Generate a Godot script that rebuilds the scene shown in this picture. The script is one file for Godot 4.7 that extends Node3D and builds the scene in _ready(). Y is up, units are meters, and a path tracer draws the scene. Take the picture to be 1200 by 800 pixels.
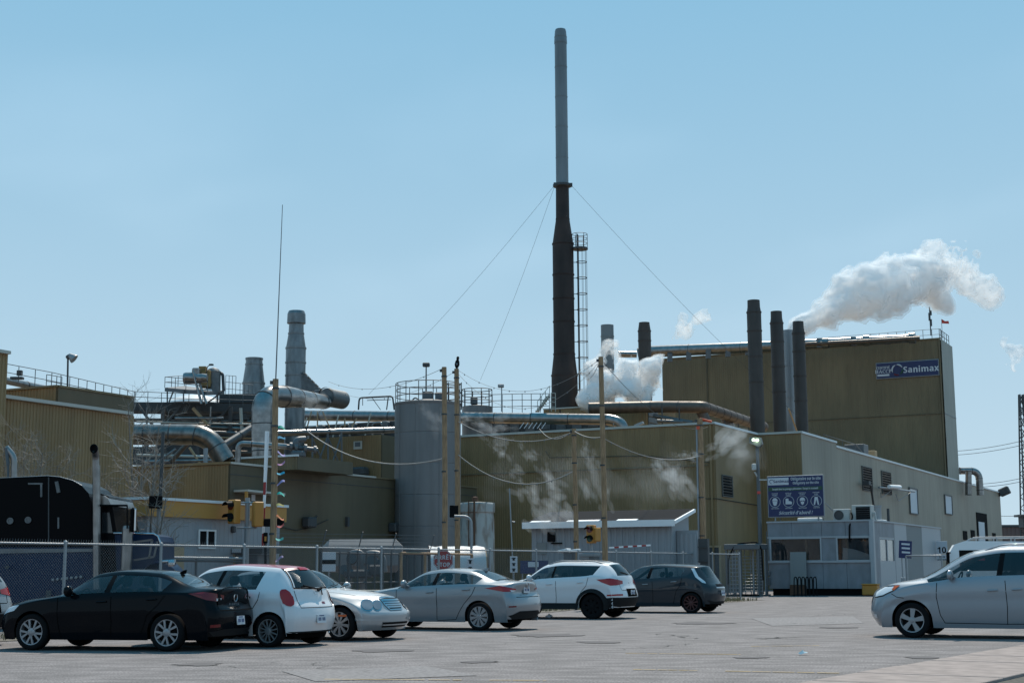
extends Node3D

# World: the camera stands at the origin, looks along -Z, y is up, metres.
# The works are laid out on a grid turned by SITE about the vertical.
const SITE := -0.47124
var M = {}
var taken = {}
var rng = RandomNumberGenerator.new()


func tag(o: Node, label: String, category := "", group := "", kind := ""):
	if label: o.set_meta("label", label)
	if category: o.set_meta("category", category)
	if group: o.set_meta("group", group)
	if kind: o.set_meta("kind", kind)
	return o


func numbered(called: String) -> String:
	var n: int = taken.get(called, 0)
	taken[called] = n + 1
	return called if n == 0 else "%s_%03d" % [called, n]


func thing(called: String, label: String, category: String, at := Vector3.ZERO, turn := 0.0, group := "") -> Node3D:
	var o = Node3D.new()
	o.name = numbered(called)
	add_child(o, true)
	o.position = at
	o.rotation.y = turn
	tag(o, label, category, group)
	return o


# commits a SurfaceTool as one named mesh under parent
func part(called: String, st: SurfaceTool, m: Material, parent: Node, label := "") -> MeshInstance3D:
	var o = MeshInstance3D.new()
	o.name = called
	st.generate_normals()
	o.mesh = st.commit()
	o.material_override = m
	parent.add_child(o, true)
	if label: o.set_meta("label", label)
	return o


# the same for geometry given in world coordinates
func wpart(called: String, st: SurfaceTool, m: Material, parent: Node3D, label := "") -> MeshInstance3D:
	var o = part(called, st, m, parent, label)
	var t = parent.transform
	var q = parent.get_parent()
	while q != self and q is Node3D:
		t = q.transform * t
		q = q.get_parent()
	o.transform = t.affine_inverse()
	return o


func struct(called: String, st: SurfaceTool, m: Material, label: String, kind := "structure") -> MeshInstance3D:
	var o = part(numbered(called), st, m, self, label)
	o.set_meta("kind", kind)
	return o


func inst(called: String, mesh: Mesh, m: Material, parent: Node, t: Transform3D) -> MeshInstance3D:
	var o = MeshInstance3D.new()
	o.name = called
	o.mesh = mesh
	o.material_override = m
	o.transform = t
	parent.add_child(o, true)
	return o


func dup(root: Node3D, at: Vector3, turn: float, label: String, group := "") -> Node3D:
	var base = String(root.name)
	var cut = base.rfind("_0")
	if cut > 0 and base.length() - cut == 4: base = base.substr(0, cut)
	var r: Node3D = root.duplicate()
	r.name = numbered(base)
	add_child(r, true)
	r.position = at
	r.rotation.y = turn
	r.set_meta("label", label)
	if group: r.set_meta("group", group)
	return r


# ------------------------------------------------------------------ shapes
func S() -> SurfaceTool:
	var st = SurfaceTool.new()
	st.begin(Mesh.PRIMITIVE_TRIANGLES)
	return st


func flat(st: SurfaceTool) -> void:
	st.set_smooth_group(-1)


var group_next = 1
func smooth(st: SurfaceTool) -> void:
	group_next = group_next % 30 + 1
	st.set_smooth_group(group_next)


func tri(st: SurfaceTool, a: Vector3, b: Vector3, c: Vector3) -> void:
	st.add_vertex(a); st.add_vertex(b); st.add_vertex(c)


# a, b, c, d clockwise seen from the front
func quad(st: SurfaceTool, a: Vector3, b: Vector3, c: Vector3, d: Vector3) -> void:
	tri(st, a, b, c); tri(st, a, c, d)


func uvquad(st: SurfaceTool, a: Vector3, b: Vector3, c: Vector3, d: Vector3) -> void:
	# a top left, b top right, c bottom right, d bottom left
	flat(st)
	var p = [a, b, c, a, c, d]
	var u = [Vector2(0, 0), Vector2(1, 0), Vector2(1, 1), Vector2(0, 0), Vector2(1, 1), Vector2(0, 1)]
	for i in 6:
		st.set_uv(u[i]); st.add_vertex(p[i])


func box(st: SurfaceTool, c: Vector3, s: Vector3, b := Basis(), bevel := 0.0) -> void:
	flat(st)
	var h = s * 0.5
	if bevel <= 0.0:
		var v = []
		for i in 8:
			v.append(c + b * Vector3(h.x if i & 1 else -h.x, h.y if i & 2 else -h.y, h.z if i & 4 else -h.z))
		quad(st, v[6], v[7], v[5], v[4]); quad(st, v[3], v[2], v[0], v[1])
		quad(st, v[2], v[6], v[4], v[0]); quad(st, v[7], v[3], v[1], v[5])
		quad(st, v[2], v[3], v[7], v[6]); quad(st, v[4], v[5], v[1], v[0])
		return
	# chamfered on every edge
	var k = h - Vector3.ONE * bevel
	var f = func(x: float, y: float, z: float, ax: int) -> Vector3:
		return c + b * Vector3(x * (h.x if ax == 0 else k.x), y * (h.y if ax == 1 else k.y), z * (h.z if ax == 2 else k.z))
	for ax in 3:
		for s1 in [-1.0, 1.0]:
			var q = []
			for e in [[-1.0, -1.0], [1.0, -1.0], [1.0, 1.0], [-1.0, 1.0]]:
				var d = [0.0, 0.0, 0.0]
				d[ax] = s1; d[(ax + 1) % 3] = e[0]; d[(ax + 2) % 3] = e[1]
				q.append(f.call(d[0], d[1], d[2], ax))
			if s1 > 0: quad(st, q[3], q[2], q[1], q[0])
			else: quad(st, q[0], q[1], q[2], q[3])
	for ax in 3:
		var a1 = (ax + 1) % 3
		var a2 = (ax + 2) % 3
		for s1 in [-1.0, 1.0]:
			for s2 in [-1.0, 1.0]:
				var q = []
				for e in [[-1.0, a1], [1.0, a1], [1.0, a2], [-1.0, a2]]:
					var d = [0.0, 0.0, 0.0]
					d[ax] = e[0]; d[a1] = s1; d[a2] = s2
					q.append(f.call(d[0], d[1], d[2], e[1]))
				if s1 * s2 < 0: quad(st, q[3], q[2], q[1], q[0])
				else: quad(st, q[0], q[1], q[2], q[3])
	for sx in [-1.0, 1.0]:
		for sy in [-1.0, 1.0]:
			for sz in [-1.0, 1.0]:
				var a: Vector3 = f.call(sx, sy, sz, 0)
				var e: Vector3 = f.call(sx, sy, sz, 1)
				var g: Vector3 = f.call(sx, sy, sz, 2)
				if sx * sy * sz > 0: tri(st, a, g, e)
				else: tri(st, a, e, g)


func frame_of(d: Vector3) -> Basis:
	var up = Vector3.UP if absf(d.normalized().y) < 0.95 else Vector3.RIGHT
	var x = up.cross(d).normalized()
	return Basis(x, d.cross(x).normalized(), d.normalized())


# straight bar of square or round section
func bar(st: SurfaceTool, a: Vector3, b: Vector3, r: float, sides := 6, r2 := -1.0, caps := true) -> void:
	if r2 < 0.0: r2 = r
	var f = frame_of(b - a)
	if sides <= 4: flat(st)
	else: smooth(st)
	var g = group_next
	var off = PI / 4 if sides == 4 else 0.0
	for i in sides:
		var t0 = TAU * i / sides + off
		var t1 = TAU * (i + 1) / sides + off
		var d0 = f.x * cos(t0) + f.y * sin(t0)
		var d1 = f.x * cos(t1) + f.y * sin(t1)
		quad(st, a + d0 * r, b + d0 * r2, b + d1 * r2, a + d1 * r)
	if caps:
		flat(st)
		for i in sides:
			var t0 = TAU * i / sides + off
			var t1 = TAU * (i + 1) / sides + off
			var d0 = f.x * cos(t0) + f.y * sin(t0)
			var d1 = f.x * cos(t1) + f.y * sin(t1)
			tri(st, a, a + d0 * r, a + d1 * r)
			tri(st, b, b + d1 * r2, b + d0 * r2)
	group_next = g


# polyline with rounded corners
func bent(pts: Array, rad: float, steps := 6) -> Array:
	var out = [pts[0]]
	for i in range(1, pts.size() - 1):
		var p: Vector3 = pts[i]
		var d0: Vector3 = (pts[i - 1] - p).normalized()
		var d1: Vector3 = (pts[i + 1] - p).normalized()
		var l = minf(rad, minf((pts[i - 1] - p).length(), (pts[i + 1] - p).length()) * 0.49)
		for k in steps + 1:
			var t = float(k) / steps
			out.append((p + d0 * l).lerp(p, t).lerp(p.lerp(p + d1 * l, t), t))
	out.append(pts[-1])
	return out


# tube along points with one radius or one per point
func tube(st: SurfaceTool, pts: Array, r, sides := 12, caps := true, hard := false) -> void:
	var n = pts.size()
	var rings = []
	var x = Vector3.ZERO
	for i in n:
		var d: Vector3 = (pts[mini(i + 1, n - 1)] - pts[maxi(i - 1, 0)]).normalized()
		if i == 0: x = frame_of(d).x
		x = (x - d * x.dot(d)).normalized()
		var y = d.cross(x)
		var ring = []
		var rr: float = r[i] if r is Array else r
		for k in sides:
			var t = TAU * k / sides
			ring.append(pts[i] + (x * cos(t) + y * sin(t)) * rr)
		rings.append(ring)
	smooth(st)
	for i in n - 1:
		if hard: smooth(st)
		for k in sides:
			var q = (k + 1) % sides
			quad(st, rings[i][k], rings[i + 1][k], rings[i + 1][q], rings[i][q])
	if caps:
		flat(st)
		for k in sides:
			var q = (k + 1) % sides
			tri(st, pts[0], rings[0][k], rings[0][q])
			tri(st, pts[-1], rings[-1][q], rings[-1][k])


# ring that stands proud of a tube
func flange(st: SurfaceTool, p: Vector3, d: Vector3, r: float, w: float, sides := 16) -> void:
	bar(st, p - d.normalized() * w * 0.5, p + d.normalized() * w * 0.5, r, sides)


# solid of revolution about t's y axis; prof = [[radius, y], ...] from below
func lathe(st: SurfaceTool, prof: Array, sides: int, t := Transform3D(), hard := true) -> void:
	smooth(st)
	for i in prof.size() - 1:
		if hard: smooth(st)
		var a = prof[i]
		var b = prof[i + 1]
		for k in sides:
			var t0 = TAU * k / sides
			var t1 = TAU * (k + 1) / sides
			var d0 = Vector3(cos(t0), 0, -sin(t0))
			var d1 = Vector3(cos(t1), 0, -sin(t1))
			var p0: Vector3 = t * (d0 * a[0] + Vector3(0, a[1], 0))
			var p1: Vector3 = t * (d0 * b[0] + Vector3(0, b[1], 0))
			var p2: Vector3 = t * (d1 * b[0] + Vector3(0, b[1], 0))
			var p3: Vector3 = t * (d1 * a[0] + Vector3(0, a[1], 0))
			if a[0] > 1e-6: tri(st, p0, p2, p3)
			if b[0] > 1e-6: tri(st, p0, p1, p2)


# flat polygon pushed to a thickness; outline counter-clockwise in x,y; front at z = depth
func prism(st: SurfaceTool, poly: PackedVector2Array, depth: float, t := Transform3D()) -> void:
	flat(st)
	var idx = Geometry2D.triangulate_polygon(poly)
	for i in range(0, idx.size(), 3):
		var a = poly[idx[i]]
		var b = poly[idx[i + 1]]
		var c = poly[idx[i + 2]]
		if (b - a).cross(c - a) > 0:
			var s = b
			b = c
			c = s
		tri(st, t * Vector3(a.x, a.y, depth), t * Vector3(b.x, b.y, depth), t * Vector3(c.x, c.y, depth))
		tri(st, t * Vector3(a.x, a.y, 0), t * Vector3(c.x, c.y, 0), t * Vector3(b.x, b.y, 0))
	for i in poly.size():
		var a = poly[i]
		var b = poly[(i + 1) % poly.size()]
		quad(st, t * Vector3(a.x, a.y, depth), t * Vector3(b.x, b.y, depth), t * Vector3(b.x, b.y, 0), t * Vector3(a.x, a.y, 0))


func circle2(c: Vector2, r: float, n := 16, rx := -1.0) -> PackedVector2Array:
	var p = PackedVector2Array()
	for i in n:
		p.append(c + Vector2(cos(TAU * i / n) * (r if rx < 0 else rx), sin(TAU * i / n) * r))
	return p


# trapezoid-ribbed sheet facing +Z in local x,y: from x0 to x1, y0 to top(x)
func ribbed(st: SurfaceTool, x0: float, x1: float, y0: float, y1: float, y1b: float, pitch: float, depth: float, t: Transform3D) -> void:
	flat(st)
	var n = maxi(1, int(round((x1 - x0) / pitch)))
	var w = (x1 - x0) / n
	var xs = []
	for i in n:
		for f in [[0.0, 0.0], [0.42, 0.0], [0.5, 1.0], [0.92, 1.0]]:
			xs.append([x0 + (i + f[0]) * w, depth * f[1]])
	xs.append([x1, 0.0])
	for i in xs.size() - 1:
		var a = xs[i]
		var b = xs[i + 1]
		var ta = lerpf(y1, y1b, (a[0] - x0) / (x1 - x0))
		var tb = lerpf(y1, y1b, (b[0] - x0) / (x1 - x0))
		quad(st, t * Vector3(a[0], ta, a[1]), t * Vector3(b[0], tb, b[1]), t * Vector3(b[0], y0, b[1]), t * Vector3(a[0], y0, a[1]))


# ------------------------------------------------------------------ materials
func lin(r: float, g: float, b: float, a := 1.0) -> Color:
	var c = Color(r, g, b).linear_to_srgb()
	c.a = a
	return c


func mat(key: String, c: Color, rough := 0.7, metal := 0.0) -> StandardMaterial3D:
	var m = StandardMaterial3D.new()
	m.resource_name = key
	m.albedo_color = c
	m.roughness = rough
	m.metallic = metal
	M[key] = m
	return m


func noise_tex(freq: float, lo: Color, hi: Color, size := 512, oct := 4, kind := FastNoiseLite.TYPE_SIMPLEX_SMOOTH, sd := 1, mid = null, normal := false, bump := 4.0) -> NoiseTexture2D:
	var n = FastNoiseLite.new()
	n.noise_type = kind
	n.frequency = freq
	n.fractal_octaves = oct
	n.seed = sd
	var t = NoiseTexture2D.new()
	t.width = size
	t.height = size
	t.seamless = true
	t.noise = n
	if normal:
		t.as_normal_map = true
		t.bump_strength = bump
	else:
		var g = Gradient.new()
		g.set_color(0, lo)
		g.set_color(1, hi)
		if mid != null: g.add_point(0.5, mid)
		t.color_ramp = g
	return t


# gives a material mottling (a grey multiplier texture), mapped in world space
func mottle(m: StandardMaterial3D, freq: float, lo: float, hi: float, scale: Vector3, sd := 1, size := 256) -> StandardMaterial3D:
	m.albedo_texture = noise_tex(freq, Color(lo, lo, lo), Color(hi, hi, hi), size, 5, FastNoiseLite.TYPE_SIMPLEX_SMOOTH, sd)
	m.uv1_triplanar = true
	m.uv1_world_triplanar = true
	m.uv1_scale = scale
	return m


func make_view() -> void:
	var cam = Camera3D.new()
	cam.name = "camera"
	cam.position = Vector3(0, 1.37, 0)
	cam.rotation = Vector3(0.15636, 0, -0.006)
	cam.fov = 26.46
	cam.near = 0.5
	cam.far = 6000.0
	add_child(cam)
	var env = Environment.new()
	env.background_mode = Environment.BG_SKY
	var sky = Sky.new()
	var sm = ProceduralSkyMaterial.new()
	sm.sky_top_color = lin(0.07, 0.39, 0.67)
	sm.sky_horizon_color = lin(0.585, 0.745, 0.845)
	sm.sky_curve = 0.30
	sm.ground_bottom_color = lin(0.12, 0.12, 0.12)
	sm.ground_horizon_color = lin(0.40, 0.50, 0.58)
	sm.sun_angle_max = 20.0
	# faint streaks of high cloud
	var nz = FastNoiseLite.new()
	nz.seed = 4
	nz.frequency = 0.02
	nz.fractal_octaves = 5
	var im = Image.create(768, 384, false, Image.FORMAT_RGBA8)
	for y in 384:
		for x in 768:
			var a = TAU * x / 768.0
			var v = nz.get_noise_3d(cos(a) * 90.0, y * 2.4 + 18.0 * sin(a * 2.0), sin(a) * 90.0) * 0.5 + 0.5
			im.set_pixel(x, y, Color(1, 1, 1, 0.09 * smoothstep(0.42, 0.8, v) * exp(-pow((y - 163.0) / 11.0, 2.0))))
	sm.sky_cover = ImageTexture.create_from_image(im)
	sky.sky_material = sm
	env.sky = sky
	env.tonemap_mode = Environment.TONE_MAPPER_LINEAR
	env.tonemap_exposure = 1.0
	env.sdfgi_enabled = true
	env.ssao_enabled = true
	env.ssil_enabled = true
	env.volumetric_fog_enabled = true
	env.volumetric_fog_density = 0.0
	var we = WorldEnvironment.new()
	we.name = "environment"
	we.environment = env
	add_child(we)
	var sun = DirectionalLight3D.new()
	sun.name = "sun"
	sun.light_color = Color(1.0, 0.96, 0.90)
	sun.light_energy = 1.6
	sun.light_angular_distance = 0.5
	sun.shadow_enabled = true
	sun.rotation = Vector3(-deg_to_rad(56), deg_to_rad(168), 0)
	add_child(sun)


func make_materials() -> void:
	# cars
	for c in [["paint_black", lin(0.004, 0.005, 0.007), 0.2], ["paint_white", lin(0.60, 0.61, 0.63), 0.35], ["paint_silver", lin(0.36, 0.375, 0.39), 0.38], ["paint_silver_dark", lin(0.22, 0.24, 0.26), 0.36],
			["paint_grey_blue", lin(0.022, 0.03, 0.038), 0.3], ["paint_van", lin(0.24, 0.265, 0.295), 0.36], ["paint_grey", lin(0.20, 0.21, 0.22), 0.35], ["paint_red", lin(0.25, 0.01, 0.03), 0.35]]:
		var m = mat(c[0], c[1], c[2], 0.0)
		if c[0] in ["paint_silver", "paint_silver_dark", "paint_van", "paint_grey"]: m.metallic = 0.35
		if c[0] in ["paint_black", "paint_grey_blue"]: m.metallic_specular = 0.15
		m.clearcoat_enabled = true
		m.clearcoat = 0.12 if c[0] == "paint_black" else 0.6
		m.clearcoat_roughness = 0.04
	var g = mat("car_glass", lin(0.010, 0.013, 0.014, 0.33), 0.02)
	g.transparency = BaseMaterial3D.TRANSPARENCY_ALPHA
	g = mat("privacy_glass", lin(0.008, 0.009, 0.01, 0.86), 0.02)
	g.transparency = BaseMaterial3D.TRANSPARENCY_ALPHA
	g = mat("window_glass", lin(0.03, 0.035, 0.04, 0.38), 0.02)
	g.transparency = BaseMaterial3D.TRANSPARENCY_ALPHA
	mat("rubber", lin(0.012, 0.012, 0.013), 0.85)
	mat("trim_black", lin(0.01, 0.01, 0.011), 0.5)
	mat("plastic_black", lin(0.02, 0.02, 0.021), 0.65)
	mat("gap", lin(0.004, 0.004, 0.004), 0.9)
	mat("interior", lin(0.02, 0.02, 0.022), 0.9)
	mat("interior_grey", lin(0.10, 0.10, 0.11), 0.9)
	mat("alloy", lin(0.26, 0.265, 0.28), 0.35, 0.5)
	mat("alloy_dull", lin(0.24, 0.25, 0.26), 0.5, 0.5)
	mat("steel_black", lin(0.012, 0.012, 0.013), 0.55)
	mat("red_rim", lin(0.06, 0.012, 0.012), 0.5)
	mat("chrome", lin(0.45, 0.46, 0.48), 0.10, 1.0)
	mat("lamp_red", lin(0.30, 0.008, 0.012), 0.12)
	mat("lamp_red_dark", lin(0.13, 0.006, 0.010), 0.12)
	mat("lamp_clear", lin(0.55, 0.57, 0.60), 0.1, 0.25)
	mat("lamp_lens", lin(0.62, 0.65, 0.68), 0.05, 0.0)
	mat("lamp_oval", lin(0.20, 0.23, 0.26), 0.05, 0.3)
	mat("lamp_amber", lin(0.45, 0.08, 0.01), 0.15)
	mat("plate_white", lin(0.55, 0.57, 0.60), 0.4)
	mat("plate_ink", lin(0.03, 0.05, 0.16), 0.5)
	# the works
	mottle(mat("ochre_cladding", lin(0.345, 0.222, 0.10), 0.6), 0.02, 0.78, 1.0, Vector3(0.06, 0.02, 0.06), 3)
	mottle(mat("ochre_cladding_dark", lin(0.235, 0.172, 0.092), 0.6), 0.02, 0.8, 1.0, Vector3(0.05, 0.02, 0.05), 4)
	mottle(mat("beige_panel", lin(0.365, 0.312, 0.24), 0.6), 0.015, 0.82, 1.0, Vector3(0.05, 0.03, 0.05), 5)
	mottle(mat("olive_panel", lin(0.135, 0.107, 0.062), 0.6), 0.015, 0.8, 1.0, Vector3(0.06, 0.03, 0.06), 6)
	mottle(mat("grey_panel", lin(0.35, 0.335, 0.28), 0.6), 0.02, 0.9, 1.0, Vector3(0.05, 0.03, 0.05), 7)
	mat("flashing", lin(0.45, 0.43, 0.38), 0.5)
	mat("flashing_white", lin(0.65, 0.66, 0.66), 0.5)
	mat("roofing", lin(0.03, 0.03, 0.032), 0.95)
	mat("dark_opening", lin(0.012, 0.012, 0.013), 0.8)
	mat("louvre_grey", lin(0.10, 0.10, 0.095), 0.6)
	mottle(mat("duct_steel", lin(0.32, 0.31, 0.295), 0.33, 0.85), 0.03, 0.6, 1.0, Vector3(0.25, 0.25, 0.25), 8)
	mottle(mat("duct_bright", lin(0.37, 0.36, 0.355), 0.28, 0.8), 0.03, 0.72, 1.0, Vector3(0.3, 0.3, 0.3), 9)
	mottle(mat("duct_dull", lin(0.17, 0.175, 0.18), 0.5, 0.35), 0.03, 0.75, 1.0, Vector3(0.3, 0.3, 0.3), 10)
	mottle(mat("duct_brown", lin(0.15, 0.115, 0.095), 0.5, 0.4), 0.03, 0.75, 1.0, Vector3(0.3, 0.3, 0.3), 10)
	mottle(mat("tank_grey", lin(0.21, 0.20, 0.20), 0.5), 0.02, 0.88, 1.0, Vector3(0.12, 0.04, 0.12), 11)
	mottle(mat("stack_grey", lin(0.22, 0.25, 0.27), 0.5), 0.02, 0.85, 1.0, Vector3(0.1, 0.03, 0.1), 12)
	mottle(mat("stack_rust", lin(0.075, 0.046, 0.038), 0.75), 0.02, 0.5, 1.0, Vector3(0.1, 0.05, 0.1), 13)
	mottle(mat("stack_dark", lin(0.075, 0.059, 0.052), 0.65), 0.03, 0.8, 1.0, Vector3(0.12, 0.05, 0.12), 14)
	var rt = mat("tank_white", lin(0.38, 0.385, 0.38), 0.6)
	rt.albedo_texture = noise_tex(0.012, Color(0.42, 0.22, 0.10), Color(1, 1, 1), 256, 5, FastNoiseLite.TYPE_SIMPLEX_SMOOTH, 21, Color(0.97, 0.96, 0.94))
	rt.uv1_triplanar = true
	rt.uv1_world_triplanar = true
	rt.uv1_scale = Vector3(0.5, 0.14, 0.5)
	mottle(mat("stack_steel", lin(0.27, 0.28, 0.29), 0.42, 0.55), 0.03, 0.75, 1.0, Vector3(0.3, 0.12, 0.3), 17)
	mat("steel_grey", lin(0.11, 0.117, 0.125), 0.55, 0.2)
	mat("steel_dark", lin(0.05, 0.052, 0.055), 0.6)
	mat("galvanised", lin(0.27, 0.285, 0.30), 0.5, 0.4)
	mat("cable", lin(0.03, 0.03, 0.03), 0.7)
	mat("cable_pale", lin(0.28, 0.26, 0.24), 0.7)
	mottle(mat("pole_wood", lin(0.50, 0.305, 0.165), 0.75), 0.05, 0.6, 1.0, Vector3(2.0, 0.15, 2.0), 15)
	mat("safety_yellow", lin(0.40, 0.19, 0.03), 0.55)
	mat("fascia_yellow", lin(0.42, 0.21, 0.045), 0.6)
	mat("signal_yellow", lin(0.45, 0.20, 0.035), 0.5)
	mat("stop_red", lin(0.28, 0.02, 0.02), 0.5)
	mottle(mat("booth_panel", lin(0.24, 0.26, 0.29), 0.55), 0.03, 0.85, 1.0, Vector3(0.3, 0.15, 0.3), 16)
	mat("booth_trim", lin(0.32, 0.34, 0.36), 0.5)
	mat("shed_white", lin(0.265, 0.28, 0.30), 0.6)
	mat("white_paint", lin(0.75, 0.76, 0.77), 0.5)
	mat("sign_blue", lin(0.008, 0.018, 0.085), 0.45)
	mat("sign_green", lin(0.012, 0.06, 0.03), 0.5)
	mat("sign_white", lin(0.50, 0.53, 0.57), 0.5)
	mat("grey_board", lin(0.20, 0.21, 0.21), 0.7)
	mat("rust_brown", lin(0.10, 0.05, 0.03), 0.85)
	mat("black_box", lin(0.008, 0.008, 0.009), 0.5)
	mat("tarpaulin", lin(0.5, 0.51, 0.52), 0.45)
	mat("plywood", lin(0.38, 0.27, 0.16), 0.8)
	mat("brick_far", lin(0.16, 0.11, 0.10), 0.85)
	mat("bark", lin(0.16, 0.135, 0.115), 0.9)
	mat("truck_black", lin(0.004, 0.004, 0.005), 0.25).metallic_specular = 0.15
	mat("truck_blue", lin(0.002, 0.018, 0.055), 0.3).metallic_specular = 0.3
	mat("ac_white", lin(0.42, 0.42, 0.40), 0.6)
	mat("wire", lin(0.13, 0.14, 0.15), 0.6, 0.2)
	for k in ["rubber", "gap", "interior", "plastic_black", "dark_opening", "black_box", "roofing", "trim_black", "steel_black"]: M[k].metallic_specular = 0.12
	# rain streaks and dirt down the claddings
	var streaks = noise_tex(0.02, Color(0.88, 0.87, 0.86), Color(1, 1, 1), 512, 5, FastNoiseLite.TYPE_SIMPLEX_SMOOTH, 77, Color(0.97, 0.97, 0.97))
	for k in ["ochre_cladding", "ochre_cladding_dark", "beige_panel", "olive_panel", "grey_panel", "tank_grey", "stack_grey", "stack_rust", "stack_dark", "booth_panel", "duct_steel", "duct_bright", "stack_steel"]:
		M[k].detail_enabled = true
		M[k].detail_albedo = streaks
		M[k].detail_blend_mode = BaseMaterial3D.BLEND_MODE_MUL
		M[k].detail_uv_layer = BaseMaterial3D.DETAIL_UV_2
		M[k].uv2_triplanar = true
		M[k].uv2_world_triplanar = true
		M[k].uv2_scale = Vector3(0.16, 0.012, 0.16)


func build_ground() -> void:
	var st = S()
	flat(st)
	quad(st, Vector3(-3000, -0.004, -4000), Vector3(3000, -0.004, -4000), Vector3(3000, -0.004, 200), Vector3(-3000, -0.004, 200))
	var asphalt = mat("asphalt", lin(0.455, 0.41, 0.41), 0.9)
	asphalt.albedo_texture = noise_tex(0.012, Color(0.70, 0.70, 0.70), Color(1.0, 1.0, 1.0), 1024, 6, FastNoiseLite.TYPE_SIMPLEX, 31)
	asphalt.uv1_triplanar = true
	asphalt.uv1_world_triplanar = true
	asphalt.uv1_scale = Vector3(0.06, 0.06, 0.12)
	asphalt.detail_enabled = true
	asphalt.detail_albedo = noise_tex(0.25, Color(0.40, 0.40, 0.40), Color(1.0, 1.0, 1.0), 1024, 3, FastNoiseLite.TYPE_SIMPLEX, 32)
	asphalt.detail_blend_mode = BaseMaterial3D.BLEND_MODE_MUL
	asphalt.detail_uv_layer = BaseMaterial3D.DETAIL_UV_2
	asphalt.uv2_triplanar = true
	asphalt.uv2_world_triplanar = true
	asphalt.uv2_scale = Vector3(0.09, 0.09, 0.09)
	asphalt.heightmap_enabled = false
	struct("ground", st, asphalt, "grey weathered asphalt of the parking lot")


func ground_poly(called: String, pts: Array, y: float, m: Material, label: String) -> void:
	var poly = PackedVector2Array()
	for p in pts: poly.append(Vector2(p.x, p.z))
	var idx = Geometry2D.triangulate_polygon(poly)
	var st = S()
	flat(st)
	for i in range(0, idx.size(), 3):
		var q = []
		for k in 3: q.append(Vector3(poly[idx[i + k]].x, y, poly[idx[i + k]].y))
		if (q[1] - q[0]).cross(q[2] - q[0]).y > 0: tri(st, q[0], q[2], q[1])
		else: tri(st, q[0], q[1], q[2])
	struct(called, st, m, label)


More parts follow.
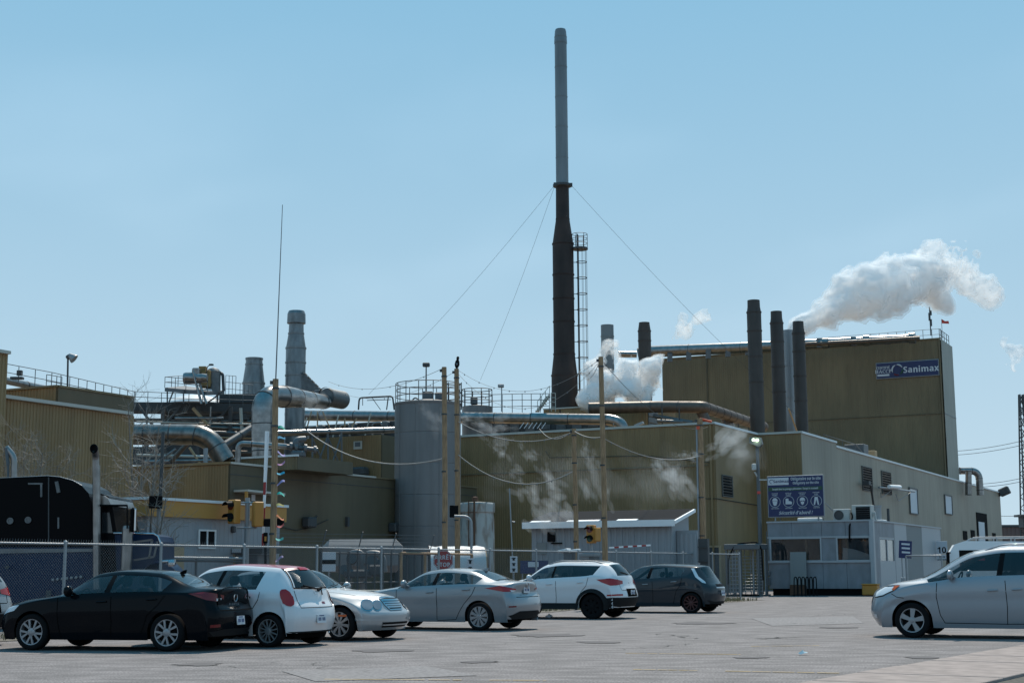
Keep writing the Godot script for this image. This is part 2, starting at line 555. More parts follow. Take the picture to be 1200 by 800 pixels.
func build_lot_details() -> void:
	# pavement of concrete slabs at the lower right
	var e0 = Vector3(3.595, 0.000, -18.016)
	var e1 = Vector3(8.955, 0.000, -25.994)
	var d = (e1 - e0).normalized()
	var n = Vector3(-d.z, 0, d.x)
	if n.x < 0: n = -n
	var conc = mottle(mat("concrete", lin(0.305, 0.25, 0.23), 0.9), 0.02, 0.82, 1.0, Vector3(0.5, 0.5, 0.5), 41)
	var walk = Node3D.new()
	walk.name = "pavement"
	add_child(walk, true)
	tag(walk, "pale concrete pavement at the lower right corner", "", "", "structure")
	var k = -4
	while k < 14:
		var st = S()
		var c = e0 + d * (k * 1.5 + 0.75) + n * 0.95
		box(st, Vector3(c.x, 0.012 + 0.004 * sin(k * 2.1), c.z), Vector3(1.49, 0.05, 1.88), Basis(d, Vector3.UP, d.cross(Vector3.UP)), 0.008)
		part("paving_slab", st, conc, walk)
		k += 1
	var dirt = mottle(mat("dirt", lin(0.13, 0.115, 0.095), 0.95), 0.05, 0.5, 1.0, Vector3(0.6, 0.6, 0.6), 42)
	ground_poly("verge", [e0 - d * 8 + n * 1.92, e1 + d * 12 + n * 1.92, e1 + d * 12 + n * 6, e0 - d * 8 + n * 6], 0.004, dirt, "strip of dark gravelly soil beside the concrete pavement")
	# soil strip along the fence
	var a = Vector3(-11.804, -0.000, -30.900)
	var b = Vector3(9.869, 0.000, -66.000)
	var f = (b - a).normalized()
	var m = Vector3(-f.z, 0, f.x)
	if m.z < 0: m = -m
	var strip_pts = []
	for i in 31:
		strip_pts.append(a.lerp(b, i / 30.0) + m * (1.5 + 0.25 * sin(i * 1.7) + 0.2 * sin(i * 4.1)))
	strip_pts += [b - m * 0.4, a - m * 0.4]
	ground_poly("verge", strip_pts, 0.006, mottle(mat("pale_soil", lin(0.22, 0.195, 0.16), 0.95), 0.05, 0.5, 1.0, Vector3(0.5, 0.5, 0.5), 43), "strip of pale soil and dry grass under the chain link fence")
	var blade = S()
	flat(blade)
	tri(blade, Vector3(-0.012, 0, 0), Vector3(0.03, 0.22, 0.03), Vector3(0.012, 0, 0)); tri(blade, Vector3(0, 0, -0.012), Vector3(-0.05, 0.17, 0.02), Vector3(0, 0, 0.012)); tri(blade, Vector3(-0.012, 0, 0), Vector3(-0.02, 0.13, -0.06), Vector3(0.012, 0, 0))
	blade.generate_normals()
	var mm = MultiMesh.new()
	mm.transform_format = MultiMesh.TRANSFORM_3D
	mm.mesh = blade.commit()
	mm.instance_count = 2600
	for i in 2600:
		var p = a.lerp(b, rng.randf()) + m * (rng.randf() * 1.5 - 0.2)
		mm.set_instance_transform(i, Transform3D(Basis(Vector3.UP, rng.randf() * TAU).scaled(Vector3.ONE * (0.4 + 0.8 * rng.randf())), Vector3(p.x, 0.004, p.z)))
	var g = MultiMeshInstance3D.new()
	g.name = "dry_grass"
	g.multimesh = mm
	g.material_override = mat("dry_grass", lin(0.23, 0.19, 0.10), 0.9)
	add_child(g, true)
	tag(g, "sparse dry grass along the foot of the chain link fence", "grass", "", "stuff")
	# faded paint, cracks, patches
	var paint = mat("faded_yellow", lin(0.36, 0.26, 0.13), 0.9)
	var st = S()
	flat(st)
	for q in [[Vector3(1.658, 0.000, -20.644), Vector3(4.377, 0.000, -19.648)], [Vector3(1.855, 0.000, -24.624), Vector3(3.683, 0.000, -24.061)], [Vector3(-2.444, 0.000, -19.134), Vector3(0.404, 0.000, -18.686)], [Vector3(4.250, 0.000, -26.540), Vector3(5.505, 0.000, -26.692)]]:
		var l: float = (q[1] - q[0]).length()
		var dir: Vector3 = (q[1] - q[0]) / l
		var x = 0.0
		while x < l:
			var w = 0.10 + 0.25 * rng.randf()
			var nn = Vector3(-dir.z, 0, dir.x) * (0.03 + 0.02 * rng.randf())
			var p0: Vector3 = q[0] + dir * x
			var p1: Vector3 = q[0] + dir * minf(l, x + w)
			if rng.randf() < 0.93: quad(st, p0 + nn + Vector3(0, 0.004, 0), p1 + nn + Vector3(0, 0.004, 0), p1 - nn + Vector3(0, 0.004, 0), p0 - nn + Vector3(0, 0.004, 0))
			x += w + 0.05 * rng.randf()
	struct("parking_line", st, paint, "faded broken yellow parking lines on the asphalt")
	st = S()
	flat(st)
	for q in [[Vector3(2.962, 0.000, -32.491), Vector3(3.920, 0.000, -29.182), 0.05], [Vector3(0.808, 0.000, -36.806), Vector3(4.563, 0.000, -39.869), 0.03], [Vector3(1.434, 0.000, -25.449), Vector3(4.021, 0.000, -28.135), 0.025], [Vector3(-3.421, 0.000, -21.842), Vector3(-2.456, 0.000, -23.409), 0.02], [Vector3(5.173, 0.000, -36.112), Vector3(8.847, 0.000, -38.471), 0.03], [Vector3(-5.334, 0.000, -23.037), Vector3(-3.245, 0.000, -20.727), 0.02], [Vector3(4.662, 0.000, -29.087), Vector3(5.757, 0.000, -30.245), 0.16], [Vector3(-4.102, 0.000, -23.573), Vector3(-1.629, 0.000, -19.917), 0.018], [Vector3(8.129, 0.000, -42.859), Vector3(10.790, 0.000, -45.720), 0.04], [Vector3(-1.550, 0.000, -26.333), Vector3(0.295, 0.000, -28.593), 0.02]]:
		var prev = null
		var dir: Vector3 = (q[1] - q[0]).normalized()
		var nn = Vector3(-dir.z, 0, dir.x)
		for i in 15:
			var p: Vector3 = q[0].lerp(q[1], i / 14.0) + nn * (rng.randf() - 0.5) * 0.5 + Vector3(0, 0.004, 0)
			var w: float = q[2] * 0.6 * (0.3 + rng.randf()) * sin(PI * (i + 0.5) / 15)
			if prev: quad(st, prev[0], p + nn * w, p - nn * w, prev[1])
			prev = [p + nn * w, p - nn * w]
	struct("asphalt_crack", st, mat("crack", lin(0.07, 0.068, 0.066), 0.95), "dark cracks and a tar patch in the asphalt")
	# oil stains and mended patches
	var oil = mat("oil", lin(0.15, 0.14, 0.14), 1.0)
	var i = 0
	oil.metallic_specular = 0.1
	for q in [[Vector3(1.605, 0.000, -28.432), 0.5], [Vector3(-0.549, 0.000, -22.575), 0.35], [Vector3(-2.267, 0.000, -25.856), 0.6], [Vector3(-4.791, 0.000, -22.363), 0.4], [Vector3(7.568, 0.000, -34.672), 0.5], [Vector3(3.716, 0.000, -23.239), 0.3], [Vector3(0.690, 0.000, -31.526), 0.8], [Vector3(6.318, 0.000, -22.976), 0.35], [Vector3(4.776, 0.000, -37.915), 0.9]]:
		i += 1
		var ring = []
		for c in 14: ring.append(q[0] + Vector3(cos(TAU * c / 14), 0, sin(TAU * c / 14)) * q[1] * (0.6 + 0.5 * rng.randf()))
		ground_poly("oil_stain", ring, 0.0035 + 0.0001 * i, oil, "dark oil stain on the asphalt")
	var mend = mottle(mat("mended_asphalt", lin(0.27, 0.25, 0.25), 0.95), 0.05, 0.7, 1.0, Vector3(0.8, 0.8, 0.8), 47)
	ground_poly("asphalt_patch", [Vector3(6.686, 0.000, -41.602), Vector3(9.790, 0.000, -42.541), Vector3(8.821, 0.000, -37.241), Vector3(6.289, 0.000, -35.935)], 0.0028, mend, "darker mended patch in the asphalt")
	ground_poly("asphalt_patch", [Vector3(-3.245, 0.000, -20.727), Vector3(-1.273, 0.000, -21.644), Vector3(-0.478, 0.000, -19.661), Vector3(-2.506, 0.000, -18.775)], 0.0028, mend, "darker mended patch in the asphalt")
	# litter
	litter(Vector3(4.650, 0.000, -23.839), 0.085, lin(0.32, 0.46, 0.52), "crumpled pale blue litter lying alone on the asphalt")
	litter(Vector3(1.012, 0.000, -42.648), 0.14, lin(0.6, 0.65, 0.7), "crumpled pale litter behind the silver sedan's rear wheel")
	litter(Vector3(4.860, 0.000, -18.614), 0.03, lin(0.7, 0.7, 0.7), "tiny white scrap near the pavement's lower edge")


func litter(at: Vector3, s: float, c: Color, label: String) -> void:
	var st = S()
	flat(st)
	var ring = []
	for i in 9: ring.append(Vector3(cos(i * 0.7) * s * (0.6 + 0.6 * rng.randf()), 0.01 + s * 0.5 * rng.randf(), sin(i * 0.7) * s * (0.6 + 0.6 * rng.randf())))
	for i in 9: tri(st, Vector3(0, s * (0.7 + 0.3 * rng.randf()), 0), ring[(i + 1) % 9], ring[i])
	var o = part(numbered("litter"), st, mat("litter_%d" % taken.size(), c, 0.7), self)
	o.position = at
	tag(o, label, "litter")


# ------------------------------------------------------------------ cars
# A body is a sheet over key columns. Each key: [cx, cy, ex, ey, ew, sx, sy, sw]:
# centre line, roof or bonnet edge, shoulder (x back from the nose, y up, w half width).

class Car:
	var cols = []          # columns of points, z >= 0, rows from sill to centre line
	var us = []
	var L = 0.0
	var tm: TriangleMesh
	const NB := 9
	const NG := 7
	const NT := 9


func pchip(xs: Array, ys: Array) -> Array:
	var n = xs.size()
	var d = []
	var m = []
	for i in n - 1: d.append((ys[i + 1] - ys[i]) / (xs[i + 1] - xs[i]))
	for i in n:
		if i == 0: m.append(d[0])
		elif i == n - 1: m.append(d[n - 2])
		elif d[i - 1] * d[i] <= 0.0: m.append(0.0)
		else:
			var h0: float = xs[i] - xs[i - 1]
			var h1: float = xs[i + 1] - xs[i]
			m.append((h0 + h1) * 3.0 / ((2 * h1 + h0) / d[i - 1] + (h1 + 2 * h0) / d[i]))
	return m


func hermite(xs: Array, ys: Array, m: Array, x: float) -> float:
	var i = 0
	while i < xs.size() - 2 and x > xs[i + 1]: i += 1
	var h: float = xs[i + 1] - xs[i]
	var t = (x - xs[i]) / h
	var t2 = t * t
	var t3 = t2 * t
	return (2 * t3 - 3 * t2 + 1) * ys[i] + (t3 - 2 * t2 + t) * h * m[i] + (-2 * t3 + 3 * t2) * ys[i + 1] + (t3 - t2) * h * m[i + 1]


func car_surface(K: Array, spec: Dictionary) -> Car:
	var car = Car.new()
	car.L = spec.L
	var n = K.size()
	var U = [0.0]
	for i in range(1, n):
		var a = K[i - 1]
		var b = K[i]
		U.append(U[-1] + 0.03 + 0.5 * Vector2(b[0] - a[0], b[1] - a[1]).length() + 0.5 * Vector2(b[5] - a[5], b[6] - a[6]).length())
	var ch = []
	var sl = []
	for c in 8:
		var ys = []
		for k in K: ys.append(k[c])
		ch.append(ys)
		sl.append(pchip(U, ys))
	var at = func(c: int, u: float) -> float: return hermite(U, ch[c], sl[c], u)
	# sample places
	var us = []
	for i in n - 1:
		var k = maxi(2, int(ceil((U[i + 1] - U[i]) / 0.055)))
		for j in k: us.append(lerpf(U[i], U[i + 1], float(j) / k))
	us.append(U[-1])
	for ax in [spec.front_axle, spec.rear_axle]:
		for s in 23:
			var x: float = ax - spec.arch * cos(PI * s / 22.0)
			for e in ([0.0, 0.006] if s == 22 else [0.0, -0.006] if s == 0 else [0.0]):
				var lo: float = U[0]
				var hi: float = U[-1]
				for it in 30:
					var md = (lo + hi) / 2
					if at.call(5, md) < x + e: lo = md
					else: hi = md
				us.append(lo)
	var cut = func(f: float) -> float:
		var i = clampi(int(f), 0, n - 2)
		return lerpf(U[i], U[i + 1], f - i)
	for w in spec.windows + [spec.windshield, spec.rear_glass]:
		us.append(cut.call(w[0])); us.append(cut.call(w[1]))
	us.sort()
	var clean = [us[0]]
	for u in us:
		if u - clean[-1] > 0.0015: clean.append(u)
	car.us = clean
	spec.cut = cut
	var r: float = spec.tyre
	for u in clean:
		var cx: float = at.call(0, u)
		var cy: float = at.call(1, u)
		var ex: float = at.call(2, u)
		var ey: float = at.call(3, u)
		var ew: float = at.call(4, u)
		var sx: float = at.call(5, u)
		var sy: float = at.call(6, u)
		var sw: float = at.call(7, u)
		var col = PackedVector3Array()
		var sill: float = minf(spec.sill, sy - 0.004)
		var yb = sill
		for ax in [spec.front_axle, spec.rear_axle]:
			var dx: float = sx - ax
			if absf(dx) <= spec.arch + 0.0005: yb = maxf(yb, r + sqrt(maxf(0.0, spec.arch * spec.arch - dx * dx)) * spec.get("arch_tall", 1.0))
		yb = minf(yb, sy - 0.003)
		for i in Car.NB + 1:
			var y = lerpf(yb, sy, float(i) / Car.NB)
			var q = clampf((y - sill) / maxf(0.02, sy - sill), 0, 1)
			var full = clampf((sy - sill) / 0.5, 0, 1)
			var bulge: float = spec.get("bulge", 0.022) * full
			var w = sw + bulge * (1.0 - pow((q - 0.5) / 0.5, 2.0)) - 0.055 * full * pow(1 - q, 3.0)
			# a crease along the flank
			var cr: float = spec.get("crease", 0.62)
			w += 0.010 * full * exp(-pow((q - cr) / 0.07, 2.0)) - 0.010 * full * exp(-pow((q - cr + 0.17) / 0.10, 2.0))
			col.append(Vector3(sx - spec.L / 2, y, w))
		var tall = clampf((ey - sy) / 0.35, 0, 1)
		for j in range(1, Car.NG + 1):
			var t = float(j) / Car.NG
			var b = 0.022 * sin(PI * t) * (0.35 + 0.65 * tall)
			col.append(Vector3(lerpf(sx, ex, t) - spec.L / 2, lerpf(sy, ey, t) + 0.3 * b * (1 - tall), lerpf(sw, ew, t) + b))
		for k in range(1, Car.NT + 1):
			var t = float(k) / Car.NT
			var tt = 1 - pow(1 - t, 1.25)
			var f = 1 - pow(1 - tt, 2.3)
			col.append(Vector3(lerpf(ex, cx, f) - spec.L / 2, lerpf(ey, cy, f), ew * (1 - tt)))
		car.cols.append(col)
	return car


func flip(p: Vector3) -> Vector3: return Vector3(p.x, p.y, -p.z)


func cell(st: SurfaceTool, car: Car, i: int, j: int, right = null) -> void:
	var a: Vector3 = car.cols[i][j]
	var b: Vector3 = car.cols[i + 1][j]
	var c: Vector3 = car.cols[i + 1][j + 1]
	var d: Vector3 = car.cols[i][j + 1]
	quad(st, d, c, b, a)
	quad(right if right else st, flip(a), flip(b), flip(c), flip(d))


# point of the body met from p (in metres behind the nose, up, left) along d
func touch(car: Car, p: Vector3, d: Vector3, off: float) -> Vector3:
	var o = Vector3(p.x - car.L / 2, p.y, p.z)
	var hit = car.tm.intersect_ray(o - d * 0.7, d)
	if hit.is_empty(): return o
	var nrm: Vector3 = hit.normal
	if nrm.dot(d) > 0: nrm = -nrm
	return hit.position + nrm * off


# a piece that lies on the body: outline of rough points, laid on along d
func lay(st: SurfaceTool, car: Car, pts: Array, d: Vector3, off := 0.006, both := true, levels := 3) -> void:
	d = d.normalized()
	var f = frame_of(d)
	var poly = PackedVector2Array()
	for p in pts: poly.append(Vector2(f.x.dot(p), f.y.dot(p)))
	var idx = Geometry2D.triangulate_polygon(poly)
	var tris = []
	for i in range(0, idx.size(), 3):
		tris.append([pts[idx[i]], pts[idx[i + 1]], pts[idx[i + 2]]])
	for l in levels:
		var nx = []
		for t in tris:
			var ab: Vector3 = (t[0] + t[1]) / 2
			var bc: Vector3 = (t[1] + t[2]) / 2
			var ca: Vector3 = (t[2] + t[0]) / 2
			nx += [[t[0], ab, ca], [ab, t[1], bc], [ca, bc, t[2]], [ab, bc, ca]]
		tris = nx
	smooth(st)
	for side in ([1, -1] if both else [1]):
		for t in tris:
			var q = []
			for p in t:
				q.append(touch(car, p, d, off))
			if (q[1] - q[0]).cross(q[2] - q[0]).dot(d) < 0: q = [q[0], q[2], q[1]]
			if side == 1: tri(st, q[0], q[1], q[2])
			else: tri(st, flip(q[0]), flip(q[2]), flip(q[1]))


# a thin strip along a line on the body
func strip(st: SurfaceTool, car: Car, pts: Array, d: Vector3, w: float, off := 0.003, both := true, step := 0.06) -> void:
	d = d.normalized()
	var fine = []
	for i in pts.size() - 1:
		var k = maxi(1, int(ceil((pts[i + 1] - pts[i]).length() / step)))
		for j in k: fine.append(pts[i].lerp(pts[i + 1], float(j) / k))
	fine.append(pts[-1])
	var l = []
	var r = []
	for i in fine.size():
		var t: Vector3 = (fine[mini(i + 1, fine.size() - 1)] - fine[maxi(i - 1, 0)]).normalized()
		var s = t.cross(d).normalized() * w * 0.5
		l.append(touch(car, fine[i] + s, d, off))
		r.append(touch(car, fine[i] - s, d, off))
	smooth(st)
	for i in fine.size() - 1:
		quad(st, l[i], l[i + 1], r[i + 1], r[i])
		if both: quad(st, flip(r[i]), flip(r[i + 1]), flip(l[i + 1]), flip(l[i]))


func arc_pts(ax: float, y: float, r: float, a0: float, a1: float, n := 14) -> Array:
	var o = []
	for i in n + 1:
		var t = deg_to_rad(lerpf(a0, a1, float(i) / n))
		o.append(Vector3(ax - cos(t) * r, y + sin(t) * r, 1.0))
	return o


func car_wheel(parent: Node3D, at: Vector3, out: float, r: float, style: Dictionary, turn := 0.0) -> void:
	var w = Node3D.new()
	w.name = "wheel"
	parent.add_child(w, true)
	w.position = at
	var t = Transform3D(Basis(Vector3.RIGHT, PI / 2 * out).rotated(Vector3.UP, turn), Vector3.ZERO)   # lathe axis y -> outwards z
	var rr: float = r * style.get("rim", 0.68)
	var st = S()
	lathe(st, [[rr - 0.01, -0.10], [r - 0.03, -0.105], [r - 0.004, -0.08], [r, -0.03], [r, 0.03], [r - 0.004, 0.08], [r - 0.03, 0.105], [rr + 0.02, 0.10], [rr - 0.005, 0.085], [rr - 0.01, 0.06]], 40, t, false)
	part("tyre", st, M.rubber, w)
	st = S()
	lathe(st, [[rr + 0.004, 0.092], [rr - 0.012, 0.088], [rr - 0.02, 0.05], [rr - 0.03, -0.02]], 40, t)
	var m: Material = M[style.get("mat", "alloy")]
	var n: int = style.n
	for i in n:
		var a: float = TAU * i / n + 0.2
		for k in style.get("split", [0.0]):
			var w0: float = style.w0
			var w1: float = style.w1
			var d0: float = k * style.get("spread0", 0.03)
			var d1: float = k * style.get("spread1", 0.07)
			var r0 = 0.035
			var poly = PackedVector2Array([Vector2(r0, d0 - w0), Vector2(rr - 0.012, d1 - w1), Vector2(rr - 0.012, d1 + w1), Vector2(r0, d0 + w0)])
			var b = t.basis * Basis(Vector3.UP, a) * Basis(Vector3.RIGHT, -PI / 2)
			prism(st, poly, 0.028, Transform3D(b, t.basis.y * style.get("dish", 0.062)))
	lathe(st, [[0.075, 0.05], [0.072, 0.088], [0.03, 0.097], [0.0, 0.098]], 20, t)
	part("rim", st, m, w)
	st = S()
	lathe(st, [[rr - 0.02, 0.0], [0.16, 0.012], [0.15, 0.03], [0.0, 0.03]], 28, t)
	part("brake_disc", st, M[style.get("back", "steel_black")], w)


func seat_shape(st: SurfaceTool, x: float, z: float, y0 := 0.42, h := 0.62, hr := true, w := 0.5) -> void:
	box(st, Vector3(x - 0.1, y0, z), Vector3(0.55, 0.18, w), Basis(), 0.05)
	var b = Basis(Vector3.BACK, -0.22)
	box(st, Vector3(x + 0.26, y0 + h * 0.5 + 0.05, z), Vector3(0.15, h, w * 0.96), b, 0.05)
	if hr: box(st, Vector3(x + 0.37, y0 + h + 0.17, z), Vector3(0.10, 0.18, 0.26), b, 0.04)


# builds everything a car of this shape has; spec holds the extras
func make_car(called: String, label: String, K: Array, spec: Dictionary) -> Node3D:
	var t = thing(called, label, "car")
	tag(t, label, "car", spec.get("group", "cars parked in the lot"))
	var car = car_surface(K, spec)
	var paint: Material = M[spec.paint]
	var body = S()
	var panes = []
	for k in spec.windows: panes.append([S(), S()])
	var shield = S()
	var back = S()
	var pillar = [S(), S()]
	var roof = S()
	for st in [body, shield, back, roof] + pillar: st.set_smooth_group(1)
	for p in panes:
		for st in p: st.set_smooth_group(1)
	var inside = func(u: float, w: Array) -> bool: return u > spec.cut.call(w[0]) - 0.0005 and u < spec.cut.call(w[1]) + 0.0005
	var soup = PackedVector3Array()
	var first: float = spec.windows[0][0]
	var last: float = spec.windows[-1][1]
	for i in car.cols.size() - 1:
		var u: float = (car.us[i] + car.us[i + 1]) / 2
		for j in Car.NB + Car.NG + Car.NT:
			var where = body
			if j >= Car.NB + 1 and j < Car.NB + Car.NG - 1:
				if inside.call(u, [first, last]):
					where = pillar
					for k in spec.windows.size():
						if inside.call(u, spec.windows[k]): where = panes[k]
			elif j == Car.NB and inside.call(u, [first, last]):
				where = body
			elif j > Car.NB + Car.NG:
				if inside.call(u, spec.windshield): where = shield
				elif inside.call(u, spec.rear_glass): where = back
				elif spec.has("roof_paint") and inside.call(u, [spec.windshield[1], spec.rear_glass[0]]): where = roof
			if where is Array: cell(where[0], car, i, j, where[1])
			else: cell(where, car, i, j)
			var a: Vector3 = car.cols[i][j]
			var b: Vector3 = car.cols[i + 1][j]
			var c: Vector3 = car.cols[i + 1][j + 1]
			var d: Vector3 = car.cols[i][j + 1]
			soup.append_array(PackedVector3Array([d, c, b, d, b, a, flip(a), flip(b), flip(c), flip(a), flip(c), flip(d)]))
	car.tm = TriangleMesh.new()
	car.tm.create_from_faces(soup)
	part("body", body, paint, t)
	if spec.has("roof_paint"): part("roof_panel", roof, M[spec.roof_paint], t, spec.roof_label)
	for k in panes.size():
		for st in panes[k]: part("side_window", st, M.privacy_glass if k in spec.get("privacy", []) else M.car_glass, t)
	part("windshield", shield, M.car_glass, t)
	part("rear_window", back, M[spec.get("back_glass", "car_glass")], t)
	for st in pillar: part("pillar_trim", st, M.trim_black, t)
	# underside and wheel wells
	var L: float = spec.L
	var hw: float = spec.hw
	var st = S()
	box(st, Vector3(0, spec.sill + 0.13, 0), Vector3(L - 0.5, 0.22, hw * 2 - 0.62), Basis(), 0.04)
	box(st, Vector3((spec.front_axle + spec.rear_axle) / 2 - L / 2, spec.sill + 0.09, 0), Vector3(spec.rear_axle - spec.front_axle - spec.arch * 2 - 0.06, 0.16, hw * 2 - 0.2), Basis(), 0.03)
	for ax in [spec.front_axle, spec.rear_axle]:
		box(st, Vector3(ax - L / 2, spec.tyre + 0.13, 0), Vector3(spec.arch * 2 + 0.1, 0.55, hw * 2 - 0.62))
	part("underbody", st, M.gap, t)
	# seats, wheel, dash
	st = S()
	var sx: float = spec.get("seat", 2.15) - L / 2
	for z in [-0.37, 0.37]: seat_shape(st, sx, z)
	seat_shape(st, sx + 0.95, 0, 0.44, 0.52, false, 1.2)
	for z in [-0.4, 0.4]: box(st, Vector3(sx + 1.29, 1.10 + spec.get("seat_up", 0.0), z), Vector3(0.09, 0.15, 0.24), Basis(), 0.04)
	part("seat", st, M.interior, t)
	st = S()
	box(st, Vector3(sx - 0.85, 0.86 + spec.get("seat_up", 0.0), 0), Vector3(0.45, 0.2, hw * 2 - 0.42), Basis(), 0.06)
	part("dashboard", st, M.interior, t)
	st = S()
	var ring = []
	for i in 21: ring.append(Vector3(sx - 0.52, 0.92 + spec.get("seat_up", 0.0), 0.37) + Basis(Vector3.BACK, -0.35) * Vector3(0, sin(TAU * i / 20) * 0.18, cos(TAU * i / 20) * 0.18))
	tube(st, ring, 0.016, 6, false)
	part("steering_wheel", st, M.interior, t)
	# wheels
	for ax in [spec.front_axle, spec.rear_axle]:
		for s in [1.0, -1.0]:
			car_wheel(t, Vector3(ax - L / 2, spec.tyre, s * (hw - 0.115)), s, spec.tyre, spec.wheel, spec.get("steer", 0.0) if ax == spec.front_axle else 0.0)
	var side = Vector3(0, 0, -1)
	# door gaps
	st = S()
	for line in spec.get("gaps", []):
		var q = []
		for p in line: q.append(Vector3(p[0], p[1], 1.0))
		strip(st, car, q, side, 0.013)
	for line in spec.get("top_gaps", []):
		var q = []
		for p in line: q.append(Vector3(p[0], 1.6, p[1]))
		strip(st, car, q, Vector3.DOWN, 0.012)
	for line in spec.get("rear_gaps", []):
		var q = []
		for p in line: q.append(Vector3(L, p[1], p[0]))
		strip(st, car, q, Vector3.LEFT, 0.012)
	if spec.get("gaps", []): part("panel_gap", st, M.gap, t)
	# handles
	for h in spec.get("handles", []):
		for s in [1.0, -1.0]:
			st = S()
			var p = touch(car, Vector3(h[0], h[1], 1.0), side, 0.022)
			box(st, Vector3(p.x, p.y, p.z * s), Vector3(0.20, 0.032, 0.03), Basis(Vector3.BACK, 0.05), 0.01)
			part("door_handle", st, M[spec.get("handle_mat", spec.paint)], t)
	# mirrors
	for s in [1.0, -1.0]:
		st = S()
		var mp: Array = spec.mirror
		var p = touch(car, Vector3(mp[0] + 0.12, mp[1] - 0.02, 1.0), side, 0.0)
		smooth(st)
		var xf = Transform3D(Basis(Vector3.RIGHT, PI / 2).scaled(Vector3(0.6, 1.0, 1.0)), Vector3(p.x - 0.06, p.y + 0.05, (p.z + 0.13) * s))
		lathe(st, [[0.0, -0.115], [0.06, -0.105], [0.095, -0.06], [0.10, 0.0], [0.085, 0.07], [0.05, 0.105], [0.0, 0.115]], 14, xf, false)
		bar(st, Vector3(p.x, p.y - 0.01, (p.z - 0.02) * s), Vector3(p.x - 0.03, p.y + 0.03, (p.z + 0.10) * s), 0.028, 6)
		part("mirror", st, M[spec.get("mirror_mat", spec.paint)], t)
	# lamps and other laid-on pieces: [name, material, outline, direction, lift, both sides, label]
	for o in spec.get("laid", []):
		st = S()
		var pts = []
		for p in o[2]: pts.append(Vector3(p[0], p[1], p[2]))
		lay(st, car, pts, o[3], o[4] if o.size() > 4 else 0.006, false, 3)
		part(o[0], st, M[o[1]], t)
		if o.size() <= 5 or o[5]:
			st = S()
			var pf = []
			for p in pts: pf.append(flip(p))
			lay(st, car, pf, flip(o[3]), o[4] if o.size() > 4 else 0.006, false, 3)
			part(o[0], st, M[o[1]], t)
	for o in spec.get("strips", []):
		st = S()
		var pts = []
		for p in o[2]: pts.append(Vector3(p[0], p[1], p[2]))
		strip(st, car, pts, o[3], o[4], 0.013, o[5])
		part(o[0], st, M[o[1]], t)
	# cladding round the arches and along the sills
	if spec.has("cladding"):
		st = S()
		for ax in [spec.front_axle, spec.rear_axle]:
			strip(st, car, arc_pts(ax, spec.tyre, spec.arch + 0.045, -12, 192, 30), side, 0.105, 0.008)
		var y: float = spec.cladding
		strip(st, car, [Vector3(spec.front_axle + spec.arch, y, 1), Vector3(spec.rear_axle - spec.arch, y, 1)], side, 0.17, 0.008)
		part("wheel_arch_cladding", st, M.plastic_black, t)
	# plate at the back
	if spec.has("plate"):
		var pl: Array = spec.plate
		var p = touch(car, Vector3(L, pl[0], 0), Vector3.LEFT, 0.012)
		var tilt = Basis(Vector3.BACK, pl[1])
		st = S()
		box(st, p, Vector3(0.012, 0.155, 0.31), tilt)
		var plate = part("license_plate", st, M.plate_white, t)
		st = S()
		for i in 7:
			if i == 3: continue
			var c = Vector3(0.008, -0.005, 0.105 - i * 0.035)
			box(st, p + tilt * c, Vector3(0.004, 0.06, 0.022 - 0.006 * (i % 2)), tilt)
		box(st, p + tilt * Vector3(0.008, 0.058, 0), Vector3(0.004, 0.016, 0.16), tilt)
		part("plate_lettering", st, M.plate_ink, plate)
	# roof aerial
	if spec.has("fin"):
		st = S()
		var p = touch(car, Vector3(spec.fin, 1.7, 0), Vector3.DOWN, -0.01)
		prism(st, PackedVector2Array([Vector2(-0.10, 0), Vector2(0.07, 0), Vector2(0.085, 0.075), Vector2(0.05, 0.07)]), 0.04, Transform3D(Basis(), p + Vector3(0, 0, -0.02)))
		part("aerial_fin", st, M[spec.get("fin_mat", spec.paint)], t)
	if spec.has("rails"):
		for s in [1.0, -1.0]:
			st = S()
			var rail = []
			for i in 15:
				var f = i / 14.0
				var p = touch(car, Vector3(lerpf(spec.rails[0], spec.rails[1], f), 2.2, spec.rails[2]), Vector3.DOWN, 0.0)
				rail.append(Vector3(p.x, p.y + 0.055 * minf(1.0, 6.0 * minf(f, 1 - f)), p.z * s))
			tube(st, rail, 0.017, 8)
			part("roof_rail", st, M[spec.get("rail_mat", "alloy_dull")], t)
	spec.car = car
	return t


const REAR := Vector3(-1, 0, 0)
const SIDE := Vector3(0, 0, -1)
const REAR_CORNER := Vector3(-0.65, 0, -0.76)
const FRONT_CORNER := Vector3(0.65, 0, -0.76)


func car_text(parent: Node3D, car: Car, words: String, p: Vector3, d: Vector3, size: float, m: Material, called := "badge_lettering") -> void:
	var tx = TextMesh.new()
	var f = SystemFont.new()
	f.font_names = ["Droid Sans"]
	f.font_weight = 700
	tx.font = f
	tx.text = words
	tx.font_size = 32
	tx.pixel_size = size / 24.0
	tx.depth = 0.006
	tx.curve_step = 2.0
	var at = touch(car, p, d, 0.006)
	inst(called, tx, m, parent, Transform3D(Basis(Vector3.UP, PI / 2), at))


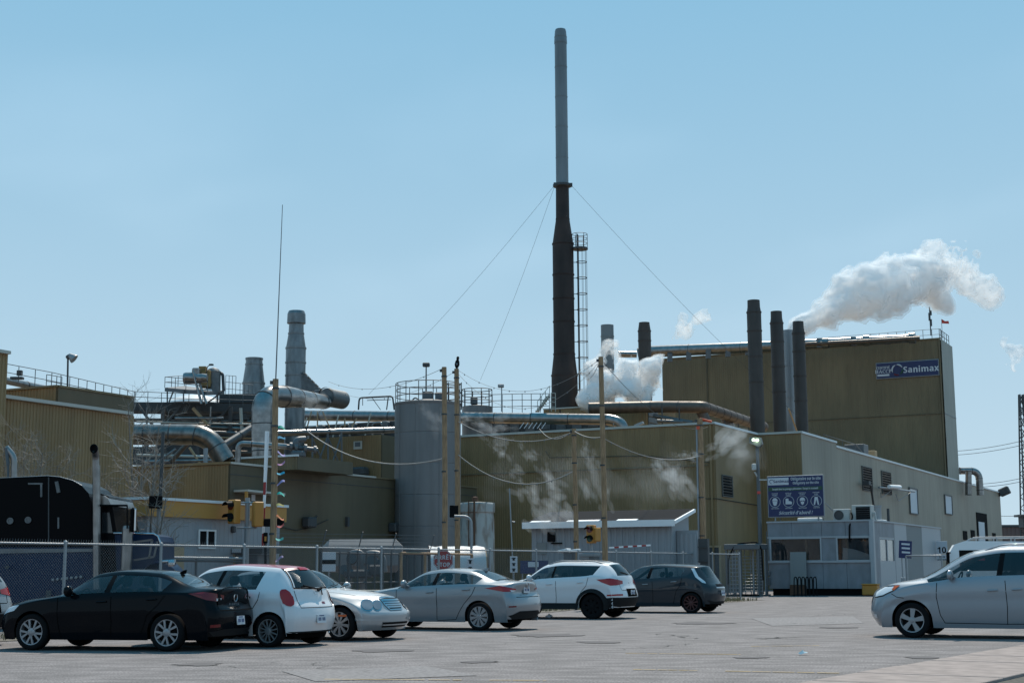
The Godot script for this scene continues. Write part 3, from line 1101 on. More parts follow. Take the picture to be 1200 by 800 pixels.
func dark_sedan() -> Node3D:
	var K = [
		[.10, .20, .28, .20, .70, .34, .21, .76], [.0, .46, .16, .46, .70, .30, .50, .80], [.08, .74, .28, .74, .68, .42, .73, .82],
		[.55, .90, .62, .875, .70, .75, .83, .87], [1.22, 1.00, 1.40, .985, .74, 1.45, .935, .885], [2.02, 1.385, 2.10, 1.345, .56, 1.98, .95, .89],
		[2.55, 1.432, 2.55, 1.385, .565, 2.55, .965, .895], [3.22, 1.40, 3.22, 1.345, .55, 3.1, .985, .89], [4.00, 1.125, 3.98, 1.10, .60, 3.86, 1.01, .865],
		[4.50, 1.085, 4.40, 1.06, .66, 4.20, .98, .83], [4.515, 1.05, 4.42, 1.03, .66, 4.24, .95, .83], [4.46, .80, 4.44, .80, .70, 4.33, .80, .835], [4.57, .70, 4.49, .69, .72, 4.36, .70, .845], [4.60, .58, 4.50, .56, .74, 4.38, .58, .845], [4.50, .25, 4.40, .25, .74, 4.33, .25, .81]]
	var spec = {"L": 4.62, "hw": .90, "paint": "paint_black", "sill": .19, "tyre": .325, "arch": .375, "front_axle": .90, "rear_axle": 3.60,
		"windows": [[4.03, 5.62], [5.82, 7.45]], "windshield": [4.03, 4.97], "rear_glass": [7.03, 7.97], "mirror": [1.62, 1.02], "mirror_mat": "paint_black",
		"gaps": [[[1.42, .93], [1.44, .5], [1.50, .24]], [[2.50, .95], [2.52, .5], [2.50, .24]], [[3.55, .97], [3.42, .80], [3.22, .62], [3.10, .30]]],
		"handles": [[2.32, .86], [3.30, .90]], "plate": [.52, .12], "fin": 3.42, "fin_mat": "gap",
		"wheel": {"rim": .70, "n": 5, "w0": .014, "w1": .022, "split": [-1.0, 1.0], "spread0": .03, "spread1": .075, "mat": "alloy"},
		"rear_gaps": [[[-.62, .70], [.62, .70]], [[.62, .70], [.66, .98]]],
		"laid": [
			["tail_light", "lamp_red_dark", [[4.0, 1.00, .86], [4.30, 1.025, .80], [4.42, 1.00, .66], [4.46, .965, .42], [4.46, .90, .42], [4.44, .86, .62], [4.33, .885, .82]], REAR_CORNER],
			["reversing_light", "lamp_clear", [[4.44, .915, .66], [4.46, .915, .50], [4.46, .875, .52], [4.45, .87, .66]], REAR, .010],
			["bumper_reflector", "lamp_red_dark", [[4.40, .46, .80], [4.50, .47, .62], [4.50, .42, .60], [4.40, .41, .80]], REAR_CORNER, .008],
			["bumper_trim", "plastic_black", [[4.5, .34, .80], [4.55, .38, .5], [4.55, .38, -.5], [4.5, .34, -.80], [4.5, .24, -.70], [4.5, .24, .70]], REAR, .008, false],
			["headlight", "lamp_lens", [[.10, .70, .66], [.30, .76, .76], [.62, .80, .86], [.50, .70, .86], [.20, .62, .72]], FRONT_CORNER],
			["grille", "trim_black", [[.0, .68, .40], [.0, .68, -.40], [.0, .36, -.30], [.0, .36, .30]], Vector3(1, 0, 0), .006, false]],
		"strips": [["boot_spoiler", "trim_black", [[4.50, 1.09, .62], [4.50, 1.09, -.62]], Vector3(-.3, -1, 0), .07, false]]}
	var t = make_car("parked_car", "black four-door sedan with split-spoke alloy wheels, nearest in the left row", K, spec)
	var st = S()
	lathe(st, [[.075, 0], [.08, .008], [.062, .012], [.058, .006]], 24, Transform3D(Basis(Vector3.BACK, -PI / 2).scaled(Vector3(1, 1, 1)), touch(spec.car, Vector3(4.6, .92, 0), REAR, .004)))
	var bd = part("badge", st, M.chrome, t)
	car_text(t, spec.car, "E L A N T R A", Vector3(4.6, .80, 0), REAR, .05, M.chrome)
	return t


func silver_sedan() -> Node3D:
	var K = [
		[.12, .20, .28, .20, .68, .34, .21, .75], [.0, .46, .17, .46, .68, .30, .50, .79], [.10, .74, .30, .74, .66, .42, .73, .81],
		[.55, .91, .62, .885, .69, .75, .84, .86], [1.15, 1.01, 1.34, .995, .73, 1.38, .945, .875], [1.98, 1.38, 2.06, 1.34, .55, 1.95, .96, .885],
		[2.55, 1.43, 2.55, 1.385, .56, 2.55, .985, .89], [3.15, 1.40, 3.15, 1.345, .545, 3.0, 1.01, .885], [3.92, 1.14, 3.90, 1.115, .60, 3.78, 1.04, .86],
		[4.40, 1.10, 4.30, 1.075, .64, 4.12, 1.0, .825], [4.42, 1.06, 4.33, 1.04, .65, 4.17, .965, .83], [4.36, .86, 4.34, .86, .70, 4.23, .84, .84], [4.47, .74, 4.40, .73, .72, 4.27, .73, .85], [4.52, .58, 4.42, .56, .74, 4.29, .58, .85], [4.42, .26, 4.32, .26, .74, 4.24, .26, .81]]
	var spec = {"L": 4.53, "hw": .89, "paint": "paint_silver_dark", "sill": .19, "tyre": .32, "arch": .37, "front_axle": .87, "rear_axle": 3.57, "crease": .72,
		"windows": [[4.03, 5.60], [5.78, 7.55]], "windshield": [4.03, 4.97], "rear_glass": [7.03, 7.97], "mirror": [1.55, 1.03],
		"gaps": [[[1.36, .93], [1.38, .5], [1.46, .24]], [[2.46, .97], [2.48, .5], [2.46, .24]], [[3.48, 1.0], [3.40, .82], [3.20, .62], [3.06, .42], [2.96, .25], [2.46, .22]]],
		"handles": [[2.28, .87], [3.24, .93]], "plate": [.93, .0], "fin": 3.30,
		"wheel": {"rim": .72, "n": 10, "w0": .012, "w1": .042, "mat": "alloy", "dish": .066, "back": "alloy_dull"},
		"rear_gaps": [[[-.60, .76], [.60, .76]]],
		"laid": [
			["tail_light", "lamp_red", [[3.72, .965, .86], [4.10, 1.02, .84], [4.26, .985, .74], [4.36, .95, .52], [4.36, .905, .52], [4.30, .885, .68], [4.18, .885, .82]], REAR_CORNER],
			["reversing_light", "lamp_clear", [[4.29, .915, .72], [4.36, .92, .54], [4.36, .90, .54], [4.31, .885, .68]], REAR_CORNER, .010],
			["bumper_reflector", "lamp_red_dark", [[4.30, .56, .80], [4.40, .565, .62], [4.40, .535, .62], [4.30, .53, .80]], REAR_CORNER, .008],
			["bumper_trim", "plastic_black", [[4.28, .34, .80], [4.42, .44, .5], [4.42, .44, -.5], [4.28, .34, -.80], [4.4, .26, -.70], [4.4, .26, .70]], REAR, .008, false],
			["fuel_flap", "paint_silver_dark", [[3.73, .90, 1], [3.79, .93, 1], [3.86, .90, 1], [3.87, .84, 1], [3.80, .80, 1], [3.73, .83, 1]], SIDE, .005, false],
			["headlight", "lamp_lens", [[.12, .70, .66], [.30, .78, .76], [.70, .84, .86], [.50, .72, .86], [.20, .62, .72]], FRONT_CORNER],
			["grille", "trim_black", [[.0, .66, .40], [.0, .66, -.40], [.0, .36, -.30], [.0, .36, .30]], Vector3(1, 0, 0), .006, false]],
		"strips": []}
	var t = make_car("parked_car", "silver four-door sedan with sweeping red tail lights and oval-holed wheel covers", K, spec)
	var st = S()
	lathe(st, [[.07, 0], [.075, .008], [.055, .012], [.05, .006]], 24, Transform3D(Basis(Vector3.BACK, -PI / 2), touch(spec.car, Vector3(4.6, 1.03, 0), REAR, .004)))
	part("badge", st, M.chrome, t)
	return t


func white_hatch() -> Node3D:
	var K = [
		[.08, .20, .22, .20, .60, .28, .21, .68], [.0, .46, .13, .46, .62, .25, .5, .72], [.08, .78, .24, .78, .60, .36, .75, .76],
		[.42, .95, .48, .93, .62, .60, .89, .79], [.84, 1.05, 1.02, 1.03, .66, 1.06, .97, .815], [1.58, 1.46, 1.68, 1.42, .53, 1.54, .975, .825],
		[2.15, 1.525, 2.2, 1.475, .54, 2.12, .975, .83], [2.9, 1.50, 2.85, 1.445, .53, 2.78, .98, .825], [3.33, 1.46, 3.22, 1.41, .51, 3.02, .985, .80], [3.40, 1.43, 3.28, 1.385, .51, 3.06, .985, .80], [3.66, 1.06, 3.56, 1.055, .62, 3.40, .98, .76],
		[3.72, .84, 3.62, .84, .67, 3.48, .82, .765], [3.80, .70, 3.69, .70, .70, 3.54, .70, .785], [3.83, .52, 3.71, .52, .71, 3.56, .52, .79], [3.74, .25, 3.64, .25, .68, 3.54, .26, .74]]
	var spec = {"L": 3.83, "hw": .835, "paint": "paint_white", "sill": .20, "tyre": .295, "arch": .35, "front_axle": .74, "rear_axle": 3.19, "crease": .85,
		"windows": [[4.03, 5.70], [5.86, 7.35]], "windshield": [4.03, 4.97], "rear_glass": [9.06, 9.95], "mirror": [1.22, 1.03], "back_glass": "privacy_glass",
		"gaps": [[[1.06, .95], [1.06, .5], [1.12, .24]], [[2.05, .97], [2.06, .5], [2.02, .24]], [[2.98, 1.0], [2.96, .86], [2.82, .66], [2.70, .30]]],
		"handles": [[1.86, .86], [2.72, .90]], "handle_mat": "plastic_black", "plate": [.50, .08], "seat": 1.75, "roof_paint": "paint_red", "roof_label": "dark red roof panel",
		"wheel": {"rim": .72, "n": 12, "w0": .009, "w1": .010, "mat": "alloy_dull", "dish": .064},
		"rear_gaps": [[[-.55, .71], [.55, .71]], [[.55, .71], [.58, 1.02]]],
		"laid": [
			["tail_light", "lamp_red", [[3.42, 1.00, .78], [3.45, 1.04, .76], [3.51, 1.045, .725], [3.57, 1.0, .69], [3.62, .91, .665], [3.64, .82, .655], [3.635, .76, .66], [3.59, .735, .69], [3.53, .75, .735], [3.47, .80, .77], [3.43, .90, .78]], REAR_CORNER, .018],
			["brake_light", "lamp_red", [[3.36, 1.45, .14], [3.36, 1.45, -.14], [3.44, 1.40, -.14], [3.44, 1.40, .14]], Vector3(-1, -1, 0), .012, false],
			["fuel_flap", "paint_white", [[3.18, .84, 1], [3.34, .84, 1], [3.34, .70, 1], [3.18, .70, 1]], SIDE, .005, false],
			["bumper_trim", "plastic_black", [[3.7, .28, .74], [3.8, .28, .5], [3.8, .28, -.5], [3.7, .28, -.74], [3.7, .22, -.62], [3.7, .22, .62]], REAR, .006, false],
			["headlight", "lamp_lens", [[.10, .72, .56], [.24, .84, .66], [.60, .90, .78], [.46, .72, .76], [.20, .62, .66]], FRONT_CORNER],
			["badge", "lamp_red_dark", [[3.7, .81, -.16], [3.7, .81, -.27], [3.7, .77, -.27], [3.7, .77, -.16]], REAR, .006, false],
			["badge", "chrome", [[3.7, 1.01, .03], [3.7, 1.01, -.05], [3.7, .95, -.05], [3.7, .95, .03]], REAR, .006, false]],
		"strips": [["rear_window_seal", "gap", [[3.42, 1.42, .46], [3.66, 1.07, .58]], REAR, .02, true], ["rear_window_seal", "gap", [[3.66, 1.065, .58], [3.68, 1.055, 0], [3.66, 1.065, -.58]], REAR, .02, false]]}
	var t = make_car("parked_car", "small white hatchback with a dark red roof, behind the black sedan", K, spec)
	var st = S()
	var a = touch(spec.car, Vector3(3.9, 1.04, -.08), REAR, .03)
	var b = touch(spec.car, Vector3(3.9, 1.10, .34), REAR, .03)
	bar(st, a, b, .016, 6)
	bar(st, a + Vector3(0, -.03, -.01), a + Vector3(.01, .02, -.12), .028, 6)
	bar(st, a + Vector3(0, 0, -.12), a + Vector3(.0, -.11, -.17), .012, 6)
	part("rear_wiper", st, M.plastic_black, t)
	return t


func oval_light_sedan() -> Node3D:
	var K = [
		[.14, .20, .32, .20, .70, .38, .21, .78], [.02, .34, .20, .34, .74, .34, .36, .83], [.0, .52, .18, .52, .75, .34, .53, .84], [.06, .60, .22, .60, .72, .38, .60, .845], [.16, .80, .40, .76, .62, .58, .72, .85],
		[.36, .88, .56, .845, .64, .80, .79, .875], [.9, .965, .95, .92, .70, 1.05, .86, .895], [1.46, 1.02, 1.62, .99, .75, 1.66, .94, .90], [2.25, 1.40, 2.35, 1.36, .57, 2.2, .955, .905],
		[2.85, 1.45, 2.85, 1.40, .58, 2.85, .965, .91], [3.5, 1.41, 3.5, 1.36, .57, 3.4, .975, .90], [4.18, 1.10, 4.16, 1.08, .63, 4.04, 1.0, .88],
		[4.70, 1.05, 4.60, 1.02, .68, 4.40, .96, .84], [4.74, .80, 4.66, .80, .72, 4.5, .80, .85], [4.82, .58, 4.70, .56, .75, 4.55, .58, .85], [4.72, .25, 4.62, .25, .74, 4.5, .25, .81]]
	var spec = {"L": 4.82, "hw": .91, "paint": "paint_silver", "sill": .19, "tyre": .33, "arch": .385, "front_axle": .84, "rear_axle": 3.69, "crease": .8,
		"windows": [[7.04, 8.6], [8.8, 10.5]], "windshield": [7.04, 7.97], "rear_glass": [10.03, 10.97], "mirror": [1.85, 1.02], "steer": -0.04,
		"gaps": [[[1.62, .92], [1.62, .5], [1.68, .24]], [[2.72, .95], [2.74, .5], [2.72, .24]], [[3.75, .97], [3.62, .78], [3.40, .6], [3.26, .3]]],
		"handles": [[2.55, .85], [3.5, .88]], "seat": 2.4, "group": "cars parked in the lot",
		"top_gaps": [[[.62, .60], [1.0, .66], [1.5, .70]], [[.34, .0], [.40, .34], [.62, .60]]],
		"wheel": {"rim": .72, "n": 9, "w0": .016, "w1": .034, "mat": "alloy", "dish": .066},
		"laid": [
			["headlight", "lamp_oval", oval(.30, .70, .70, .125, .10, Vector3(.5, 0, .86)), FRONT_CORNER, .014],
			["headlight", "lamp_oval", oval(.20, .69, .50, .095, .088, Vector3(.5, 0, .86)), FRONT_CORNER, .014],
			["headlight_rim", "chrome", oval(.30, .70, .70, .145, .12, Vector3(.5, 0, .86)), FRONT_CORNER, .007],
			["headlight_rim", "chrome", oval(.20, .69, .50, .115, .108, Vector3(.5, 0, .86)), FRONT_CORNER, .007],
			["grille", "trim_black", [[.05, .82, .33], [.05, .84, .20], [.05, .84, -.20], [.05, .82, -.33], [.05, .70, -.31], [.05, .60, -.22], [.05, .60, .22], [.05, .70, .31]], Vector3(1, 0, 0), .008, false],
			["bumper_vent", "trim_black", [[.0, .36, .48], [.0, .36, -.48], [.0, .26, -.44], [.0, .26, .44]], Vector3(1, 0, 0), .008, false],
			["side_marker", "lamp_amber", [[.60, .52, 1], [.80, .52, 1], [.80, .48, 1], [.60, .48, 1]], SIDE, .008],
			["tail_light", "lamp_red", [[4.3, .95, .84], [4.6, .98, .7], [4.66, .8, .6], [4.5, .78, .82]], REAR_CORNER]],
		"strips": [
			["grille_bar", "chrome", [[.05, .79, .31], [.05, .79, -.31]], Vector3(1, 0, 0), .034, false],
			["grille_bar", "chrome", [[.05, .745, .30], [.05, .745, -.30]], Vector3(1, 0, 0), .034, false],
			["grille_bar", "chrome", [[.05, .70, .29], [.05, .70, -.29]], Vector3(1, 0, 0), .034, false],
			["grille_bar", "chrome", [[.05, .655, .26], [.05, .655, -.26]], Vector3(1, 0, 0), .034, false],
			["grille_surround", "chrome", [[.05, .82, .33], [.05, .84, .20], [.05, .84, -.20], [.05, .82, -.33], [.05, .70, -.31], [.05, .60, -.22], [.05, .60, .22], [.05, .70, .31], [.05, .82, .33]], Vector3(1, 0, 0), .03, false],
			["bumper_bar", "paint_silver", [[.0, .31, .46], [.0, .31, -.46]], Vector3(1, 0, 0), .022, false],
			["bumper_moulding", "paint_silver", [[.55, .42, .90], [.35, .42, .84], [.12, .42, .70], [.0, .42, .42]], FRONT_CORNER, .05, true]]}
	for s in spec.strips:
		if s[0] == "bumper_moulding": s[3] = FRONT_CORNER
	var t = make_car("parked_car", "silver sedan facing right with paired oval headlights and a barred grille", K, spec)
	var st = S()
	for z in [-.35, .1]:
		var a = Vector3(1.48 - 2.41, 1.035, z)
		bar(st, a, a + Vector3(.12, .06, .5), .010, 5)
	part("wiper", st, M.plastic_black, t)
	return t


func oval(x: float, y: float, z: float, rx: float, ry: float, along: Vector3) -> Array:
	var o = []
	for i in 14:
		var t = TAU * i / 14
		o.append([x + along.x * cos(t) * rx, y + sin(t) * ry, z + along.z * cos(t) * rx])
	return o


func white_suv() -> Node3D:
	var K = [
		[.12, .28, .3, .28, .72, .36, .29, .78], [.0, .55, .16, .55, .74, .28, .56, .82], [.08, .88, .28, .88, .70, .4, .85, .845],
		[.55, 1.03, .62, 1.01, .72, .75, .96, .89], [1.12, 1.11, 1.32, 1.09, .75, 1.36, 1.03, .905], [1.92, 1.545, 2.02, 1.50, .58, 1.9, 1.06, .91],
		[2.5, 1.615, 2.5, 1.565, .59, 2.5, 1.09, .915], [3.4, 1.60, 3.35, 1.545, .58, 3.3, 1.14, .91], [3.90, 1.57, 3.78, 1.52, .56, 3.55, 1.18, .89], [3.97, 1.545, 3.84, 1.50, .56, 3.60, 1.18, .89], [4.28, 1.19, 4.16, 1.18, .67, 3.98, 1.10, .86],
		[4.33, .95, 4.22, .95, .74, 4.06, .94, .865], [4.40, .78, 4.27, .78, .77, 4.12, .78, .88], [4.44, .62, 4.3, .62, .78, 4.15, .62, .88], [4.33, .32, 4.2, .32, .76, 4.08, .32, .84]]
	var spec = {"L": 4.44, "hw": .925, "paint": "paint_white", "sill": .30, "tyre": .35, "arch": .40, "front_axle": .88, "rear_axle": 3.52, "crease": .75, "cladding": .36,
		"windows": [[4.03, 5.60], [5.72, 7.85]], "privacy": [1], "windshield": [4.03, 4.97], "rear_glass": [9.06, 9.95], "mirror": [1.56, 1.12], "back_glass": "privacy_glass",
		"gaps": [[[1.38, 1.0], [1.38, .6], [1.45, .42]], [[2.42, 1.06], [2.44, .6], [2.42, .42]], [[3.42, 1.16], [3.36, .92], [3.2, .76], [3.08, .44]], [[1.45, .43], [2.42, .42], [3.08, .44]]],
		"handles": [[2.22, .97], [3.18, 1.02]], "plate": [.72, .0], "seat": 2.1, "seat_up": .12, "rails": [2.05, 3.75, .50],
		"wheel": {"rim": .64, "n": 8, "w0": .03, "w1": .055, "mat": "steel_black", "dish": .045},
		"rear_gaps": [[[-.58, .80], [.58, .80]], [[.60, .80], [.64, 1.12]]],
		"laid": [
			["tail_light", "lamp_red", [[3.66, 1.10, .88], [4.06, 1.13, .82], [4.20, 1.10, .70], [4.30, 1.06, .46], [4.30, .98, .46], [4.22, .94, .70], [4.06, .93, .84], [3.82, 1.02, .88]], REAR_CORNER, .012],
			["bumper_reflector", "lamp_red", [[3.98, .68, .88], [4.22, .695, .74], [4.30, .695, .55], [4.30, .65, .55], [4.22, .65, .74], [3.98, .64, .88]], REAR_CORNER, .01],
			["rear_bumper", "plastic_black", [[3.92, .58, .90], [4.1, .60, .84], [4.3, .60, .62], [4.3, .30, .60], [4.1, .30, .80], [3.95, .34, .88]], REAR_CORNER, .012],
			["rear_bumper", "plastic_black", [[4.5, .60, .66], [4.5, .60, -.66], [4.5, .31, -.66], [4.5, .31, .66]], REAR, .011, false],
			["plate_recess", "gap", [[4.5, .84, .36], [4.5, .84, -.36], [4.5, .62, -.36], [4.5, .62, .36]], REAR, .007, false],
			["fuel_flap", "paint_white", [[3.64, .98, 1], [3.71, 1.01, 1], [3.78, .98, 1], [3.79, .91, 1], [3.71, .87, 1], [3.64, .90, 1]], SIDE, .005, false],
			["badge", "chrome", [[4.5, 1.02, .06], [4.5, 1.02, -.06], [4.5, .97, -.06], [4.5, .97, .06]], REAR, .007, false],
			["headlight", "lamp_lens", [[.12, .82, .66], [.30, .90, .76], [.70, .96, .86], [.50, .82, .86], [.20, .74, .72]], FRONT_CORNER],
			["grille", "trim_black", [[.0, .84, .40], [.0, .84, -.40], [.0, .66, -.36], [.0, .66, .36]], Vector3(1, 0, 0), .006, false]],
		"strips": [["rear_wiper", "plastic_black", [[4.3, 1.23, -.05], [4.25, 1.30, .35]], REAR, .03, false]]}
	return make_car("parked_car", "white compact SUV with black steel wheels and black wheel arch cladding", K, spec)


func grey_hatch() -> Node3D:
	var K = [
		[.10, .22, .28, .22, .66, .34, .23, .74], [.0, .5, .16, .5, .68, .28, .52, .78], [.10, .80, .28, .80, .66, .40, .78, .81],
		[.5, .96, .56, .94, .68, .70, .90, .85], [.92, 1.06, 1.12, 1.04, .72, 1.16, .98, .865], [1.80, 1.49, 1.9, 1.44, .56, 1.75, 1.0, .88],
		[2.5, 1.55, 2.5, 1.50, .57, 2.45, 1.03, .885], [3.3, 1.53, 3.2, 1.475, .55, 3.12, 1.09, .88], [3.96, 1.46, 3.74, 1.43, .52, 3.48, 1.12, .85], [3.98, 1.43, 3.78, 1.405, .52, 3.52, 1.11, .845], [4.16, 1.10, 4.06, 1.09, .60, 3.86, 1.03, .80],
		[4.26, .96, 4.14, .95, .66, 3.98, .92, .80], [4.40, .82, 4.24, .81, .69, 4.06, .80, .815], [4.43, .60, 4.28, .6, .71, 4.10, .6, .82], [4.34, .28, 4.2, .28, .70, 4.06, .28, .78]]
	var spec = {"L": 4.445, "hw": .885, "paint": "paint_grey_blue", "sill": .20, "tyre": .316, "arch": .365, "front_axle": .95, "rear_axle": 3.65, "crease": .6,
		"windows": [[4.03, 5.55], [5.72, 7.45]], "windshield": [4.03, 4.97], "rear_glass": [9.06, 9.95], "mirror": [1.4, 1.05],
		"gaps": [[[1.2, .97], [1.2, .5], [1.28, .24]], [[2.36, 1.0], [2.38, .6], [2.36, .24]], [[3.36, 1.1], [3.32, .9], [3.16, .66], [3.06, .3]]],
		"handles": [[2.12, .90], [3.10, .98]], "handle_mat": "alloy", "plate": [.62, .1], "seat": 2.15, "fin": 3.6, "fin_mat": "alloy",
		"wheel": {"rim": .74, "n": 10, "w0": .014, "w1": .022, "mat": "red_rim", "dish": .066},
		"laid": [
			["tail_light", "lamp_clear", [[3.62, 1.40, .66], [3.70, 1.40, .60], [3.88, 1.14, .72], [4.10, .98, .72], [4.12, .92, .72], [4.02, .95, .79], [3.80, 1.13, .80]], Vector3(-.4, -.1, -.9), .012],
			["tailgate_trim", "trim_black", [[4.5, .90, .34], [4.5, .90, -.34], [4.5, .83, -.34], [4.5, .83, .34]], REAR, .008, false],
			["bumper_trim", "plastic_black", [[4.3, .40, .76], [4.4, .36, .5], [4.4, .36, -.5], [4.3, .40, -.76], [4.4, .27, -.64], [4.4, .27, .64]], REAR, .008, false],
			["headlight", "lamp_lens", [[.14, .74, .62], [.34, .86, .70], [.80, .95, .84], [.52, .78, .84], [.22, .68, .72]], FRONT_CORNER]],
		"strips": [["bumper_chrome", "chrome", [[4.5, .79, .42], [4.5, .79, -.42]], REAR, .035, false]]}
	return make_car("parked_car", "dark grey-blue hatchback with dull red wheel spokes, last of the left row", K, spec)


func blue_van() -> Node3D:
	var K = [
		[.14, .22, .34, .22, .74, .42, .23, .84], [.0, .5, .20, .5, .78, .36, .52, .89], [.05, .80, .26, .80, .74, .44, .79, .91], [.12, .92, .34, .91, .74, .56, .87, .93],
		[.48, 1.06, .58, 1.04, .76, .80, .97, .955], [1.00, 1.16, 1.22, 1.14, .82, 1.30, 1.07, .965], [2.12, 1.70, 2.26, 1.66, .64, 2.06, 1.11, .975],
		[2.9, 1.80, 2.9, 1.745, .66, 2.85, 1.13, .98], [4.5, 1.78, 4.4, 1.73, .65, 4.3, 1.16, .97], [4.86, 1.72, 4.74, 1.68, .64, 4.6, 1.16, .95], [5.0, 1.2, 4.88, 1.2, .74, 4.72, 1.12, .94],
		[5.05, .8, 4.93, .8, .78, 4.76, .8, .94], [5.1, .6, 4.96, .6, .8, 4.8, .6, .93], [5.0, .26, 4.88, .26, .78, 4.74, .26, .88]]
	var spec = {"L": 5.1, "hw": .985, "paint": "paint_van", "sill": .20, "tyre": .345, "arch": .40, "front_axle": .98, "rear_axle": 3.98, "crease": .78,
		"windows": [[5.05, 6.72], [6.86, 7.9], [8.02, 9.0]], "privacy": [1, 2], "windshield": [5.05, 5.97], "rear_glass": [9.1, 9.9], "mirror": [1.72, 1.20], "handle_mat": "paint_van",
		"gaps": [[[1.50, 1.08], [1.48, .8], [1.54, .45], [1.62, .30]], [[2.80, 1.12], [2.82, .6], [2.80, .28]], [[1.62, .30], [2.80, .29], [3.5, .30]], [[.50, .92], [.70, .80], [.84, .78]]],
		"seat_extra": 0, "handles": [[2.56, .93], [3.02, .95]], "seat": 2.35, "seat_up": .2, "rails": [2.4, 4.5, .56], "rail_mat": "paint_van",
		"wheel": {"rim": .68, "n": 5, "w0": .03, "w1": .052, "mat": "alloy", "dish": .064},
		"laid": [
			["headlight", "lamp_lens", [[.14, .90, .66], [.36, 1.0, .76], [.72, 1.02, .92], [.66, .93, .93], [.40, .82, .88], [.16, .78, .72]], FRONT_CORNER, .008],
			["turn_signal", "lamp_amber", [[.60, 1.015, .9], [.73, 1.02, .92], [.66, .92, .93], [.58, .94, .92]], FRONT_CORNER, .013],
			["grille", "trim_black", [[.0, .80, .5], [.0, .80, -.5], [.0, .66, -.46], [.0, .66, .46]], Vector3(1, 0, 0), .006, false],
			["fog_lamp", "lamp_clear", [[.12, .46, .78], [.24, .46, .84], [.24, .38, .84], [.12, .38, .78]], FRONT_CORNER, .008],
			["tail_light", "lamp_red", [[4.6, 1.2, .95], [4.9, 1.2, .8], [4.95, .9, .8], [4.7, .9, .95]], REAR_CORNER]],
		"strips": [["headlight_edge", "gap", [[.14, .90, .66], [.36, 1.0, .76], [.72, 1.02, .92], [.66, .93, .93], [.40, .82, .88], [.16, .78, .72], [.14, .90, .66]], FRONT_CORNER, .016, true]]}
	return make_car("minivan", "pale blue minivan with five-spoke wheels parked at the right", K, spec)


func build_cars() -> void:
	var c = dark_sedan()
	c.position = Vector3(-7.130, 0.000, -27.168)
	c.rotation.y = -deg_to_rad(15)
	c = white_hatch()
	c.position = Vector3(-5.366, 0.000, -28.504)
	c.rotation.y = -deg_to_rad(24)
	c = oval_light_sedan()
	c.position = Vector3(-4.486, 0.000, -31.069)
	c.rotation.y = deg_to_rad(153)
	c = silver_sedan()
	c.position = Vector3(-1.600, 0.000, -35.523)
	c.rotation.y = -deg_to_rad(26)
	c = white_suv()
	c.position = Vector3(1.412, 0.000, -43.032)
	c.rotation.y = -deg_to_rad(25)
	var g = dup(c, Vector3(-12.013, 0.000, -29.145), -deg_to_rad(27), "grey car at the left edge, only its tail light and dark bumper in view")
	for k in g.get_children():
		if k is MeshInstance3D and (k.material_override == M.paint_white): k.material_override = M.paint_grey
	c = grey_hatch()
	c.position = Vector3(4.745, 0.000, -48.191)
	c.rotation.y = -deg_to_rad(27)
	c = blue_van()
	c.position = Vector3(9.758, 0.000, -29.515)
	c.rotation.y = -deg_to_rad(27)


# ------------------------------------------------------------------ buildings
# Walls run along the site grid: local x to the right along the fronts, -z away from the viewer.

func shell(t: Node3D, x0: float, x1: float, h: float, z0: float, z1: float, m: Material, y0 := 0.0) -> void:
	# a closed box of four walls and a roof; the claddings stand proud of it
	var st = S()
	box(st, Vector3((x0 + x1) / 2, (y0 + h) / 2, (z0 + z1) / 2), Vector3(x1 - x0, h - y0, absf(z1 - z0)))
	part("wall_core", st, m, t)


func front_cladding(t: Node3D, x0: float, x1: float, y0: float, h: float, z: float, m: Material, pitch := 0.17) -> void:
	var st = S()
	ribbed(st, x0, x1, y0, h, h, pitch, 0.022, Transform3D(Basis(), Vector3(0, 0, z + 0.01)))
	part("front_cladding", st, m, t)


func side_cladding(t: Node3D, z0: float, z1: float, y0: float, h: float, x: float, m: Material, pitch := 0.17) -> void:
	# faces local +x; z0 nearest
	var st = S()
	ribbed(st, 0.0, absf(z1 - z0), y0, h, h, pitch, 0.022, Transform3D(Basis(Vector3.UP, PI / 2), Vector3(x + 0.01, 0, z0)))
	part("side_cladding", st, m, t)


func side_panels(t: Node3D, z0: float, z1: float, y0: float, h: float, x: float, m: Material, wide: float) -> void:
	# flat sheets with narrow joints, facing local +x
	var n = maxi(1, int(round(absf(z1 - z0) / wide)))
	for i in n:
		var a = lerpf(z0, z1, float(i) / n)
		var b = lerpf(z0, z1, float(i + 1) / n)
		var st = S()
		box(st, Vector3(x + 0.02, (y0 + h) / 2, (a + b) / 2), Vector3(0.04, h - y0, absf(b - a) - 0.014))
		part("wall_panel", st, m, t)


func trim(t: Node3D, called: String, a: Vector3, b: Vector3, s: float, m: Material, tall := -1.0) -> void:
	var st = S()
	var d = b - a
	var bs = Basis.looking_at(d.normalized(), Vector3.UP if absf(d.normalized().y) < 0.9 else Vector3.RIGHT)
	box(st, (a + b) / 2, Vector3(s, tall if tall > 0 else s, d.length()), bs)
	part(called, st, m, t)


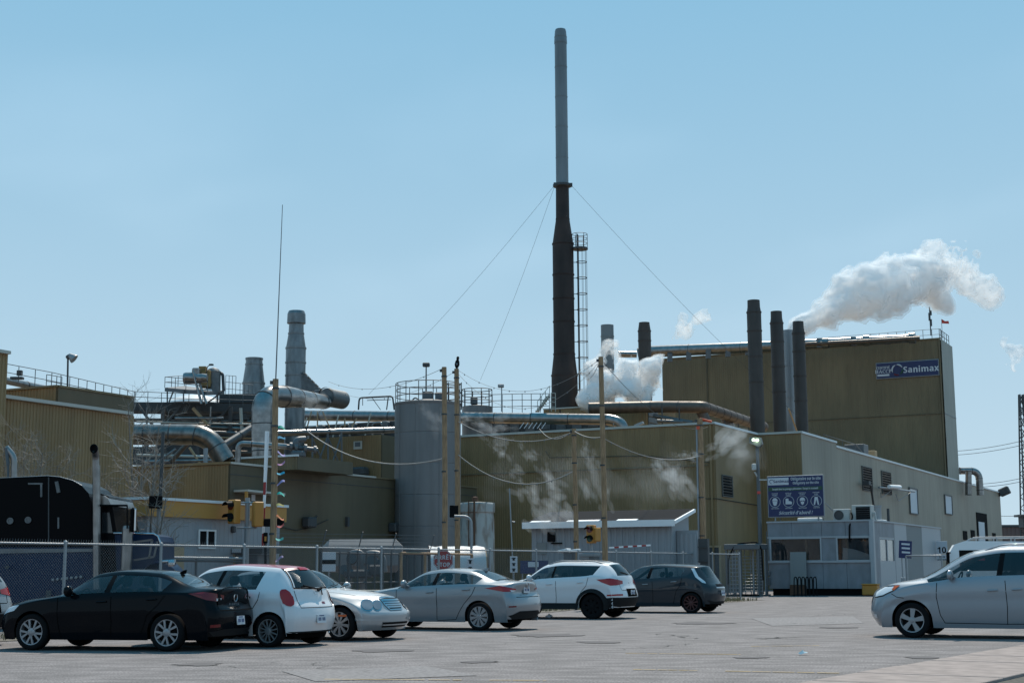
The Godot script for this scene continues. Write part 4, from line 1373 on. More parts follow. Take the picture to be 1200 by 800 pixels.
func louvre(t: Node3D, c: Vector3, w: float, h: float, n: int, facing: Basis, m: Material) -> void:
	var f = Node3D.new()
	f.name = "louvre"
	t.add_child(f, true)
	f.transform = Transform3D(facing, c)
	var st = S()
	box(st, Vector3(0, h / 2 + 0.03, 0.04), Vector3(w + 0.12, 0.06, 0.10)); box(st, Vector3(0, -h / 2 - 0.03, 0.04), Vector3(w + 0.12, 0.06, 0.10))
	box(st, Vector3(-w / 2 - 0.03, 0, 0.04), Vector3(0.06, h, 0.10)); box(st, Vector3(w / 2 + 0.03, 0, 0.04), Vector3(0.06, h, 0.10))
	part("frame", st, m, f)
	st = S()
	box(st, Vector3(0, 0, 0.004), Vector3(w, h, 0.03))
	part("opening", st, M.dark_opening, f)
	for i in n:
		st = S()
		box(st, Vector3(0, -h / 2 + (i + 0.5) * h / n, 0.05), Vector3(w, h / n * 0.5, 0.012), Basis(Vector3.RIGHT, 0.7))
		part("slat", st, m, f)


func build_main_hall() -> void:
	var t = thing("factory_hall", "long low factory hall of ribbed ochre cladding behind the white shed", "building", Vector3(12.506, 0.000, -90.000), SITE)
	shell(t, -34.0, 0.0, 10.3, 0.0, -60.0, M.ochre_cladding)
	front_cladding(t, -34.0, -0.35, 0.35, 10.3, 0.0, M.ochre_cladding)
	side_panels(t, -0.1, -8.83, 0.35, 10.3, 0.0, M.ochre_cladding, 8.8)
	trim(t, "corner_trim", Vector3(-0.17, 0, 0.04), Vector3(-0.17, 10.3, 0.04), 0.36, M.ochre_cladding, 0.08)
	trim(t, "parapet_flashing", Vector3(-34, 10.36, 0.03), Vector3(0.05, 10.36, 0.03), 0.16, M.flashing, 0.14)
	trim(t, "parapet_flashing", Vector3(0.03, 10.36, 0.0), Vector3(0.03, 10.36, -8.8), 0.16, M.flashing_white, 0.14)
	trim(t, "wall_joint", Vector3(-34, 7.75, 0.07), Vector3(-0.4, 7.75, 0.07), 0.05, M.ochre_cladding_dark, 0.09)
	trim(t, "base_plinth", Vector3(-34, 0.17, 0.03), Vector3(0.03, 0.17, 0.03), 0.1, M.louvre_grey, 0.34)
	trim(t, "base_plinth", Vector3(0.03, 0.17, 0), Vector3(0.03, 0.17, -8.8), 0.1, M.louvre_grey, 0.34)
	louvre(t, Vector3(0.04, (7.098 + 5.965) / 2, -2.113), 1.9, 1.25, 7, Basis(Vector3.UP, PI / 2), M.louvre_grey)
	# cable run along the front and round the corner
	var st = S()
	tube(st, [Vector3(-11.567, 9.109, 0) + Vector3(0, 0, 0.1), Vector3(-11.262, 8.648, 0) + Vector3(0, 0, 0.1), Vector3(-4.370, 8.480, 0) + Vector3(0, 0, 0.1), Vector3(-0.3, 7.9, 0.1)], 0.02, 5)
	part("conduit", st, M.cable, t)
	st = S()
	tube(st, [Vector3(-1.0, 5.997, 0.09), Vector3(-0.6, 5.677, 0.09), Vector3(0.1, 5.665, 0.05), Vector3(0.08, 5.559, -8.5)], 0.025, 5)
	part("conduit", st, M.cable, t)
	# yellow-framed doorway by the corner
	st = S()
	var dx: float = -0.401
	for x in [-0.62, 0.62]: box(st, Vector3(dx + x, 1.35, 0.09), Vector3(0.1, 2.7, 0.1))
	box(st, Vector3(dx, 2.75, 0.09), Vector3(1.34, 0.1, 0.1))
	part("door_frame", st, M.plywood, t)
	st = S()
	box(st, Vector3(dx, 1.35, 0.06), Vector3(1.12, 2.68, 0.06))
	part("door", st, M.steel_dark, t)
	st = S()
	box(st, Vector3(-5.082, 10.55, -0.3), Vector3(0.6, 0.16, 0.22), Basis(Vector3.BACK, 0.35))
	part("flood_lamp", st, M.galvanised, t)


func build_side_hall() -> void:
	var t = thing("factory_hall", "long beige flat-panelled factory wall running away behind the guard booth", "building", Vector3(19.205, 0.000, -96.530), SITE)
	var zs = -9.03
	shell(t, -30.0, 0.0, 10.3, 0.0, zs, M.ochre_cladding)
	shell(t, -40.0, -0.06, 10.0, zs, -83.8, M.beige_panel)
	front_cladding(t, -2.98, -0.05, 0.35, 10.3, 0.0, M.ochre_cladding)
	side_panels(t, -0.02, zs, 0.3, 10.3, 0.0, M.beige_panel, 9.0)
	side_panels(t, zs - 0.02, -83.8, 0.3, 10.0, -0.06, M.beige_panel, 37.0)
	trim(t, "parapet_flashing", Vector3(-3.0, 10.36, 0.03), Vector3(0.05, 10.36, 0.03), 0.16, M.flashing, 0.14)
	trim(t, "parapet_flashing", Vector3(0.03, 10.36, -0.05), Vector3(0.03, 10.36, zs), 0.18, M.flashing_white, 0.14)
	trim(t, "parapet_flashing", Vector3(-0.02, 10.06, zs), Vector3(-0.02, 10.06, -83.8), 0.18, M.flashing_white, 0.14)
	louvre(t, Vector3(-0.01, (8.860 + 7.529) / 2, -18.120), 3.0, 1.75, 9, Basis(Vector3.UP, PI / 2), M.louvre_grey)
	louvre(t, Vector3(-0.01, (8.856 + 7.561) / 2, -24.648), 3.2, 1.75, 9, Basis(Vector3.UP, PI / 2), M.louvre_grey)
	# two pale blanked windows
	for q in [[-34.751, 8.184, 6.086, 3.1], [-50.913, 8.268, 6.558, 3.4]]:
		var w = Node3D.new()
		w.name = "window"
		t.add_child(w, true)
		w.position = Vector3(0, (q[1] + q[2]) / 2, q[0])
		var h: float = q[1] - q[2]
		var st = S()
		box(st, Vector3(0.0, 0, 0), Vector3(0.10, h, q[3]))
		part("pane", st, M.sign_white, w)
		st = S()
		for s in [-1, 1]:
			box(st, Vector3(0.04, 0, s * (q[3] / 2 + 0.05)), Vector3(0.16, h + 0.2, 0.1))
			box(st, Vector3(0.04, s * (h / 2 + 0.05), 0), Vector3(0.16, 0.1, q[3]))
		part("frame", st, M.louvre_grey, w)
	# loading door and small dark windows far down the wall
	var st = S()
	box(st, Vector3(0.0, 5.008, -69.839), Vector3(0.14, 4.4, 6.5))
	part("door_recess", st, M.dark_opening, t)
	st = S()
	box(st, Vector3(0.05, 4.527, -69.017), Vector3(0.14, 3.4, 3.6))
	part("loading_door", st, M.sign_white, t)
	for q in [Vector3(0, 4.623, -59.288), Vector3(0, 4.795, -63.815), Vector3(0, 4.767, -77.582)]:
		st = S()
		box(st, q, Vector3(0.1, 0.9, 2.2))
		part("window", st, M.dark_opening, t)
	st = S()
	var p: Vector3 = Vector3(0, 9.840, -83.707)
	box(st, p + Vector3(0.6, 0.3, 0.6), Vector3(1.2, 0.9, 1.0), Basis(Vector3.BACK, 0.4), 0.1)
	bar(st, p + Vector3(0, -0.2, 0.5), p + Vector3(0.5, 0.1, 0.6), 0.1, 6)
	part("flood_lamp", st, M.steel_dark, t)
	# bracket arm with a lit tube and a leaning mast on the wall
	st = S()
	tube(st, [Vector3(0, 7.713, -16.399) + Vector3(0.3, 0, 0), Vector3(0, 7.621, -17.193) + Vector3(0.5, 0, 0), Vector3(0, 5.577, -18.466) + Vector3(0.4, 0, 0)], 0.09, 6)
	box(st, Vector3(0, 7.751, -15.871) + Vector3(0.5, 0, 0), Vector3(0.5, 0.3, 0.7))
	part("camera_mast", st, M.steel_dark, t)
	st = S()
	bar(st, Vector3(0, 7.636, -20.261) + Vector3(0.4, 0, 0), Vector3(0, 7.833, -32.140) + Vector3(0.7, 0, 0), 0.09, 6)
	bar(st, Vector3(0, 7.257, -20.762) + Vector3(0.4, 0, 0), Vector3(0, 6.899, -21.853) + Vector3(0.2, 0, 0), 0.03, 5)
	bar(st, Vector3(0, 6.899, -21.853) + Vector3(0.2, 0, 0), Vector3(0, 7.540, -24.061) + Vector3(0.5, 0, 0), 0.03, 5)
	bar(st, Vector3(0, 7.356, -26.174) + Vector3(0.4, 0, 0), Vector3(0, 6.867, -27.968) + Vector3(0.2, 0, 0), 0.03, 5)
	bar(st, Vector3(0, 6.867, -27.968) + Vector3(0.2, 0, 0), Vector3(0, 7.714, -31.101) + Vector3(0.6, 0, 0), 0.03, 5)
	part("bracket_arm", st, M.galvanised, t)
	st = S()
	bar(st, Vector3(0, 7.733, -22.309) + Vector3(0.75, 0.05, 0), Vector3(0, 7.886, -26.284) + Vector3(0.75, 0.05, 0), 0.16, 8)
	part("tube_lamp", st, M.white_paint, t)
	# boxes on the roof edge
	st = S()
	box(st, Vector3(0, 9.909, -20.122) + Vector3(-2, 0.2, 0), Vector3(2.0, 0.7, 5.0), Basis(), 0.05)
	box(st, Vector3(0, 10.121, -23.373) + Vector3(-2, 0.6, 0), Vector3(1.6, 1.2, 1.6), Basis(), 0.05)
	part("roof_unit", st, M.steel_grey, t)
	st = S()
	box(st, Vector3(0, 10.013, -28.315) + Vector3(-2, 0.5, 0), Vector3(0.9, 1.3, 0.9), Basis(), 0.04)
	part("roof_unit", st, M.plywood, t)
	st = S()
	for z in [-11.0, -15.0, -19.0, -23.0]: bar(st, Vector3(-1.0, 10.0, z), Vector3(-1.0, 10.0 + (1.0 if z > -22 else 0.2), z), 0.03, 5)
	bar(st, Vector3(-1, 11.0, -9.5), Vector3(-1, 11.0, -19.0), 0.03, 5)
	bar(st, Vector3(-1, 11.0, -19.0), Vector3(-1, 10.1, -23.0), 0.03, 5)
	bar(st, Vector3(-1, 10.5, -9.5), Vector3(-1, 10.5, -21.0), 0.03, 5)
	part("handrail", st, M.steel_grey, t)
	st = S()
	bar(st, Vector3(0, 11.070, -4.307) + Vector3(-2, 1.4, 0), Vector3(0, 10.397, -7.134) + Vector3(-2, -0.1, 0), 0.06, 6)
	part("roof_strut", st, M.plywood, t)


func build_tall_block() -> void:
	var t = thing("process_building", "tall windowless olive block carrying the blue company sign", "building", Vector3(42.655, 0.000, -142.553), SITE)
	var h = 23.84
	shell(t, -29.6, -0.1, h, -0.01, -5.92, M.ochre_cladding_dark)
	front_cladding(t, -29.6, -0.3, 8.0, h, 0.0, M.ochre_cladding_dark, 0.24)
	side_panels(t, -0.02, -5.9, 10.0, h, 0.0, M.grey_panel, 5.9)
	trim(t, "corner_trim", Vector3(-0.15, 8, 0.05), Vector3(-0.15, h, 0.05), 0.3, M.ochre_cladding_dark, 0.1)
	trim(t, "parapet_flashing", Vector3(-29.6, h + 0.06, 0.04), Vector3(0.06, h + 0.06, 0.04), 0.2, M.ochre_cladding_dark, 0.12)
	trim(t, "wall_joint", Vector3(-24.469, 8, 0.07), Vector3(-24.469, h, 0.07), 0.12, M.olive_panel, 0.12)
	trim(t, "wall_joint", Vector3(-29.6, 16.423, 0.07), Vector3(0, 16.423, 0.07), 0.06, M.olive_panel, 0.06)
	trim(t, "wall_joint", Vector3(0.05, 16.423, 0), Vector3(0.05, 16.423, -5.9), 0.05, M.stack_grey, 0.06)
	# railing at the right end of the roof
	var st = S()
	for i in 9:
		var x = -7.0 + i * 0.87
		bar(st, Vector3(x, h, -0.4), Vector3(x, h + 1.1, -0.4), 0.03, 5)
	for y in [0.55, 1.1]:
		bar(st, Vector3(-25.0, h + y, -0.4), Vector3(-0.2, h + y, -0.4), 0.022, 5)
		bar(st, Vector3(-0.2, h + y, -0.4), Vector3(-0.2, h + y, -5.6), 0.03, 5)
	for i in 8:
		bar(st, Vector3(-25.0 + i * 2.2, h, -0.4), Vector3(-25.0 + i * 2.2, h + 1.1, -0.4), 0.022, 5)
	for i in 5: bar(st, Vector3(-0.2, h, -0.5 - i * 1.25), Vector3(-0.2, h + 1.1, -0.5 - i * 1.25), 0.035, 5)
	part("roof_railing", st, M.steel_grey, t)
	# antenna mast and a small red and white wind flag
	var m = thing("antenna_mast", "thin antenna mast on the corner of the tall block's roof", "antenna", Vector3(42.006, 24.359, -143.600))
	st = S()
	bar(st, Vector3.ZERO, Vector3(0, 2.9, 0), 0.06, 6)
	part("mast", st, M.steel_dark, m)
	st = S()
	for k in [[0.08, 1.3, 0.7], [-0.06, 1.9, 0.8], [0.1, 2.3, 0.5]]: box(st, Vector3(k[0], k[1], 0), Vector3(0.16, k[2], 0.14))
	part("aerial", st, M.steel_dark, m)
	m = thing("wind_flag", "small red flag on a thin staff at the tall block's roof corner", "flag", Vector3(43.417, 24.235, -144.500))
	st = S()
	bar(st, Vector3.ZERO, Vector3(0, 1.9, 0), 0.025, 5)
	part("staff", st, M.steel_grey, m)
	st = S()
	prism(st, PackedVector2Array([Vector2(0, 1.5), Vector2(0.75, 1.45), Vector2(0.7, 1.75), Vector2(0.35, 1.72), Vector2(0, 1.95)]), 0.02)
	part("cloth", st, mat("flag_red", lin(0.55, 0.05, 0.03), 0.7), m)


func build_left_blocks() -> void:
	# ribbed wall at the far left
	var t = thing("factory_block", "ribbed ochre wall with a pale ledge behind the black truck", "building", Vector3(-19.129, 0.000, -55.000), SITE)
	var h: float = 8.014
	shell(t, -20.0, 0.0, h - 0.1, 1.3, -6.85, M.ochre_cladding)
	side_cladding(t, 1.3, -6.85, 0.2, h - 0.12, 0.0, M.ochre_cladding)
	trim(t, "ledge_flashing", Vector3(0.06, h - 0.03, 1.2), Vector3(0.06, h - 0.03, -6.6), 0.30, M.flashing, 0.13)
	# upper storey set back
	var u = thing("factory_block", "upper storey with a flat side above the pale ledge", "building", Vector3(-18.335, 0.000, -58.000), SITE)
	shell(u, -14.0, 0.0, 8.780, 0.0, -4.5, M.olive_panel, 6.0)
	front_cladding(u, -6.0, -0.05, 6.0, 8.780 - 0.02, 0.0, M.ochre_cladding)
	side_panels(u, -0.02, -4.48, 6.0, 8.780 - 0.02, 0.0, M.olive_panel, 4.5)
	trim(u, "parapet_flashing", Vector3(-6, 8.780 + 0.03, 0.03), Vector3(0.05, 8.780 + 0.03, 0.03), 0.12, M.ochre_cladding_dark, 0.08)
	trim(u, "parapet_flashing", Vector3(0.03, 8.780 + 0.03, 0), Vector3(0.03, 8.780 + 0.03, -4.5), 0.12, M.ochre_cladding_dark, 0.08)
	# tall corner at the picture's edge
	var c = thing("factory_block", "taller ribbed corner at the left edge of the works", "building", Vector3(-19.129, 0.000, -55.000) + Vector3(-0.1, 0, 1.25), SITE)
	shell(c, -20.0, 0.02, 9.575, 8.0, -0.4, M.ochre_cladding)
	side_cladding(c, 8.0, -0.4, 0.2, 9.575 - 0.05, 0.03, M.ochre_cladding)
	trim(c, "parapet_flashing", Vector3(0.1, 9.575, 8.0), Vector3(0.1, 9.575, -0.4), 0.2, M.flashing, 0.12)
	# middle block with ribbed front and flat side
	t = thing("factory_block", "flat-roofed block with ribbed front and dark flat side, behind the gatehouse", "building", Vector3(-13.656, 0.000, -70.000), SITE)
	h = 6.57
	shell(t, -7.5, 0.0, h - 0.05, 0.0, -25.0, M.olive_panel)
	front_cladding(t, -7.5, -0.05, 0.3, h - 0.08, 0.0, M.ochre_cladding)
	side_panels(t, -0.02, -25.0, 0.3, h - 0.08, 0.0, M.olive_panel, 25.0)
	trim(t, "parapet_flashing", Vector3(-7.5, h, 0.03), Vector3(0.05, h, 0.03), 0.14, M.ochre_cladding, 0.12)
	trim(t, "parapet_flashing", Vector3(0.03, h, 0.0), Vector3(0.03, h, -13.0), 0.16, M.flashing, 0.10)
	trim(t, "parapet_flashing", Vector3(0.03, h - 0.02, -13.0), Vector3(0.03, h - 0.02, -25.0), 0.14, M.ochre_cladding_dark, 0.08)
	trim(t, "wall_joint", Vector3(0.045, h - 0.55, 0), Vector3(0.045, h - 0.55, -25), 0.03, M.steel_dark, 0.03)
	trim(t, "canopy", Vector3(0, 5.234, -0.315) + Vector3(0.45, 0, 0), Vector3(0, 5.179, -3.331) + Vector3(0.45, 0, 0), 0.9, M.flashing, 0.1)
	trim(t, "canopy_post", Vector3(0, 5.193, -0.317) + Vector3(0.8, 0, 0), Vector3(0, 4.212, -0.355) + Vector3(0.8, 0, 0), 0.12, M.fascia_yellow)
	var st = S()
	box(st, Vector3(0, 4.347, -1.963), Vector3(0.12, 0.5, 4.2))
	part("window", st, M.dark_opening, t)
	st = S()
	box(st, Vector3(0, 4.970, -1.872), Vector3(0.1, 0.3, 0.3))
	part("notice", st, M.sign_white, t)
	st = S()
	box(st, Vector3(0, 3.877, -6.313) + Vector3(0.3, 0, 0), Vector3(0.5, 0.55, 0.75), Basis(), 0.08)
	bar(st, Vector3(0, 3.975, -6.692) + Vector3(0.2, 0, 0), Vector3(0, 4.244, -6.839) + Vector3(0.4, 0, 0), 0.06, 6)
	part("wall_fan", st, M.steel_dark, t)
	st = S()
	tube(st, [Vector3(0, 3.606, -4.099) + Vector3(0.1, 0, 0), Vector3(0, 3.464, -5.422) + Vector3(0.1, 0, 0), Vector3(0, 3.623, -6.702) + Vector3(0.1, 0, 0), Vector3(0, 4.087, -8.332) + Vector3(0.1, 0, 0)], 0.02, 5)
	part("conduit", st, M.cable, t)
	st = S()
	box(st, Vector3(0, 4.022, -10.125) + Vector3(0.1, 0, 0), Vector3(0.2, 0.5, 0.2)); box(st, Vector3(0, 3.806, -14.666) + Vector3(0.3, 0, 0), Vector3(0.5, 0.5, 0.6), Basis(), 0.06)
	part("junction_box", st, M.steel_dark, t)
	# low penthouse on its roof
	var k = thing("roof_house", "low roof house with a pale edge among the pipes on the middle block", "building", Vector3(-13.833, 0.000, -74.000) + Vector3(3.1, 0, 1.6), SITE)
	shell(k, -4.5, 0.0, 7.069, 0.0, -5.0, M.olive_panel, 6.4)
	front_cladding(k, -4.5, -0.02, 6.4, 7.069, 0.0, M.ochre_cladding_dark)
	trim(k, "parapet_flashing", Vector3(-4.5, 7.069 + 0.03, 0.03), Vector3(0.05, 7.069 + 0.03, 0.03), 0.14, M.flashing_white, 0.1)
	# rear block above
	k = thing("factory_block", "shadowed ribbed block with a small window under the pipes left of the grey silo", "building", Vector3(-8.154, 0.000, -90.000), SITE)
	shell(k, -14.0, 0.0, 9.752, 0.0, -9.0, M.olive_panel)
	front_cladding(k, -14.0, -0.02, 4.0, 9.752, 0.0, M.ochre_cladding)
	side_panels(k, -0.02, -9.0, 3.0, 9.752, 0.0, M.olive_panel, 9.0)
	st = S()
	var wp: Vector3 = Vector3(-1.691, 9.163, 0)
	box(st, wp + Vector3(0, 0, 0.06), Vector3(0.62, 0.5, 0.05))
	var w = Node3D.new()
	w.name = "window"
	k.add_child(w, true)
	part("frame", st, M.flashing, w)
	st = S()
	box(st, wp + Vector3(0, 0.05, 0.09), Vector3(0.4, 0.28, 0.02))
	part("pane", st, M.steel_grey, w)
	st = S()
	box(st, Vector3(-1.229, 7.466, 0) + Vector3(0, 0, 0.5), Vector3(0.95, 0.55, 0.8), Basis(), 0.12)
	part("wall_fan", st, M.steel_dark, k)
	# penthouse on the hall roof
	k = thing("roof_house", "square ribbed roof house at the foot of the tall chimney", "building", Vector3(9.631, 0.000, -104.000), SITE)
	shell(k, -8.2, 0.0, 13.161, 0.0, -6.0, M.ochre_cladding, 10.2)
	front_cladding(k, -8.2, -0.02, 10.2, 13.161, 0.0, M.ochre_cladding, 0.26)
	trim(k, "parapet_flashing", Vector3(-8.2, 13.161 + 0.05, 0.03), Vector3(0.05, 13.161 + 0.05, 0.03), 0.14, M.flashing, 0.1)
	st = S()
	for y in 6: box(st, Vector3(0.05, 10.7 + y * 0.45, -1.2), Vector3(0.08, 0.40, 1.8), Basis(), 0.02)
	part("roller_shutter", st, M.stack_grey, k)


func build_far() -> void:
	var t = thing("factory_block", "low brownish-red building with a dark roof edge at the far right", "building", Vector3(71.186, 0.000, -215.000))
	var st = S()
	var h: float = 7.381
	box(st, Vector3(20, h / 2, -10), Vector3(40, h, 20))
	part("wall", st, M.brick_far, t)
	st = S()
	ribbed(st, 0, 40, 0.3, h - 0.2, h - 0.2, 0.6, 0.08, Transform3D(Basis(), Vector3(0, 0, 0.02)))
	part("front_cladding", st, M.brick_far, t)
	trim(t, "parapet_flashing", Vector3(0, h, 0.05), Vector3(40, h, 0.05), 0.4, M.steel_dark, 0.35)
	# lattice mast with cabin
	t = thing("lattice_mast", "dark lattice mast at the right edge of the picture", "mast", Vector3(72.343, 0.000, -205.000))
	st = S()
	var top: float = 25.631
	for i in 4:
		var o = Vector3((1 if i & 1 else -1) * 0.5, 0, (1 if i & 2 else -1) * 0.5)
		bar(st, o * 2.2, o * 0.5 + Vector3(0, top, 0), 0.12, 4)
	var k = 0
	while k < 16:
		var y0 = top * k / 16.0
		var y1 = top * (k + 1) / 16.0
		var w0 = lerpf(1.1, 0.25, k / 16.0)
		var w1 = lerpf(1.1, 0.25, (k + 1) / 16.0)
		for z in [-1, 1]:
			bar(st, Vector3(-w0, y0, z * w0), Vector3(w1, y1, z * w1), 0.06, 4)
			bar(st, Vector3(w0, y0, z * w0), Vector3(-w1, y1, z * w1), 0.06, 4)
		k += 1
	part("lattice", st, M.steel_dark, t)
	st = S()
	box(st, Vector3(0, 7.686, 0), Vector3(2.2, 1.6, 2.0)); box(st, Vector3(0, 8.518, 0), Vector3(3.2, 0.3, 2.6))
	part("cabin", st, M.steel_dark, t)
	# power lines
	power_line(Vector3(65.422, 18.412, -215.000), Vector3(66.959, 17.769, -185.000), "upper left strand of the paired power lines above the right end")
	power_line(Vector3(65.392, 17.843, -215.000), Vector3(66.925, 17.224, -185.000), "second strand of the paired power lines above the right end")
	power_line(Vector3(67.936, 13.542, -215.000), Vector3(66.665, 13.039, -185.000), "third strand of power line, level with the chrome ducts at the right")
	power_line(Vector3(67.911, 13.102, -215.000), Vector3(66.638, 12.606, -185.000), "fourth strand of power line, just under the third at the right")
	power_line(Vector3(70.198, 9.020, -215.000), Vector3(66.363, 8.185, -185.000), "lowest strand of power line over the far brown building")


func power_line(a: Vector3, b: Vector3, label: String) -> void:
	var st = S()
	var pts = []
	for i in 9:
		var f = i / 8.0
		pts.append(a.lerp(b, f) - Vector3(0, 1.2 * f * (1 - f), 0))
	tube(st, pts, 0.035, 5)
	var o = part(numbered("power_line"), st, M.cable, self)
	tag(o, label, "cable", "power lines at the right")


# ------------------------------------------------------------------ pipes, stacks, tanks
func pipe(called: String, label: String, pts: Array, r, m: Material, bend := 0.0, joints := 3.0, cat := "pipe", sides := 18) -> Node3D:
	var t = thing(called, label, cat, pts[0])
	var line = bent(pts, bend, 7) if bend > 0 else pts
	var st = S()
	tube(st, line, r, sides)
	wpart("duct", st, m, t)
	# raised joint rings
	st = S()
	var acc = 0.0
	for i in line.size() - 1:
		var d: Vector3 = line[i + 1] - line[i]
		var l = d.length()
		while acc < l:
			var f = acc / l
			var rr: float = (lerpf(r[i], r[i + 1], f) if r is Array else r)
			flange(st, line[i] + d * f, d, rr * 1.03 + 0.006, 0.055, sides)
			acc += joints if i > 0 or joints > 0 else l
		acc -= l
	var f = wpart("joint_rings", st, M.steel_dark, t)
	f.set_meta("kind", "stuff")
	return t


func stack(called: String, label: String, foot: Vector3, prof: Array, m: Material, rings: Array, cap = null, group := "") -> Node3D:
	# prof in metres above foot
	var t = thing(called, label, "chimney", foot)
	if group: t.set_meta("group", group)
	var st = S()
	lathe(st, prof, 24, Transform3D(), false)
	part("shaft", st, m, t)
	for y in rings:
		var r = 0.0
		for i in prof.size() - 1:
			if y >= prof[i][1] and y <= prof[i + 1][1]: r = lerpf(prof[i][0], prof[i + 1][0], (y - prof[i][1]) / maxf(0.001, prof[i + 1][1] - prof[i][1]))
		st = S()
		lathe(st, [[r, y - 0.05], [r + 0.035, y - 0.05], [r + 0.035, y + 0.05], [r, y + 0.05]], 24)
		part("ring", st, m, t)
	if cap != null:
		st = S()
		lathe(st, cap, 24)
		part("cap", st, m, t)
	st = S()
	var top = prof[-1]
	lathe(st, [[0.0, top[1] - 0.3], [top[0] - 0.03, top[1] - 0.3], [top[0] - 0.03, top[1] + 0.004], [top[0], top[1] + 0.004]], 24)
	part("mouth", st, M.dark_opening, t)
	return t


func railing(parent: Node3D, pts: Array, h: float, gap: float, m: Material, r := 0.025, mid := 1) -> void:
	# world points along the walkway edge
	var st = S()
	for i in pts.size() - 1:
		var a: Vector3 = pts[i]
		var b: Vector3 = pts[i + 1]
		var n = maxi(1, int(round((b - a).length() / gap)))
		for k in n + (1 if i == pts.size() - 2 else 0):
			var p = a.lerp(b, float(k) / n)
			bar(st, p, p + Vector3(0, h, 0), r, 5)
		for k in mid + 1:
			var y = h * (k + 1.0) / (mid + 1.0)
			bar(st, a + Vector3(0, y, 0), b + Vector3(0, y, 0), r * 0.9, 5)
	wpart("railing", st, m, parent)


func ring_pts(c: Vector3, r: float, n := 20, a0 := 0.0, a1 := TAU) -> Array:
	var o = []
	for i in n + 1:
		var t = lerpf(a0, a1, float(i) / n)
		o.append(c + Vector3(cos(t) * r, 0, sin(t) * r))
	return o


func lamp_post(called: String, label: String, foot: Vector3, h: float, head: Vector3, size: Vector3, m: Material) -> Node3D:
	var t = thing(called, label, "lamp", foot)
	var st = S()
	bar(st, Vector3.ZERO, Vector3(0, h, 0), 0.05, 8, 0.035)
	part("post", st, m, t)
	st = S()
	box(st, Vector3(0, h, 0) + head, size, Basis(), minf(size.x, size.y) * 0.2)
	bar(st, Vector3(0, h - 0.1, 0), Vector3(0, h, 0) + head * 0.6, 0.04, 6)
	part("lamp_head", st, m, t)
	return t


